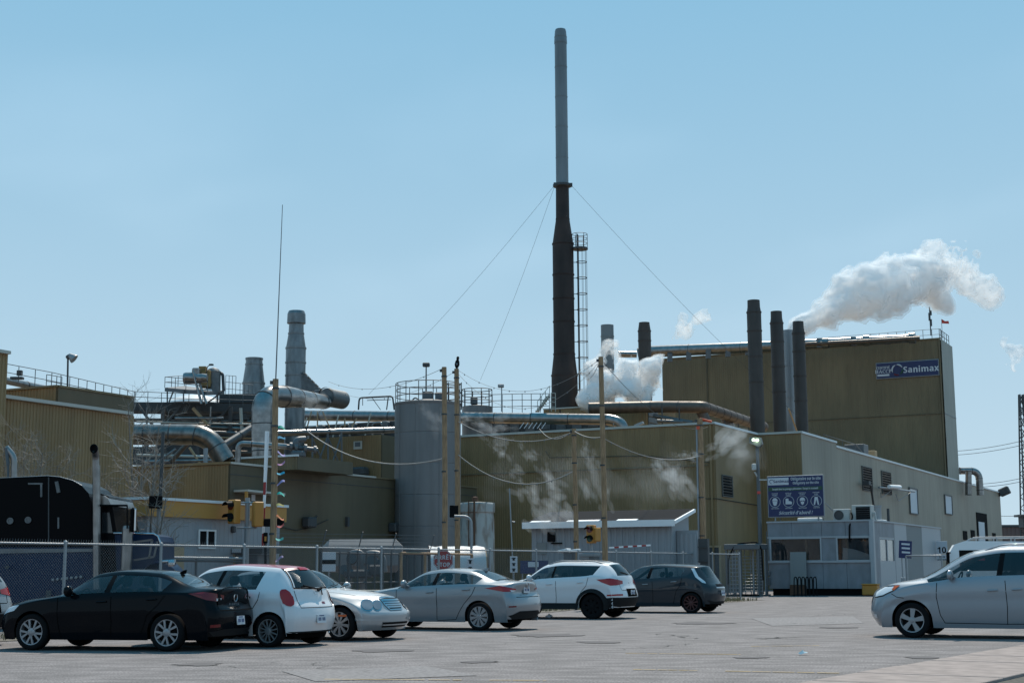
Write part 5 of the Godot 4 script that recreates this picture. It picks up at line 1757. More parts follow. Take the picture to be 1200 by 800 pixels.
func build_main_chimney() -> void:
	var d = 108.0
	var base = Vector3(3.927, 0.000, -108.000)
	var s = 1700.0 / 108.0
	var top: float = 42.969
	var y1: float = 30.426
	var y2: float = 27.808
	var y3: float = 25.874
	var y4: float = 17.398
	var y5: float = 15.778
	var t = thing("tall_chimney", "very tall slender chimney, grey above and rust-black below, held by guy wires", "chimney", base)
	var st = S()
	lathe(st, [[1.03, 8.0], [0.98, y5], [0.80, y4], [0.80, y3], [0.52, y2], [0.50, y1]], 28, Transform3D(), false)
	part("lower_shaft", st, M.stack_rust, t, "rust-black lower shaft of the tall chimney")
	st = S()
	lathe(st, [[0.48, y1], [0.47, top - 1.0]], 28, Transform3D(), false)
	part("upper_shaft", st, M.stack_grey, t, "grey upper shaft of the tall chimney")
	st = S()
	lathe(st, [[0.50, top - 1.15], [0.50, top - 0.95], [0.44, top - 0.15], [0.40, top], [0.30, top]], 28)
	part("cap", st, M.stack_grey, t)
	for i in 5:
		st = S()
		var y: float = [39.914, 37.501, 35.104, 32.656, 42.342][i]
		lathe(st, [[0.47, y - 0.04], [0.495, y - 0.03], [0.495, y + 0.03], [0.47, y + 0.03]], 24)
		part("ring", st, M.stack_grey, t)
	for y in [y2, y3, 23.488, 21.644, 19.874, y4, y5]:
		st = S()
		var r = 0.54 if y > y3 + 1 else 0.84 if y > y5 + 0.5 else 1.02
		lathe(st, [[r - 0.06, y - 0.05], [r, y - 0.05], [r, y + 0.05], [r - 0.06, y + 0.05]], 24)
		part("ring", st, M.stack_rust, t)
	st = S()
	lathe(st, [[0.5, y1 - 0.12], [0.72, y1 - 0.05], [0.72, y1 + 0.12], [0.5, y1 + 0.15]], 20)
	for k in 3:
		var a = 0.4 + k * TAU / 3
		box(st, Vector3(cos(a) * 0.72, y1, sin(a) * 0.72), Vector3(0.2, 0.28, 0.2))
	part("guy_collar", st, M.steel_dark, t)
	# caged ladder and landing
	var side = Vector3(1.0, 0, 0.15).normalized()
	var out = side * 1.28
	var ytop: float = 25.468
	st = S()
	var z = side.cross(Vector3.UP) * 0.22
	bar(st, out - z - side * 0.15 + Vector3(0, 9, 0), out - z - side * 0.15 + Vector3(0, ytop + 1.1, 0), 0.05, 5)
	bar(st, out + z - side * 0.15 + Vector3(0, 9, 0), out + z - side * 0.15 + Vector3(0, ytop + 1.1, 0), 0.05, 5)
	var y = 9.3
	while y < ytop:
		bar(st, out - z - side * 0.15 + Vector3(0, y, 0), out + z - side * 0.15 + Vector3(0, y, 0), 0.018, 4)
		y += 0.33
	part("ladder", st, M.steel_dark, t)
	st = S()
	y = 11.0
	while y < ytop:
		tube(st, ring_pts(out + side * 0.12 + Vector3(0, y, 0), 0.40, 14), 0.03, 5, false)
		bar(st, side * 0.7 + Vector3(0, y, 0), out - side * 0.25 + Vector3(0, y, 0), 0.03, 4)
		y += 1.22
	for k in 5:
		var a = -1.4 + k * 0.7
		var q = out + side * 0.12 + (side * cos(a) + side.cross(Vector3.UP) * sin(a)) * 0.4
		bar(st, q + Vector3(0, 11, 0), q + Vector3(0, ytop, 0), 0.016, 4)
	part("ladder_cage", st, M.steel_dark, t)
	st = S()
	lathe(st, [[0.0, ytop - 0.08], [0.62, ytop - 0.08], [0.62, ytop + 0.06], [0.0, ytop + 0.06]], 18, Transform3D(Basis(), out))
	part("landing", st, M.steel_dark, t)
	st = S()
	for k in 3: tube(st, ring_pts(out + Vector3(0, ytop + 0.4 + 0.36 * k, 0), 0.58, 16), 0.022, 5, false)
	for k in 6: bar(st, out + Vector3(cos(k * 1.05) * 0.58, ytop, sin(k * 1.05) * 0.58), out + Vector3(cos(k * 1.05) * 0.58, ytop + 1.12, sin(k * 1.05) * 0.58), 0.022, 5)
	part("landing_railing", st, M.steel_dark, t)
	# guy wires
	var c = base + Vector3(0, y1, 0)
	guy(c + Vector3(-0.6, 0, 0.2), Vector3(-11.166, 14.932, -112.000), "guy wire running down left from the tall chimney, the flatter of two")
	guy(c + Vector3(-0.6, 0, -0.2), Vector3(-2.763, 17.716, -125.000), "guy wire running down left from the tall chimney, the steeper of two")
	guy(c + Vector3(0.7, 0, 0.1), Vector3(22.317, 10.436, -104.000), "guy wire running down right from the tall chimney to the hall roof")


func guy(a: Vector3, b: Vector3, label: String) -> void:
	var st = S()
	var pts = []
	for i in 9: pts.append(a.lerp(b, i / 8.0) - Vector3(0, 0.5 * sin(PI * i / 8.0), 0))
	tube(st, pts, 0.010, 5)
	var o = part(numbered("guy_wire"), st, M.cable, self)
	tag(o, label, "cable", "guy wires of the tall chimney")


func build_stacks() -> void:
	# three dark stacks and a pale one before the tall block
	three_stack(Vector3(17.962, 0.000, -106.000), 21.051, 0.53, "tallest and leftmost of the three dark stacks before the tall block")
	three_stack(Vector3(19.988, 0.000, -108.000), 20.559, 0.49, "middle one of the three dark stacks before the tall block")
	three_stack(Vector3(22.007, 0.000, -110.000), 20.105, 0.48, "rightmost of the three dark stacks before the tall block")
	var top: float = 19.773
	stack("exhaust_stack", "pale grey stack between the two right-hand dark stacks", Vector3(21.565, 0.000, -112.000), [[0.40, 9.5], [0.40, top]], M.galvanised, [12.0, 14.5, 17.0])
	# pair on the roof behind the steam
	top = 22.460
	stack("exhaust_stack", "short grey stack with a banded top rising from the white steam", Vector3(8.324, 0.000, -125.000), [[0.56, 15.0], [0.56, top]], M.stack_grey, [top - 1.0, top - 2.4])
	top = 22.667
	stack("exhaust_stack", "short grey stack with a tapered cap beside the silver roof pipe", Vector3(11.566, 0.000, -125.000), [[0.56, 15.0], [0.56, top - 0.75], [0.47, top - 0.1], [0.47, top]], M.stack_dark, [top - 0.75, top - 1.6])
	# big chimney of the left works
	top = 17.934
	var t = stack("exhaust_stack", "grey stepped stack with a wide cap, above the bent silver duct", Vector3(-13.869, 0.000, -92.000),
		[[0.64, 8.0], [0.64, 15.515], [0.49, 16.458], [0.47, 17.125]], M.stack_steel, [15.515, 16.458, 14.574, 13.747],
		[[0.47, 17.070], [0.60, 17.125], [0.58, top - 0.2], [0.50, top], [0.45, top - 0.1]])
	var st = S()
	prism(st, PackedVector2Array([Vector2(0, 0), Vector2(1.5, 0), Vector2(0.25, 1.25), Vector2(0, 1.25)]), 1.0, Transform3D(Basis(), Vector3(-13.588, 12.701, -92.000) + Vector3(0, 0, -0.6)))
	wpart("sloped_duct", st, M.duct_dull, t)
	for k in 5:
		st = S()
		var p = Vector3(-13.588, 12.701, -92.000)
		var a = p + Vector3(0.25 + 0.25 * k + 0.1, 1.25 - 0.25 * k - 0.1, 0)
		box(st, a, Vector3(0.10, 0.10, 1.15), Basis(Vector3.BACK, PI / 4))
		wpart("duct_rib", st, M.duct_steel, t)
	# cone stack
	top = 14.894
	stack("exhaust_stack", "squat cone-shaped vent stack left of the stepped stack", Vector3(-16.530, 0.000, -92.000),
		[[0.70, 8.0], [0.70, 13.268], [0.68, 13.433], [0.54, 14.480], [0.53, top]], M.stack_steel, [13.268, 14.480, top - 0.05])


func three_stack(foot: Vector3, top: float, r: float, label: String) -> void:
	stack("exhaust_stack", label, foot, [[r, 9.0], [r, top - 0.9], [r * 0.88, top - 0.5], [r * 0.86, top]], M.stack_dark, [top - 0.9, top - 2.3, top - 4.2, top - 6.1], null, "dark stacks before the tall block")


func build_pipes() -> void:
	# left works
	pipe("big_duct", "wide dull steel duct bending down onto the middle block's roof", [Vector3(-20.101, 8.343, -74.000), Vector3(-15.606, 8.316, -74.000), Vector3(-14.655, 6.915, -74.000)], 0.53, M.duct_steel, 1.5, 1.3, "duct", 22)
	pipe("big_duct", "widest silver duct rising and elbowing right into a fan drum", [Vector3(-13.755, 6.460, -80.000), Vector3(-13.897, 11.045, -80.000), Vector3(-12.738, 11.180, -82.000), Vector3(-11.165, 11.338, -86.000)], [0.60, 0.60, 0.60, 0.60, 0.60, 0.60, 0.60, 0.60, 0.60, 0.60, 0.62, 0.62, 0.62, 0.60, 0.58, 0.56, 0.52, 0.42], M.duct_bright, 1.1, 1.5, "duct", 22)
	var t = thing("fan_drum", "dull round fan drum at the end of the elbowed silver duct", "fan", Vector3(-10.731, 11.658, -87.000))
	t.rotation.y = SITE
	var st = S()
	lathe(st, [[0.0, -0.9], [0.52, -0.9], [0.55, -0.85], [0.55, 0.85], [0.52, 0.9], [0.0, 0.9]], 22, Transform3D(Basis(Vector3.RIGHT, PI / 2), Vector3.ZERO))
	part("drum", st, M.duct_dull, t)
	st = S()
	lathe(st, [[0.60, -0.08], [0.60, 0.08]], 22, Transform3D(Basis(Vector3.RIGHT, PI / 2), Vector3(0, 0, 0.9)))
	lathe(st, [[0.58, -0.08], [0.58, 0.08]], 22, Transform3D(Basis(Vector3.RIGHT, PI / 2), Vector3(-0.5, 0, 0.2)))
	box(st, Vector3(-0.72, 0.0, 0.6), Vector3(0.4, 1.0, 0.5), Basis(), 0.05)
	part("inlet_box", st, M.duct_dull, t)
	pipe("long_pipe", "long silver pipe along the roof edge, ending in an elbow at the hall", [Vector3(-16.156, 12.224, -103.000), Vector3(-14.941, 12.369, -103.000), Vector3(6.578, 11.265, -96.500), Vector3(7.291, 10.973, -96.200), Vector3(7.551, 9.607, -96.200)], 0.375, M.duct_bright, 0.9, 2.6)
	pipe("long_pipe", "lower, thinner silver pipe running right to the grey silo", [Vector3(-14.334, 9.470, -86.000), Vector3(-7.089, 10.257, -92.000)], 0.19, M.duct_bright, 0.0, 4.0)
	pipe("long_pipe", "slim silver pipe with an elbow on the middle block's roof", [Vector3(-13.806, 6.536, -73.000), Vector3(-13.835, 7.781, -73.000), Vector3(-11.380, 7.595, -73.000)], 0.145, M.duct_bright, 0.35, 1.8)
	pipe("roof_pipe", "dull pipe slanting up between the two big ducts", [Vector3(-16.358, 8.432, -82.000), Vector3(-14.903, 9.784, -84.000)], 0.22, M.duct_dull, 0.0, 1.4)
	pipe("roof_pipe", "leaning brown strut pipe under the wide dull duct", [Vector3(-18.147, 7.157, -77.000), Vector3(-17.270, 8.149, -77.000)], 0.13, M.duct_brown, 0.0, 9.0)
	pipe("roof_pipe", "short upright grey pipe under the wide dull duct", [Vector3(-15.437, 6.588, -73.000), Vector3(-15.462, 7.533, -73.000)], 0.11, M.galvanised, 0.0, 9.0)
	t = thing("valve_group", "dark valves and a motor on the slim roof pipe", "valve", Vector3(-10.777, 7.505, -73.000))
	st = S()
	bar(st, Vector3(-11.466, 7.595, -73.000), Vector3(-9.897, 7.455, -73.500), 0.12, 10)
	for q in [Vector3(-11.165, 7.593, -73.000), Vector3(-10.907, 7.549, -73.000), Vector3(-10.433, 7.503, -73.000), Vector3(-9.959, 7.414, -73.000)]: flange(st, q, Vector3(1, -0.05, -0.2), 0.21, 0.14, 12)
	wpart("valve_body", st, M.duct_dull, t)
	st = S()
	tube(st, bent([Vector3(-10.950, 7.549, -73.000), Vector3(-10.913, 7.936, -73.000), Vector3(-10.541, 8.013, -73.400)], 0.25, 5), 0.16, 10)
	box(st, Vector3(-10.772, 7.204, -73.000), Vector3(0.7, 0.35, 0.5), Basis(), 0.08)
	wpart("motor", st, M.steel_grey, t)
	# dark pipe bridge with handrail behind the left wall
	t = thing("pipe_bridge", "dark pipe bridge with a handrail between the left wall and the cone stack", "pipe bridge", Vector3(-21.988, 11.073, -84.000))
	st = S()
	bar(st, Vector3(-23.870, 10.910, -84.000), Vector3(-15.280, 11.005, -86.000), 0.34, 4)
	bar(st, Vector3(-24.304, 11.283, -85.500), Vector3(-15.551, 11.407, -87.500), 0.12, 4)
	wpart("deck_beam", st, M.steel_dark, t)
	st = S()
	tube(st, [Vector3(-23.863, 10.710, -84.000), Vector3(-15.275, 10.800, -86.000)], 0.20, 10)
	wpart("pipe", st, M.duct_dull, t)
	st = S()
	tube(st, [Vector3(-20.618, 10.472, -85.000), Vector3(-15.448, 10.678, -87.000)], 0.17, 10)
	wpart("pipe", st, M.duct_dull, t)
	st = S()
	tube(st, [Vector3(-24.124, 10.216, -85.000), Vector3(-21.112, 10.223, -85.000), Vector3(-15.262, 10.188, -86.000)], 0.12, 10)
	wpart("pipe", st, M.duct_steel, t)
	st = S()
	tube(st, [Vector3(-18.841, 9.806, -85.000), Vector3(-15.252, 9.730, -86.000)], 0.16, 10)
	wpart("pipe", st, M.duct_steel, t)
	st = S()
	tube(st, [Vector3(-24.341, 8.566, -86.000), Vector3(-15.222, 8.309, -86.000)], 0.16, 10)
	wpart("pipe", st, M.duct_brown, t)
	st = S()
	bar(st, Vector3(-21.839, 11.072, -84.000), Vector3(-20.954, 9.870, -84.000), 0.10, 4)
	bar(st, Vector3(-20.343, 10.913, -84.000), Vector3(-20.150, 4.789, -84.000), 0.16, 4)
	bar(st, Vector3(-19.349, 10.907, -84.000), Vector3(-20.255, 9.717, -84.000), 0.09, 4)
	bar(st, Vector3(-18.305, 10.901, -84.000), Vector3(-18.135, 4.777, -84.000), 0.14, 4)
	bar(st, Vector3(-16.613, 11.003, -85.000), Vector3(-16.462, 4.806, -85.000), 0.14, 4)
	bar(st, Vector3(-17.590, 9.950, -85.000), Vector3(-16.613, 11.003, -85.000), 0.09, 4)
	wpart("support_frame", st, M.steel_dark, t)
	st = S()
	box(st, Vector3(-16.538, 10.451, -86.000), Vector3(1.6, 0.35, 0.8)); box(st, Vector3(-19.793, 8.106, -85.000), Vector3(5.0, 1.0, 1.2)); box(st, Vector3(-18.459, 9.785, -88.000), Vector3(5.6, 2.6, 0.6)); box(st, Vector3(-20.045, 10.785, -88.000), Vector3(2.6, 0.9, 0.6))
	wpart("machinery_box", st, M.steel_dark, t)
	railing(t, [Vector3(-21.910, 11.115, -83.500), Vector3(-19.535, 11.001, -83.500), Vector3(-15.194, 11.101, -85.500)], 0.62, 0.75, M.steel_grey, 0.022)
	# machine deck
	t = thing("machine_deck", "raised machine deck with railing, drums and yellow motor on the left skyline", "platform", Vector3(-19.797, 11.809, -82.000))
	st = S()
	var dk = [Vector3(-20.036, 11.887, -83.000), Vector3(-17.147, 11.402, -81.000), Vector3(-16.788, 11.817, -84.000), Vector3(-19.591, 12.363, -86.000)]
	flat(st)
	quad(st, dk[3] + Vector3(0, 0.0, 0), dk[2], dk[1], dk[0])
	for k in 4: quad(st, dk[k], dk[(k + 1) % 4], dk[(k + 1) % 4] - Vector3(0, 0.22, 0), dk[k] - Vector3(0, 0.22, 0))
	quad(st, dk[0] - Vector3(0, 0.22, 0), dk[1] - Vector3(0, 0.22, 0), dk[2] - Vector3(0, 0.22, 0), dk[3] - Vector3(0, 0.22, 0))
	wpart("deck", st, M.steel_grey, t)
	railing(t, [dk[3], dk[0], dk[1]], 0.62, 0.9, M.steel_grey, 0.02)
	st = S()
	bar(st, Vector3(-19.764, 11.045, -83.000), Vector3(-19.492, 11.785, -83.000), 0.05, 4); bar(st, Vector3(-19.863, 11.045, -83.000), Vector3(-19.889, 11.886, -83.000), 0.05, 4); bar(st, Vector3(-18.850, 11.682, -83.000), Vector3(-19.197, 11.783, -83.000), 0.04, 4)
	bar(st, Vector3(-18.700, 10.874, -82.000), Vector3(-18.723, 11.656, -82.000), 0.05, 4); bar(st, Vector3(-16.963, 10.978, -83.000), Vector3(-16.982, 11.720, -83.000), 0.06, 4)
	bar(st, Vector3(-17.697, 10.884, -83.000), Vector3(-16.637, 11.669, -83.000), 0.05, 4)
	wpart("leg_frame", st, M.steel_grey, t)
	st = S()
	lathe(st, [[0.0, -0.45], [0.30, -0.42], [0.34, -0.3], [0.34, 0.3], [0.30, 0.42], [0.0, 0.45]], 16, Transform3D(Basis(Vector3.BACK, PI / 2), Vector3(-18.304, 12.291, -82.000)))
	lathe(st, [[0.0, -0.3], [0.24, -0.28], [0.27, 0.0], [0.24, 0.28], [0.0, 0.3]], 16, Transform3D(Basis(Vector3.BACK, PI / 2), Vector3(-17.456, 12.154, -81.000)))
	wpart("drum", st, M.duct_bright, t)
	st = S()
	box(st, Vector3(-18.021, 12.632, -82.000), Vector3(0.42, 0.45, 0.5), Basis(), 0.06)
	wpart("gearbox", st, M.duct_bright, t)
	st = S()
	box(st, Vector3(-17.627, 12.316, -82.600), Vector3(0.65, 1.0, 0.6), Basis(), 0.06); box(st, Vector3(-17.767, 12.935, -82.600), Vector3(0.4, 0.18, 0.5)); bar(st, Vector3(-17.445, 12.697, -82.500), Vector3(-17.281, 12.054, -82.500), 0.05, 5)
	wpart("motor_housing", st, mat("dull_yellow", lin(0.25, 0.15, 0.05), 0.7), t, "dull yellow motor housing")
	st = S()
	lathe(st, [[0.0, 0.75], [0.30, 0.62], [0.42, 0.45], [0.42, -0.75], [0.40, -0.8]], 18, Transform3D(Basis(), Vector3(-17.244, 12.317, -83.000)))
	lathe(st, [[0.45, 0.42], [0.45, 0.48]], 18, Transform3D(Basis(), Vector3(-17.244, 12.317, -83.000)))
	wpart("hopper", st, M.duct_dull, t)
	st = S()
	tube(st, bent([Vector3(-17.106, 12.713, -83.000), Vector3(-16.712, 12.711, -83.000), Vector3(-16.637, 11.669, -83.000)], 0.3, 6), 0.09, 8)
	wpart("loop_pipe", st, M.steel_dark, t)
	for q in [[Vector3(-18.041, 12.621, -81.200), Vector3(-17.464, 10.704, -81.000)], [Vector3(-17.686, 11.987, -81.200), Vector3(-17.176, 10.702, -81.000)]]:
		st = S()
		bar(st, q[0], q[1], 0.07, 8)
		wpart("screw_tube", st, M.duct_bright, t)
	st = S()
	lathe(st, [[1.9, 0.0], [1.8, 0.12], [1.15, 0.42], [0.5, 0.56], [0.0, 0.58]], 24, Transform3D(Basis(), Vector3(-19.556, 11.575, -89.000)))
	lathe(st, [[0.25, 0.5], [0.25, 0.72], [0.0, 0.74]], 12, Transform3D(Basis(), Vector3(-17.342, 10.915, -82.000)))
	wpart("dome", st, M.flashing_white, t)
	st = S()
	tube(st, bent([Vector3(-17.473, 12.410, -82.200), Vector3(-17.464, 13.001, -82.200), Vector3(-17.157, 13.070, -82.000)], 0.2, 4), 0.025, 5)
	lathe(st, [[0.0, 0.05], [0.13, 0.03], [0.15, -0.05], [0.0, -0.05]], 12, Transform3D(Basis(), Vector3(-17.181, 13.070, -82.000)))
	wpart("lamp", st, M.steel_dark, t)
	t = thing("roof_walkway", "tall thin stair rails on the roof right of the machine deck", "railing", Vector3(-16.825, 11.833, -86.000))
	railing(t, [Vector3(-17.130, 11.784, -86.000), Vector3(-16.517, 11.729, -86.000)], 1.2, 0.24, M.steel_grey, 0.018, 2)
	railing(t, [Vector3(-16.517, 11.729, -86.000), Vector3(-15.857, 11.859, -88.000)], 0.8, 0.5, M.steel_grey, 0.018, 1)
	st = S()
	box(st, Vector3(-16.447, 11.640, -87.000), Vector3(2.2, 0.5, 1.5))
	wpart("roof_plinth", st, M.steel_dark, t)
	# roof edge pipe, railing and lamp above the left wall
	pipe("roof_pipe", "silver roof pipe lying behind the left wall's upper edge", [Vector3(-22.086, 9.521, -60.000), Vector3(-20.874, 9.474, -64.000), Vector3(-20.737, 9.565, -66.000)], 0.16, M.duct_bright, 0.0, 3.0)
	t = thing("roof_walkway", "handrail along the top of the left wall's upper storey", "railing", Vector3(-21.553, 9.414, -62.000))
	railing(t, [Vector3(-21.649, 9.469, -61.000), Vector3(-19.532, 9.056, -61.000), Vector3(-17.532, 8.950, -67.000)], 0.72, 0.62, M.steel_grey, 0.018)
	railing(t, [Vector3(-19.428, 9.003, -60.000), Vector3(-18.784, 8.891, -60.000)], 0.55, 0.22, M.steel_grey, 0.018)
	st = S()
	box(st, Vector3(-20.902, 9.757, -61.000), Vector3(0.2, 0.22, 0.2)); box(st, Vector3(-21.001, 9.538, -61.000), Vector3(0.5, 0.1, 0.3))
	wpart("control_box", st, M.steel_dark, t)
	var hood = thing("flood_lamp", "hooded floodlight on a thin post above the left wall", "lamp", Vector3(-18.847, 9.088, -61.000))
	st = S()
	bar(st, Vector3(-18.847, 9.088, -61.000), Vector3(-18.880, 10.330, -61.000), 0.04, 6)
	wpart("post", st, M.steel_dark, hood)
	st = S()
	lathe(st, [[0.05, 0.22], [0.10, 0.18], [0.20, -0.05], [0.21, -0.1], [0.0, -0.06]], 14, Transform3D(Basis(Vector3.BACK, 0.9), Vector3(-18.684, 10.402, -61.000)))
	wpart("shade", st, M.galvanised, hood)
	st = S()
	box(st, Vector3(-18.849, 10.440, -61.000), Vector3(0.22, 0.18, 0.2), Basis(Vector3.BACK, 0.6), 0.04)
	wpart("ballast_box", st, M.steel_dark, hood)
	# braced trestle
	t = thing("trestle", "cross-braced steel trestle under the long pipes, beside the rear block", "support frame", Vector3(-11.586, 6.894, -84.000))
	st = S()
	bar(st, Vector3(-11.619, 9.069, -84.000), Vector3(-11.581, 6.599, -84.000), 0.07, 4); bar(st, Vector3(-10.859, 9.356, -85.000), Vector3(-10.773, 6.755, -85.000), 0.07, 4); bar(st, Vector3(-10.176, 9.547, -86.000), Vector3(-10.093, 6.915, -86.000), 0.07, 4)
	bar(st, Vector3(-11.618, 8.970, -84.000), Vector3(-10.775, 6.955, -85.000), 0.05, 4); bar(st, Vector3(-10.856, 9.155, -85.000), Vector3(-11.583, 6.698, -84.000), 0.05, 4)
	bar(st, Vector3(-10.856, 9.155, -85.000), Vector3(-10.097, 7.217, -86.000), 0.05, 4); bar(st, Vector3(-10.174, 9.343, -86.000), Vector3(-10.775, 6.955, -85.000), 0.05, 4)
	wpart("lattice", st, M.steel_grey, t)
	st = S()
	bar(st, Vector3(-12.494, 10.062, -88.000), Vector3(-12.249, 10.999, -88.000), 0.05, 4); bar(st, Vector3(-11.871, 10.058, -88.000), Vector3(-11.885, 10.997, -88.000), 0.05, 4); bar(st, Vector3(-11.573, 10.995, -88.000), Vector3(-11.144, 10.054, -88.000), 0.05, 4); bar(st, Vector3(-10.441, 10.245, -90.000), Vector3(-10.447, 10.778, -90.000), 0.06, 4); bar(st, Vector3(-10.016, 10.243, -90.000), Vector3(-9.703, 10.774, -90.000), 0.06, 4)
	wpart("pipe_stand", st, M.plywood, t)
	# hall roof
	pipe("bent_pipe", "brown-silver pipe that turns away over the hall roof toward the dark stacks", [Vector3(5.451, 12.736, -103.000), Vector3(10.081, 12.830, -103.000), Vector3(13.348, 12.557, -101.000), Vector3(21.014, 13.091, -121.000)], 0.42, M.duct_brown, 0.5, 2.2)
	pipe("bent_pipe", "brown-silver leg pipe dropping from the bend on the hall roof", [Vector3(13.286, 12.311, -101.500), Vector3(13.736, 11.226, -101.500)], 0.38, M.duct_brown, 0.0, 9.0)
	pipe("bent_pipe", "short brown-silver leg pipe under the receding roof pipe", [Vector3(16.270, 12.759, -110.000), Vector3(16.619, 11.390, -110.000)], 0.42, M.duct_brown, 0.0, 9.0)
	t = thing("pipe_stand", "small pipes and brackets under the bent brown pipe on the hall roof", "support frame", Vector3(10.611, 12.001, -103.000))
	st = S()
	for q in [Vector3(10.524, 12.625, -102.000), Vector3(11.730, 12.617, -102.000), Vector3(15.792, 12.874, -108.000), Vector3(17.425, 12.961, -112.000), Vector3(18.859, 13.027, -116.000)]:
		bar(st, q + Vector3(0, 0.3, 0.45), Vector3(q.x, 10.0, q.z + 0.45), 0.06, 4)
	wpart("post", st, M.steel_dark, t)
	st = S()
	bar(st, Vector3(10.068, 12.188, -103.000), Vector3(12.604, 11.482, -101.000), 0.14, 8); bar(st, Vector3(10.103, 11.617, -101.000), Vector3(11.890, 11.547, -101.000), 0.12, 8)
	wpart("pipe", st, M.duct_dull, t)
	pipe("roof_pipe", "wide silver pipe lying along the top edge of the tall block", [Vector3(13.282, 23.821, -151.000), Vector3(14.363, 23.996, -151.000), Vector3(24.050, 23.778, -147.000), Vector3(39.862, 23.824, -141.800)], [0.55, 0.62, 0.56, 0.40], M.duct_bright, 0.0, 5.5)
	var t2 = pipe("roof_pipe", "thin brown pipe beneath the silver pipe on the tall block", [Vector3(28.909, 23.747, -145.000), Vector3(34.053, 23.664, -143.000), Vector3(40.141, 23.694, -141.000)], 0.2, M.duct_brown, 0.0, 6.0)
	st = S()
	for q in [Vector3(14.257, 23.306, -150.000), Vector3(16.429, 23.129, -149.500), Vector3(18.327, 23.224, -149.000), Vector3(20.232, 23.243, -148.000), Vector3(22.185, 23.334, -147.500), Vector3(24.126, 23.424, -147.000), Vector3(30.964, 23.788, -144.500), Vector3(34.173, 23.785, -143.500), Vector3(37.467, 23.858, -143.000)]:
		st = S()
		box(st, q, Vector3(0.5, 0.9, 0.4))
		wpart("saddle", st, M.steel_grey, t2)
	st = S()
	for q in [Vector3(31.630, 23.768, -144.400), Vector3(35.470, 23.816, -143.200), Vector3(39.637, 23.842, -141.900)]: flange(st, q, Vector3(1, 0.0, 0.5), 0.55, 0.6, 14)
	wpart("elbow_cover", st, M.duct_bright, t2)
	pipe("roof_pipe", "short grey pipe end left of the silver pipe on the tall block", [Vector3(11.141, 23.595, -150.000), Vector3(13.014, 23.584, -150.000)], 0.35, M.duct_bright, 0.0, 4.0)
	# chrome ducts behind the tall block
	pipe("arched_duct", "chrome duct arching over the roof at the tall block's right foot", [Vector3(46.152, 11.230, -150.000), Vector3(48.088, 11.219, -150.000), Vector3(48.124, 8.719, -150.000)], 0.36, M.duct_bright, 0.9, 1.2, "duct")
	pipe("arched_duct", "upright chrome duct under the arching one at the tall block's right foot", [Vector3(46.716, 11.116, -149.000), Vector3(46.582, 8.678, -149.000)], 0.32, M.duct_bright, 0.0, 1.2, "duct")
	# dark plant behind the long pipes
	t = thing("roof_plant", "dark low plant room behind the long pipe, right of the grey silo", "roof plant", Vector3(1.156, 11.252, -101.000), SITE)
	st = S()
	box(st, Vector3(0, -0.1, -1.0), Vector3(10.5, 1.5, 1.6), Basis(), 0.05)
	part("housing", st, M.steel_dark, t)
	for k in 9:
		st = S()
		box(st, Vector3(-4.8 + k * 1.2, 0.0, -0.15), Vector3(0.7, 0.9 - 0.2 * (k % 3), 0.12), Basis(), 0.03)
		part("access_panel", st, M.duct_dull, t)
	t = thing("roof_plant", "dark mass of plant behind the long pipes, left of the grey silo", "roof plant", Vector3(-12.052, 10.768, -97.000), SITE)
	st = S()
	box(st, Vector3(-0.3, -0.5, -1.0), Vector3(10.5, 1.75, 1.6), Basis(), 0.05)
	part("housing", st, M.steel_dark, t)
	for k in 12:
		st = S()
		var x = -5.2 + k * 0.85
		if k % 3 == 0: bar(st, Vector3(x, -1.2, 0.1), Vector3(x + 0.6, 0.9, 0.1), 0.05, 4)
		elif k % 3 == 1: tube(st, bent([Vector3(x, -1.2, 0.2), Vector3(x, 0.2, 0.2), Vector3(x + 0.7, 0.25, 0.2), Vector3(x + 0.7, -0.6, 0.1)], 0.2, 4), 0.09, 8)
		else: box(st, Vector3(x, 0.0, 0.0), Vector3(0.5, 0.7, 0.5), Basis(), 0.08)
		part("fitting", st, [M.flashing, M.duct_bright, M.duct_dull][k % 3], t)
	t = thing("roof_plant", "dark tangle of plant behind the wide dull duct on the left", "roof plant", Vector3(-19.919, 9.239, -90.000), SITE)
	st = S()
	box(st, Vector3(0.5, -0.6, -1.0), Vector3(7.6, 2.2, 1.2), Basis(), 0.05); box(st, Vector3(2.5, 0.8, -1.2), Vector3(4.0, 1.2, 1.0), Basis(), 0.05)
	part("housing", st, M.steel_dark, t)
	for k in 16:
		st = S()
		var x = -4.0 + k * 0.5
		if k % 4 == 0: bar(st, Vector3(x, -1.6, 0.1), Vector3(x + 0.9, 1.2, 0.0), 0.05, 4)
		elif k % 4 == 1: tube(st, bent([Vector3(x, -1.8, 0.3), Vector3(x, 0.9, 0.3), Vector3(x + 1.3, 0.95, 0.3)], 0.25, 4), 0.10, 8)
		elif k % 4 == 2: bar(st, Vector3(x - 1, -0.6 + 0.1 * k, 0.2), Vector3(x + 2.2, -0.55 + 0.1 * k, 0.2), 0.07, 8)
		else: box(st, Vector3(x, -0.5 + 0.05 * k, 0.1), Vector3(0.6, 0.5, 0.5), Basis(), 0.08)
		part("fitting", st, [M.steel_grey, M.duct_bright, M.duct_steel, M.duct_dull][k % 4], t)
	t = thing("pipe_bundle", "bundle of thin pale and dark pipes behind the wide dull duct on the left", "pipe", Vector3(-21.337, 9.625, -83.000))
	var i = 0
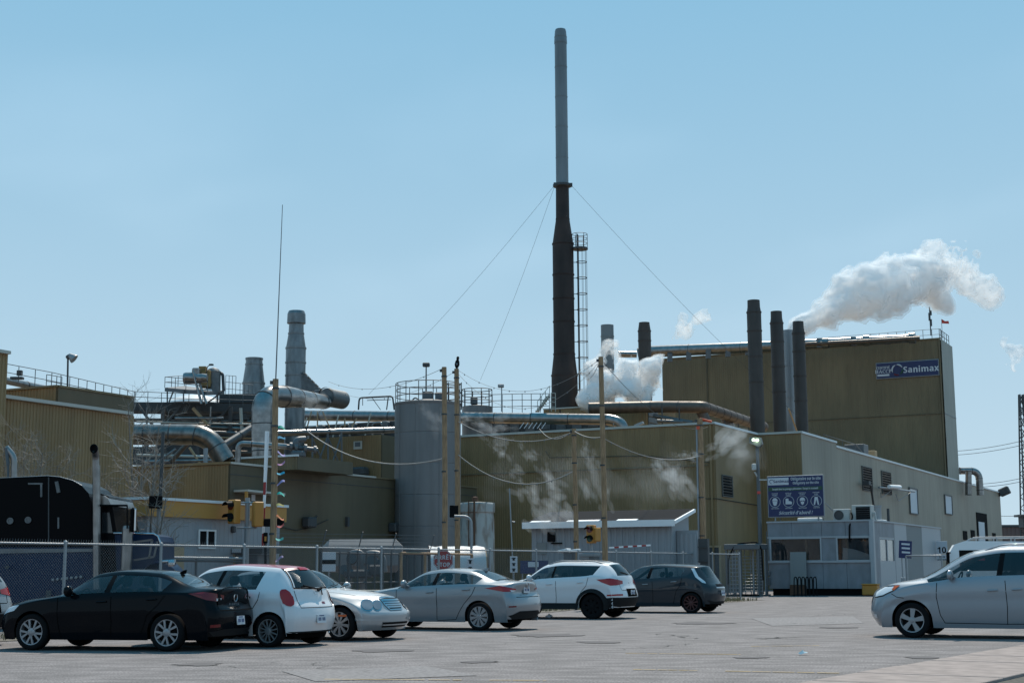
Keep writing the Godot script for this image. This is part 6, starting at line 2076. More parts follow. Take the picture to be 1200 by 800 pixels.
	for q in [[Vector3(-21.592, 9.922, -83.000), Vector3(-14.904, 9.834, -84.000)], [Vector3(-19.159, 10.000, -82.000), Vector3(-16.398, 10.008, -82.000)], [Vector3(-17.655, 9.309, -83.000), Vector3(-15.090, 9.288, -84.000)], [Vector3(-17.353, 9.012, -83.000), Vector3(-15.084, 9.015, -84.000)], [Vector3(-20.748, 7.770, -80.000), Vector3(-16.273, 7.649, -80.000)], [Vector3(-20.265, 7.391, -80.000), Vector3(-16.504, 7.462, -80.000)], [Vector3(-21.032, 10.756, -83.000), Vector3(-20.921, 7.421, -83.000)], [Vector3(-17.842, 8.176, -80.000), Vector3(-17.155, 7.184, -80.000)], [Vector3(-15.819, 10.786, -84.000), Vector3(-15.680, 9.093, -84.000)], [Vector3(-17.560, 10.897, -84.000), Vector3(-17.578, 9.701, -84.000)], [Vector3(-19.541, 7.127, -79.000), Vector3(-18.360, 8.003, -79.000)], [Vector3(-18.379, 10.691, -83.000), Vector3(-17.520, 9.750, -83.000)]]:
		st = S()
		bar(st, q[0], q[1], 0.05 + 0.025 * (i % 3), 7)
		wpart("pipe", st, [M.flashing, M.duct_bright, M.duct_dull, M.plywood][i % 4], t)
		i += 1
	# stair and railing at the chimney foot
	t = thing("roof_stair", "pale roof stair with rails beside the foot of the tall chimney", "stair", Vector3(2.359, 12.443, -101.000))
	st = S()
	for k in 2:
		bar(st, Vector3(1.762, 12.386, -101.000) + Vector3(0, 0, -0.8 * k), Vector3(2.609, 13.523, -101.000) + Vector3(0, 0, -0.8 * k), 0.07, 4)
	for k in 8: box(st, Vector3(1.762, 12.386, -101.000).lerp(Vector3(2.609, 13.523, -101.000), k / 8.0) + Vector3(0, 0, -0.4), Vector3(0.3, 0.05, 0.8))
	wpart("steps", st, M.flashing, t)
	railing(t, [Vector3(1.762, 12.446, -101.000), Vector3(2.609, 13.523, -101.000)], 0.6, 0.4, M.flashing, 0.025, 0)
	railing(t, [Vector3(2.716, 12.321, -101.000), Vector3(3.015, 12.319, -101.000)], 1.3, 0.3, M.flashing, 0.03, 3)
	t = thing("roof_walkway", "roof handrails between the grey silo and the tall chimney", "railing", Vector3(-1.211, 12.355, -100.000))
	railing(t, [Vector3(-1.389, 12.118, -100.000), Vector3(0.680, 12.165, -100.000), Vector3(2.571, 12.154, -100.000)], 1.3, 0.75, M.steel_grey, 0.026, 2)
	st = S()
	for k in 6: bar(st, Vector3(0.455, 10.267, -92.000) + Vector3(k * 0.28, 0, 0), Vector3(0.621, 10.647, -92.000) + Vector3(k * 0.28 + 0.1, 0, 0), 0.03, 4)
	wpart("bracket", st, M.flashing_white, t)
	lamp_post("roof_lamp", "small box lamp on a thin post on the roof left of the tall chimney", Vector3(-0.724, 12.016, -98.000), 1.75, Vector3(-0.05, 0, 0), Vector3(0.42, 0.24, 0.3), M.galvanised)
	# railing frame left of the silo
	t = thing("roof_walkway", "small dark pipe frame on the roof left of the grey silo", "support frame", Vector3(-9.574, 11.856, -95.000))
	st = S()
	tube(st, bent([Vector3(-10.136, 11.860, -95.000), Vector3(-10.088, 12.650, -95.000), Vector3(-7.895, 12.750, -95.000), Vector3(-7.777, 11.845, -95.000)], 0.2, 4), 0.06, 6)
	bar(st, Vector3(-9.858, 12.140, -95.000), Vector3(-9.863, 12.649, -95.000), 0.03, 4); bar(st, Vector3(-9.244, 12.645, -95.000), Vector3(-8.676, 11.851, -95.000), 0.03, 4); bar(st, Vector3(-8.282, 11.848, -95.000), Vector3(-8.176, 12.695, -95.000), 0.05, 4); bar(st, Vector3(-9.580, 12.478, -95.000), Vector3(-8.006, 12.525, -95.000), 0.03, 4)
	wpart("frame", st, M.steel_dark, t)


func build_tanks() -> void:
	var c = Vector3(-4.927, 0.000, -84.000)
	var r = 1.92
	var top: float = 10.961
	var t = thing("silo", "tall grey steel silo with a railed top beside the yellow poles", "silo", c)
	var y = 0.3
	var n = 6
	for i in n:
		var st = S()
		var y0 = 0.3 + (top - 0.3) * i / n
		var y1 = 0.3 + (top - 0.3) * (i + 1) / n
		lathe(st, [[r - 0.02, y0], [r, y0 + 0.03], [r, y1 - 0.03], [r - 0.02, y1]], 40)
		part("shell_course", st, M.tank_grey, t)
	var st = S()
	lathe(st, [[r + 0.03, top - 0.12], [r + 0.05, top], [0.5, top + 0.25], [0.0, top + 0.25]], 40)
	part("roof", st, M.tank_grey, t)
	for a in [1.15, 1.9, 2.5]:
		st = S()
		var p = Vector3(cos(a) * (r + 0.005), 0, sin(a) * (r + 0.005))
		box(st, p + Vector3(0, top / 2, 0), Vector3(0.05, top - 0.4, 0.03), Basis(Vector3.UP, PI / 2 - a))
		part("seam", st, M.tank_grey, t)
	st = S()
	for k in 3: tube(st, ring_pts(Vector3(0, top + 0.4 + 0.38 * k, 0), r - 0.05, 28), 0.025, 5, false)
	for k in 14: bar(st, Vector3(cos(k * TAU / 14) * (r - 0.05), top - 0.05, sin(k * TAU / 14) * (r - 0.05)), Vector3(cos(k * TAU / 14) * (r - 0.05), top + 1.16, sin(k * TAU / 14) * (r - 0.05)), 0.025, 5)
	part("railing", st, M.steel_dark, t)
	st = S()
	box(st, Vector3(0.0, top + 0.45, 0.2), Vector3(0.6, 0.5, 0.5), Basis(), 0.05)
	box(st, Vector3(0.7, top + 0.4, 0.3), Vector3(0.5, 0.45, 0.5), Basis(), 0.05)
	tube(st, bent([Vector3(-1.0, top, 0.5), Vector3(-0.7, top + 0.35, 0.5), Vector3(-0.4, top + 0.1, 0.5)], 0.15, 4), 0.05, 6)
	part("hatch", st, M.steel_grey, t)
	st = S()
	for k in 3: tube(st, ring_pts(Vector3(1.55, top + 0.1 + 0.5 * k, 0.4), 0.42, 12), 0.025, 5, false)
	for k in 5: bar(st, Vector3(1.55 + cos(k * 1.25) * 0.42, top - 0.4, 0.4 + sin(k * 1.25) * 0.42), Vector3(1.55 + cos(k * 1.25) * 0.42, top + 1.2, 0.4 + sin(k * 1.25) * 0.42), 0.03, 5)
	part("ladder_cage", st, M.steel_dark, t)
	lamp_post("roof_lamp", "box lamp on a post standing on top of the grey silo", c + Vector3(-0.1, top + 0.2, 0), 2.05, Vector3(0, 0.05, 0), Vector3(0.42, 0.24, 0.32), M.steel_dark)
	# second, lower tank behind
	c = Vector3(-2.479, 0.000, -101.000)
	top = 12.682
	t = thing("silo", "smaller grey tank with a railed top just right of the big grey silo", "silo", c)
	st = S()
	lathe(st, [[1.05, 9.5], [1.05, top], [0.2, top + 0.15], [0.0, top + 0.15]], 30)
	part("shell", st, M.tank_grey, t)
	st = S()
	for k in 3: tube(st, ring_pts(Vector3(0, top + 0.4 + 0.4 * k, 0), 1.05, 20), 0.03, 5, false)
	for k in 10: bar(st, Vector3(cos(k * TAU / 10) * 1.05, top - 0.05, sin(k * TAU / 10) * 1.05), Vector3(cos(k * TAU / 10) * 1.05, top + 1.2, sin(k * TAU / 10) * 1.05), 0.03, 5)
	part("railing", st, M.steel_dark, t)
	st = S()
	box(st, Vector3(-0.2, top + 0.4, 0.2), Vector3(0.5, 0.5, 0.5), Basis(), 0.05)
	part("hatch", st, M.steel_grey, t)
	# white rusty tank
	c = Vector3(-1.926, 0.000, -78.000)
	top = 4.943
	t = thing("tank", "white upright tank streaked with rust in front of the hall", "tank", c)
	st = S()
	lathe(st, [[0.93, 0.2], [0.93, top - 0.95], [0.88, top - 0.55]], 30, Transform3D(), false)
	part("shell", st, M.tank_white, t)
	st = S()
	lathe(st, [[0.90, top - 0.55], [0.95, top - 0.5], [0.95, top - 0.08], [0.90, top], [0.3, top + 0.05], [0.0, top + 0.05]], 30)
	part("rim", st, M.tank_white, t)
	for k in 9:
		st = S()
		var a = k * TAU / 9 + 0.3
		box(st, Vector3(cos(a) * 0.96, top - 0.25, sin(a) * 0.96), Vector3(0.06, 0.5, 0.10), Basis(Vector3.UP, -a))
		part("clamp", st, M.tank_white, t)
	st = S()
	lathe(st, [[0.0, 0.0], [0.17, 0.05], [0.17, 0.3], [0.0, 0.34]], 14, Transform3D(Basis(), Vector3(-0.1, top, 0.1)))
	part("vent", st, M.rust_brown, t)
	st = S()
	bar(st, Vector3(-0.12, 0, 1.02), Vector3(-0.12, top + 0.2, 1.02), 0.06, 6); bar(st, Vector3(-0.42, 1, 0.95), Vector3(-0.42, top + 0.1, 0.95), 0.03, 6)
	part("down_pipe", st, M.rust_brown, t)


# ------------------------------------------------------------------ poles, cables, gates, booth
func wood_pole(label: String, foot: Vector3, tip: Vector3, r: float) -> Node3D:
	var t = thing("wooden_pole", label, "pole", foot, 0.0, "yellowish wooden poles carrying the mist lines")
	var st = S()
	tube(st, [Vector3.ZERO, (tip - foot) * 0.5 + Vector3(r * 0.25, 0, 0), tip - foot], [r * 1.1, r, r * 0.92], 12)
	part("shaft", st, M.pole_wood, t)
	for k in 4:
		st = S()
		var f: float = [0.35, 0.56, 0.8, 0.96][k]
		var p = (tip - foot) * f
		lathe(st, [[r * 1.02, -0.03], [r * 1.12, -0.03], [r * 1.12, 0.03], [r * 1.02, 0.03]], 12, Transform3D(Basis(), p))
		part("band", st, M.steel_dark, t)
	st = S()
	box(st, (tip - foot) * 0.985 + Vector3(-r * 1.3, 0, 0), Vector3(r * 0.8, 0.10, 0.1))
	part("hook", st, M.steel_dark, t)
	return t


func hung_line(label: String, a: Vector3, b: Vector3, sag: float, r: float, m: Material, beads := 0) -> void:
	var t = thing("mist_line", label, "cable", a, 0.0, "sagging lines between the poles")
	var st = S()
	var pts = []
	for i in 19:
		var f = i / 18.0
		pts.append(a.lerp(b, f) - Vector3(0, sag * 4 * f * (1 - f), 0))
	tube(st, pts, r, 5)
	wpart("line", st, m, t)
	for k in beads:
		st = S()
		var f = (k + 0.5) / beads
		var p = a.lerp(b, f) - Vector3(0, sag * 4 * f * (1 - f) + r * 2, 0)
		lathe(st, [[0.0, -0.04], [0.02, -0.02], [0.016, 0.02], [0.006, 0.04]], 6, Transform3D(Basis(), p))
		wpart("nozzle", st, M.steel_grey, t)


func build_poles() -> void:
	wood_pole("wooden pole left of centre with coloured ribbons down its right side", Vector3(-7.071, -0.000, -43.000), Vector3(-7.072, 7.056, -43.000), 0.095)
	wood_pole("bare wooden pole just left of the silo's right edge", Vector3(-2.574, -0.000, -55.000), Vector3(-2.603, 9.064, -55.000), 0.1)
	wood_pole("wooden pole with a bird on top, right of the grey silo", Vector3(-2.364, -0.000, -62.000), Vector3(-2.400, 9.966, -62.000), 0.11)
	wood_pole("shortest wooden pole in front of the white shed", Vector3(2.619, 0.000, -61.000), Vector3(2.587, 7.255, -61.000), 0.1)
	wood_pole("tall wooden pole in front of the middle of the white shed", Vector3(3.442, 0.000, -55.000), Vector3(3.397, 9.424, -55.000), 0.1)
	var t = wood_pole("wooden pole with a grey pipe alongside, at the hall's front corner", Vector3(8.531, -0.000, -66.000), Vector3(8.553, 8.172, -66.000), 0.14)
	var st = S()
	bar(st, Vector3(8.359, 0.000, -66.000), Vector3(8.406, 7.782, -66.000), 0.05, 8)
	wpart("side_pipe", st, M.galvanised, t)
	st = S()
	box(st, Vector3(8.425, 7.713, -65.700), Vector3(0.14, 0.14, 0.1)); bar(st, Vector3(8.552, 8.152, -66.000), Vector3(9.094, 8.012, -66.000), 0.06, 6)
	wpart("red_tape", st, mat("tape_red", lin(0.6, 0.08, 0.03), 0.6), t)
	# whip antenna on the first pole
	t = thing("whip_antenna", "very thin whip antenna rising from the ribboned pole", "antenna", Vector3(-7.099, 6.966, -43.100))
	st = S()
	bar(st, Vector3(-7.096, 6.660, -43.120), Vector3(-6.987, 12.433, -43.120), 0.022, 6, 0.010)
	wpart("rod", st, M.steel_grey, t)
	# bird on the second pole
	t = thing("bird", "dark bird perched on top of the pole right of the silo", "bird", Vector3(-2.400, 9.966, -62.000))
	st = S()
	lathe(st, [[0.0, 0.0], [0.07, 0.06], [0.11, 0.18], [0.09, 0.32], [0.05, 0.40], [0.065, 0.46], [0.05, 0.53], [0.0, 0.55]], 12, Transform3D(Basis(Vector3.BACK, -0.12), Vector3.ZERO), false)
	prism(st, PackedVector2Array([Vector2(-0.02, -0.14), Vector2(0.05, -0.14), Vector2(0.07, 0.14), Vector2(-0.04, 0.14)]), 0.05, Transform3D(Basis(Vector3.RIGHT, 0.2), Vector3(0, 0.02, 0.04)))
	part("body", st, M.black_box, t)
	st = S()
	bar(st, Vector3(0.03, 0.48, 0.04), Vector3(0.11, 0.465, 0.07), 0.018, 5, 0.004)
	part("beak", st, M.steel_dark, t)
	st = S()
	lathe(st, [[0.0, -0.02], [0.05, 0.0], [0.06, 0.06], [0.03, 0.1], [0.0, 0.11]], 8, Transform3D(Basis(), Vector3(0.015, 0.14, 0.075)))
	part("breast_patch", st, M.steel_grey, t)
	# ribbons down the first pole
	var cols = [[0.05, 0.45, 0.30], [0.10, 0.35, 0.50], [0.45, 0.35, 0.60], [0.55, 0.25, 0.40], [0.05, 0.40, 0.55], [0.35, 0.30, 0.55], [0.05, 0.50, 0.38], [0.60, 0.45, 0.15], [0.65, 0.18, 0.06], [0.60, 0.12, 0.10], [0.15, 0.50, 0.42], [0.45, 0.30, 0.45], [0.05, 0.35, 0.55]]
	var names = ["green", "sky blue", "lilac", "pink", "bright blue", "violet", "sea green", "straw", "orange", "red", "mint", "mauve", "deep blue"]
	var ys = [489.5, 500.5, 513.5, 524.5, 532, 543, 552, 564, 573.5, 583, 593.5, 614, 635]
	var foot = Vector3(-7.071, -0.000, -43.000)
	var tip = Vector3(-7.072, 7.056, -43.000)
	for i in ys.size():
		var f: float = (669.7 - ys[i]) / (669.7 - 444.0)
		var p = foot.lerp(tip, f) + Vector3(0.10, 0, 0.02)
		st = S()
		smooth(st)
		var prev = null
		for k in 6:
			var a = p + Vector3(0.045 * k, 0.05 * sin(k * 0.8 + i) + 0.012 * k * (1 if i % 2 else -1), 0.03 * sin(k * 1.3 + i * 2))
			var b = a + Vector3(0.01, -0.06 - 0.015 * sin(k + i), 0.05)
			if prev: quad(st, prev[0], a, b, prev[1])
			prev = [a, b]
		var m = mat("ribbon_%d" % i, lin(cols[i][0], cols[i][1], cols[i][2]), 0.7)
		var o = part(numbered("ribbon"), st, m, self)
		tag(o, "small %s ribbon tied to the side of the ribboned pole" % names[i], "ribbon", "ribbons on the pole")
	# lines
	hung_line("pale line sagging from the trestle to the pole left of the silo's edge", Vector3(-9.935, 8.077, -70.000), Vector3(-2.619, 5.578, -55.100), 0.75, 0.028, M.cable_pale)
	hung_line("pale mist line sagging from the bird's pole toward the shortest pole", Vector3(-2.323, 6.240, -61.900), Vector3(2.546, 5.459, -61.000), 0.85, 0.022, M.cable_pale, 8)
	hung_line("upper mist line from the bird's pole to the shortest pole", Vector3(-2.323, 7.665, -61.900), Vector3(2.567, 7.111, -61.000), 0.6, 0.02, M.cable_pale, 6)
	hung_line("mist line from the shortest pole to the tall pole before the shed", Vector3(2.603, 7.147, -61.000), Vector3(3.388, 6.354, -55.100), 0.12, 0.02, M.cable_pale, 2)
	hung_line("mist line sagging from the tall pole to the pole at the hall's corner", Vector3(3.382, 6.345, -55.000), Vector3(8.508, 6.457, -66.000), 0.45, 0.02, M.cable_pale, 6)
	hung_line("line of beads from the bird's pole to the top of the tall pole", Vector3(-2.363, 9.929, -62.000), Vector3(3.396, 9.358, -55.000), 1.1, 0.008, M.cable_pale, 9)
	hung_line("second line of beads slightly below the first between the two tall poles", Vector3(-2.363, 9.780, -62.000), Vector3(3.395, 9.292, -55.000), 1.7, 0.008, M.cable_pale, 7)
	hung_line("thin line from the left roof to the top of the bare pole", Vector3(-10.213, 11.787, -80.000), Vector3(-2.619, 9.032, -55.000), 0.6, 0.010, M.cable_pale, 4)
	hung_line("second thin line from the left roof to the top of the bare pole", Vector3(-10.208, 11.452, -80.000), Vector3(-2.400, 9.892, -62.000), 0.9, 0.008, M.cable_pale, 3)
	hung_line("beads hung from the shortest pole back to the hall roof", Vector3(2.568, 7.183, -61.000), Vector3(1.703, 10.259, -92.000), 0.5, 0.02, M.cable_pale, 5)
	hung_line("thin line dropping from the tall pole across the steam to the hall roof", Vector3(3.427, 9.292, -55.000), Vector3(12.180, 10.109, -90.000), 1.0, 0.012, M.cable)
	hung_line("thin line from the tall pole's top up to the tall chimney's ladder", Vector3(3.396, 9.358, -55.000), Vector3(5.070, 16.149, -107.000), 0.8, 0.014, M.cable_pale)


func traffic_light(t: Node3D, c: Vector3, turn: float, lenses := 2) -> void:
	var b = Basis(Vector3.UP, turn)
	var st = S()
	box(st, c, Vector3(0.34, 0.36 * lenses, 0.26), b, 0.03)
	part("signal_housing", st, M.signal_yellow, t)
	for k in lenses:
		st = S()
		var y = 0.18 * (lenses - 1) - 0.36 * k
		lathe(st, [[0.0, 0.0], [0.125, 0.0], [0.13, 0.02]], 16, Transform3D(b * Basis(Vector3.RIGHT, PI / 2), c + b * Vector3(0, y, 0.135)))
		part("lens", st, M.lamp_red_dark if k == 0 else mat("lens_green", lin(0.01, 0.06, 0.04), 0.2), t)
		st = S()
		smooth(st)
		for i in 10:
			var a0 = PI * i / 10 - 0.2
			var a1 = PI * (i + 1) / 10 - 0.2
			var q = []
			for a in [a0, a1]: for z in [0.13, 0.36]: q.append(c + b * Vector3(cos(a) * 0.145, y + sin(a) * 0.145 - (z - 0.13) * 0.15, z))
			quad(st, q[0], q[1], q[3], q[2])
		part("visor", st, M.black_box, t)


func build_gate_gear() -> void:
	# gatehouse
	var t = thing("gatehouse", "low pale blue gatehouse with a yellow fascia left of the ribboned pole", "hut", Vector3(-7.505, 0.000, -47.000), SITE)
	var l = 6.3
	var h: float = 2.960
	var st = S()
	box(st, Vector3(-0.65, h / 2, l / 2), Vector3(1.3, h, l - 0.02))
	part("wall_core", st, M.shed_white, t)
	for i in 6:
		st = S()
		ribbed(st, 0.0, l / 6 - 0.01, 0.05, h, h, 0.2, 0.012, Transform3D(Basis(Vector3.UP, PI / 2), Vector3(0.005, 0, l - i * l / 6)))
		part("wall_panel", st, M.shed_white, t)
	st = S()
	box(st, Vector3(-0.6, h + 0.22, l / 2), Vector3(1.5, 0.46, l + 0.3))
	part("fascia", st, M.fascia_yellow, t)
	st = S()
	box(st, Vector3(-0.6, h + 0.49, l / 2), Vector3(1.6, 0.08, l + 0.4))
	part("roof_edge", st, M.flashing_white, t)
	for q in [[5.154, 0.85], [2.047, 0.7]]:
		st = S()
		box(st, Vector3(0.03, 1.05, q[0]), Vector3(0.05, 2.1, q[1]))
		part("door", st, M.plywood, t)
	var w = Node3D.new()
	w.name = "window"
	t.add_child(w, true)
	w.position = Vector3(0.03, (2.583 + 2.104) / 2, 3.700)
	st = S()
	box(st, Vector3(0.0, 0, 0), Vector3(0.02, 0.5, 0.74))
	part("pane", st, M.dark_opening, w)
	st = S()
	for s in [-1, 0, 1]: box(st, Vector3(0.02, 0, s * 0.38), Vector3(0.05, 0.56, 0.05))
	for s in [-1, 1]: box(st, Vector3(0.02, s * 0.26, 0), Vector3(0.046, 0.05, 0.8))
	part("frame", st, M.flashing_white, w)
	st = S()
	box(st, Vector3(0.04, h - 0.3, 2.447), Vector3(0.14, 0.2, 0.16), Basis(), 0.03)
	part("wall_lamp", st, M.steel_dark, t)
	# signal post with two heads, sign and barrier
	t = thing("traffic_signal", "twin-headed yellow signal on a grey post beside the gatehouse", "traffic light", Vector3(-8.012, -0.000, -44.000))
	st = S()
	var top: float = 3.582
	bar(st, Vector3.ZERO, Vector3(0, top, 0), 0.075, 10)
	bar(st, Vector3(-0.35, top - 0.15, 0.05), Vector3(0.35, top - 0.15, 0.05), 0.035, 6); bar(st, Vector3(-0.3, top - 0.9, 0.05), Vector3(0.3, top - 0.9, 0.05), 0.035, 6)
	part("post", st, M.galvanised, t)
	traffic_light(t, Vector3(-0.38, top - 0.42, 0.08), -0.7)
	st = S()
	box(st, Vector3(0.33, top - 0.5, 0.1), Vector3(0.3, 0.75, 0.28), Basis(Vector3.UP, 0.5), 0.03)
	part("signal_housing", st, M.signal_yellow, t)
	t = thing("booth_cabinet", "dark grey ticket booth with a small lit notice under the twin signal", "cabinet", Vector3(-7.935, 0.000, -45.000), SITE)
	st = S()
	box(st, Vector3(0, 0.95, 0), Vector3(0.85, 1.9, 0.8), Basis(), 0.02)
	part("cabinet_body", st, M.steel_grey, t)
	st = S()
	box(st, Vector3(0, 2.0, 0), Vector3(1.3, 0.16, 1.0))
	part("cabinet_roof", st, M.steel_dark, t)
	st = S()
	box(st, Vector3(-0.3, 2.02, 0.52), Vector3(0.34, 0.12, 0.02))
	part("notice", st, M.sign_white, t)
	t = thing("barrier_arm", "raised barrier arm banded red and white left of the ribboned pole", "barrier", Vector3(-7.649, -0.000, -45.000))
	st = S()
	box(st, Vector3(0, 0.55, 0), Vector3(0.32, 1.1, 0.36), Basis(), 0.03)
	part("barrier_box", st, M.steel_grey, t)
	var a = Vector3(-7.676, 2.139, -44.900) - Vector3(-7.649, -0.000, -45.000)
	var b = Vector3(-7.644, 5.680, -44.900) - Vector3(-7.649, -0.000, -45.000)
	for k in 9:
		st = S()
		box(st, a.lerp(b, (k + 0.5) / 9.0), Vector3(0.075, (b - a).length() / 9.0, 0.04), Basis(Vector3.BACK, -0.03))
		part("arm_band", st, M.white_paint if k % 2 or k > 5 else M.stop_red, t)
	st = S()
	box(st, (a + b) / 2 + Vector3(0.025, 0, -0.03), Vector3(0.05, (b - a).length(), 0.02), Basis(Vector3.BACK, -0.03))
	part("arm_core", st, M.white_paint, t)
	t = thing("card_reader", "card reader column banded red and white between signal post and barrier", "card reader", Vector3(-7.637, 0.000, -43.600))
	st = S()
	bar(st, Vector3.ZERO, Vector3(0, 1.5, 0), 0.05, 8)
	part("post", st, M.steel_dark, t)
	for k in 5:
		st = S()
		box(st, Vector3(0, 0.45 + 0.2 * k, 0.06), Vector3(0.10, 0.19, 0.03))
		part("band", st, M.white_paint if k % 2 == 0 else M.stop_red, t)
	t = thing("camera_box", "black box lamp on a short arm in front of the ribboned pole", "camera", Vector3(-7.332, 2.835, -44.000))
	st = S()
	box(st, Vector3(-7.357, 2.835, -44.000), Vector3(0.35, 0.24, 0.2), Basis(), 0.03); box(st, Vector3(-7.049, 2.859, -44.000), Vector3(0.3, 0.22, 0.2), Basis(), 0.03); bar(st, Vector3(-7.357, 2.835, -44.000), Vector3(-7.049, 2.859, -44.000), 0.04, 5)
	wpart("housing", st, M.black_box, t)
	t = thing("intercom_box", "dark intercom box with an amber key pad near the ribboned pole", "intercom", Vector3(-7.417, 2.373, -43.800))
	st = S()
	box(st, Vector3(-7.434, 2.375, -43.900), Vector3(0.13, 0.32, 0.1), Basis(), 0.02); bar(st, Vector3(-7.431, 2.223, -43.900), Vector3(-7.385, -0.000, -43.900), 0.04, 6)
	wpart("housing", st, M.black_box, t)
	st = S()
	box(st, Vector3(-7.421, 2.348, -43.830), Vector3(0.06, 0.14, 0.02))
	wpart("key_pad", st, M.signal_yellow, t)
	# black board on pole left
	t = thing("loudspeaker_post", "black square box on a pole in front of the bare trees", "speaker", Vector3(-9.782, 0.000, -40.300))
	st = S()
	bar(st, Vector3.ZERO, Vector3(0, 3.246, 0), 0.06, 8)
	part("post", st, M.galvanised, t)
	st = S()
	bar(st, Vector3(0.03, 3.246, 0), Vector3(0.05, 5.232, 0), 0.05, 6)
	part("mast", st, M.steel_dark, t)
	st = S()
	box(st, Vector3(-9.827, 3.283, -40.100) - Vector3(-9.782, 0.000, -40.300), Vector3(0.36, 0.34, 0.2), Basis(Vector3.UP, 0.2), 0.02)
	part("speaker_box", st, M.black_box, t)
	# signal in front of the shed
	t = thing("traffic_signal", "yellow signal with visors in front of the white shed", "traffic light", Vector3(3.094, 0.000, -58.000))
	st = S()
	bar(st, Vector3.ZERO, Vector3(0, 3.023, 0), 0.07, 8)
	part("post", st, M.galvanised, t)
	traffic_light(t, Vector3(3.095, 2.769, -57.900) - Vector3(3.094, 0.000, -58.000), -0.55)
	st = S()
	box(st, Vector3(3.292, 2.749, -57.800) - Vector3(3.094, 0.000, -58.000), Vector3(0.30, 0.55, 0.25), Basis(Vector3.UP, 0.7), 0.03)
	part("signal_housing", st, M.signal_yellow, t)
	t = thing("ticket_terminal", "grey ticket terminal under the signal before the shed", "terminal", Vector3(3.000, -0.000, -57.500), SITE)
	st = S()
	box(st, Vector3(0, 0.95, 0), Vector3(0.6, 1.9, 0.5), Basis(), 0.03)
	part("terminal_body", st, M.steel_grey, t)
	st = S()
	box(st, Vector3(0.0, 1.95, 0.05), Vector3(0.7, 0.14, 0.6), Basis(), 0.02); box(st, Vector3(-0.1, 1.84, 0.27), Vector3(0.36, 0.12, 0.03))
	part("terminal_hood", st, M.galvanised, t)
	t = thing("ticket_terminal", "white-hooded key terminal left of the shed's signal", "terminal", Vector3(2.221, -0.000, -58.000), SITE)
	st = S()
	bar(st, Vector3.ZERO, Vector3(0, 1.5, 0), 0.05, 8); box(st, Vector3(0, 1.85, 0), Vector3(0.4, 0.5, 0.3), Basis(), 0.03)
	part("terminal_body", st, M.steel_grey, t)
	st = S()
	box(st, Vector3(-0.2, 2.13, 0.05), Vector3(0.42, 0.1, 0.42), Basis(Vector3.BACK, 0.2), 0.02); box(st, Vector3(0.25, 2.12, 0.05), Vector3(0.38, 0.1, 0.4), Basis(Vector3.BACK, 0.15), 0.02)
	part("terminal_hood", st, M.white_paint, t)
	t = thing("barrier_arm", "lowered red and white barrier arm in front of the white shed", "barrier", Vector3(5.334, -0.000, -59.000))
	for k in 9:
		st = S()
		var p0 = Vector3(3.841, 2.240, -58.600).lerp(Vector3(5.566, 2.347, -59.500), k / 9.0)
		var p1 = Vector3(3.841, 2.240, -58.600).lerp(Vector3(5.566, 2.347, -59.500), (k + 1) / 9.0)
		bar(st, p0, p1, 0.045, 4)
		wpart("arm_band", st, M.white_paint if k % 2 == 0 else M.stop_red, t)
	st = S()
	bar(st, Vector3(5.566, 2.347, -59.500), Vector3(5.517, -0.000, -59.500), 0.03, 6)
	tube(st, ring_pts(Vector3(5.213, 2.023, -59.500), 0.3, 10, 0.3, 2.8).map(func(p): return p), 0.02, 5)
	wpart("arm_rest", st, M.galvanised, t)
	# street lamp crook before the white tank
	t = thing("crook_post", "grey crook-topped post in front of the white rusty tank", "lamp", Vector3(-1.714, 0.000, -60.000))
	st = S()
	var hh: float = 3.562
	tube(st, bent([Vector3.ZERO, Vector3(0, hh, 0), Vector3(-0.7, hh + 0.02, 0)], 0.42, 8), 0.055, 8)
	part("post", st, M.galvanised, t)
	st = S()
	box(st, Vector3(-2.468, 3.816, -61.000) - Vector3(-1.714, 0.000, -60.000), Vector3(0.36, 0.5, 0.2), Basis(), 0.02)
	part("lamp_box", st, M.black_box, t)
	t = thing("thin_post", "thin leaning grey post with a small arm in front of the hall", "post", Vector3(0.038, 0.000, -58.000))
	st = S()
	bar(st, Vector3.ZERO, Vector3(-0.137, 4.595, -58.000) - Vector3(0.038, 0.000, -58.000), 0.03, 6); bar(st, Vector3(-0.043, 3.278, -58.000) - Vector3(0.038, 0.000, -58.000), Vector3(0.076, 3.260, -58.000) - Vector3(0.038, 0.000, -58.000), 0.03, 5)
	part("post", st, M.galvanised, t)
	# stop sign and posts by the fence
	t = thing("stop_sign", "red octagonal stop sign reading ARRET behind the fence", "sign", Vector3(-2.603, 0.000, -53.000))
	st = S()
	var sc = Vector3(-2.529, 1.750, -53.000) - Vector3(-2.603, 0.000, -53.000)
	var oct = PackedVector2Array()
	for k in 8: oct.append(Vector2(cos(PI / 8 + k * PI / 4), sin(PI / 8 + k * PI / 4)) * 0.38)
	prism(st, oct, 0.012, Transform3D(Basis(), sc))
	part("plate", st, M.stop_red, t)
	st = S()
	for k in 8:
		var p0 = oct[k] * 0.93
		var p1 = oct[(k + 1) % 8] * 0.93
		bar(st, sc + Vector3(p0.x, p0.y, 0.014), sc + Vector3(p1.x, p1.y, 0.014), 0.01, 4)
	part("border", st, M.sign_white, t)
	words(t, "ARRÊT", sc + Vector3(0, 0.10, 0.014), Basis(), 0.15, M.sign_white)
	words(t, "STOP", sc + Vector3(0, -0.16, 0.014), Basis(), 0.15, M.sign_white)
	st = S()
	bar(st, Vector3(0, 0, -0.06) + Vector3(sc.x, 0, sc.z), sc + Vector3(0, 0.3, -0.06), 0.04, 6)
	part("post", st, M.galvanised, t)
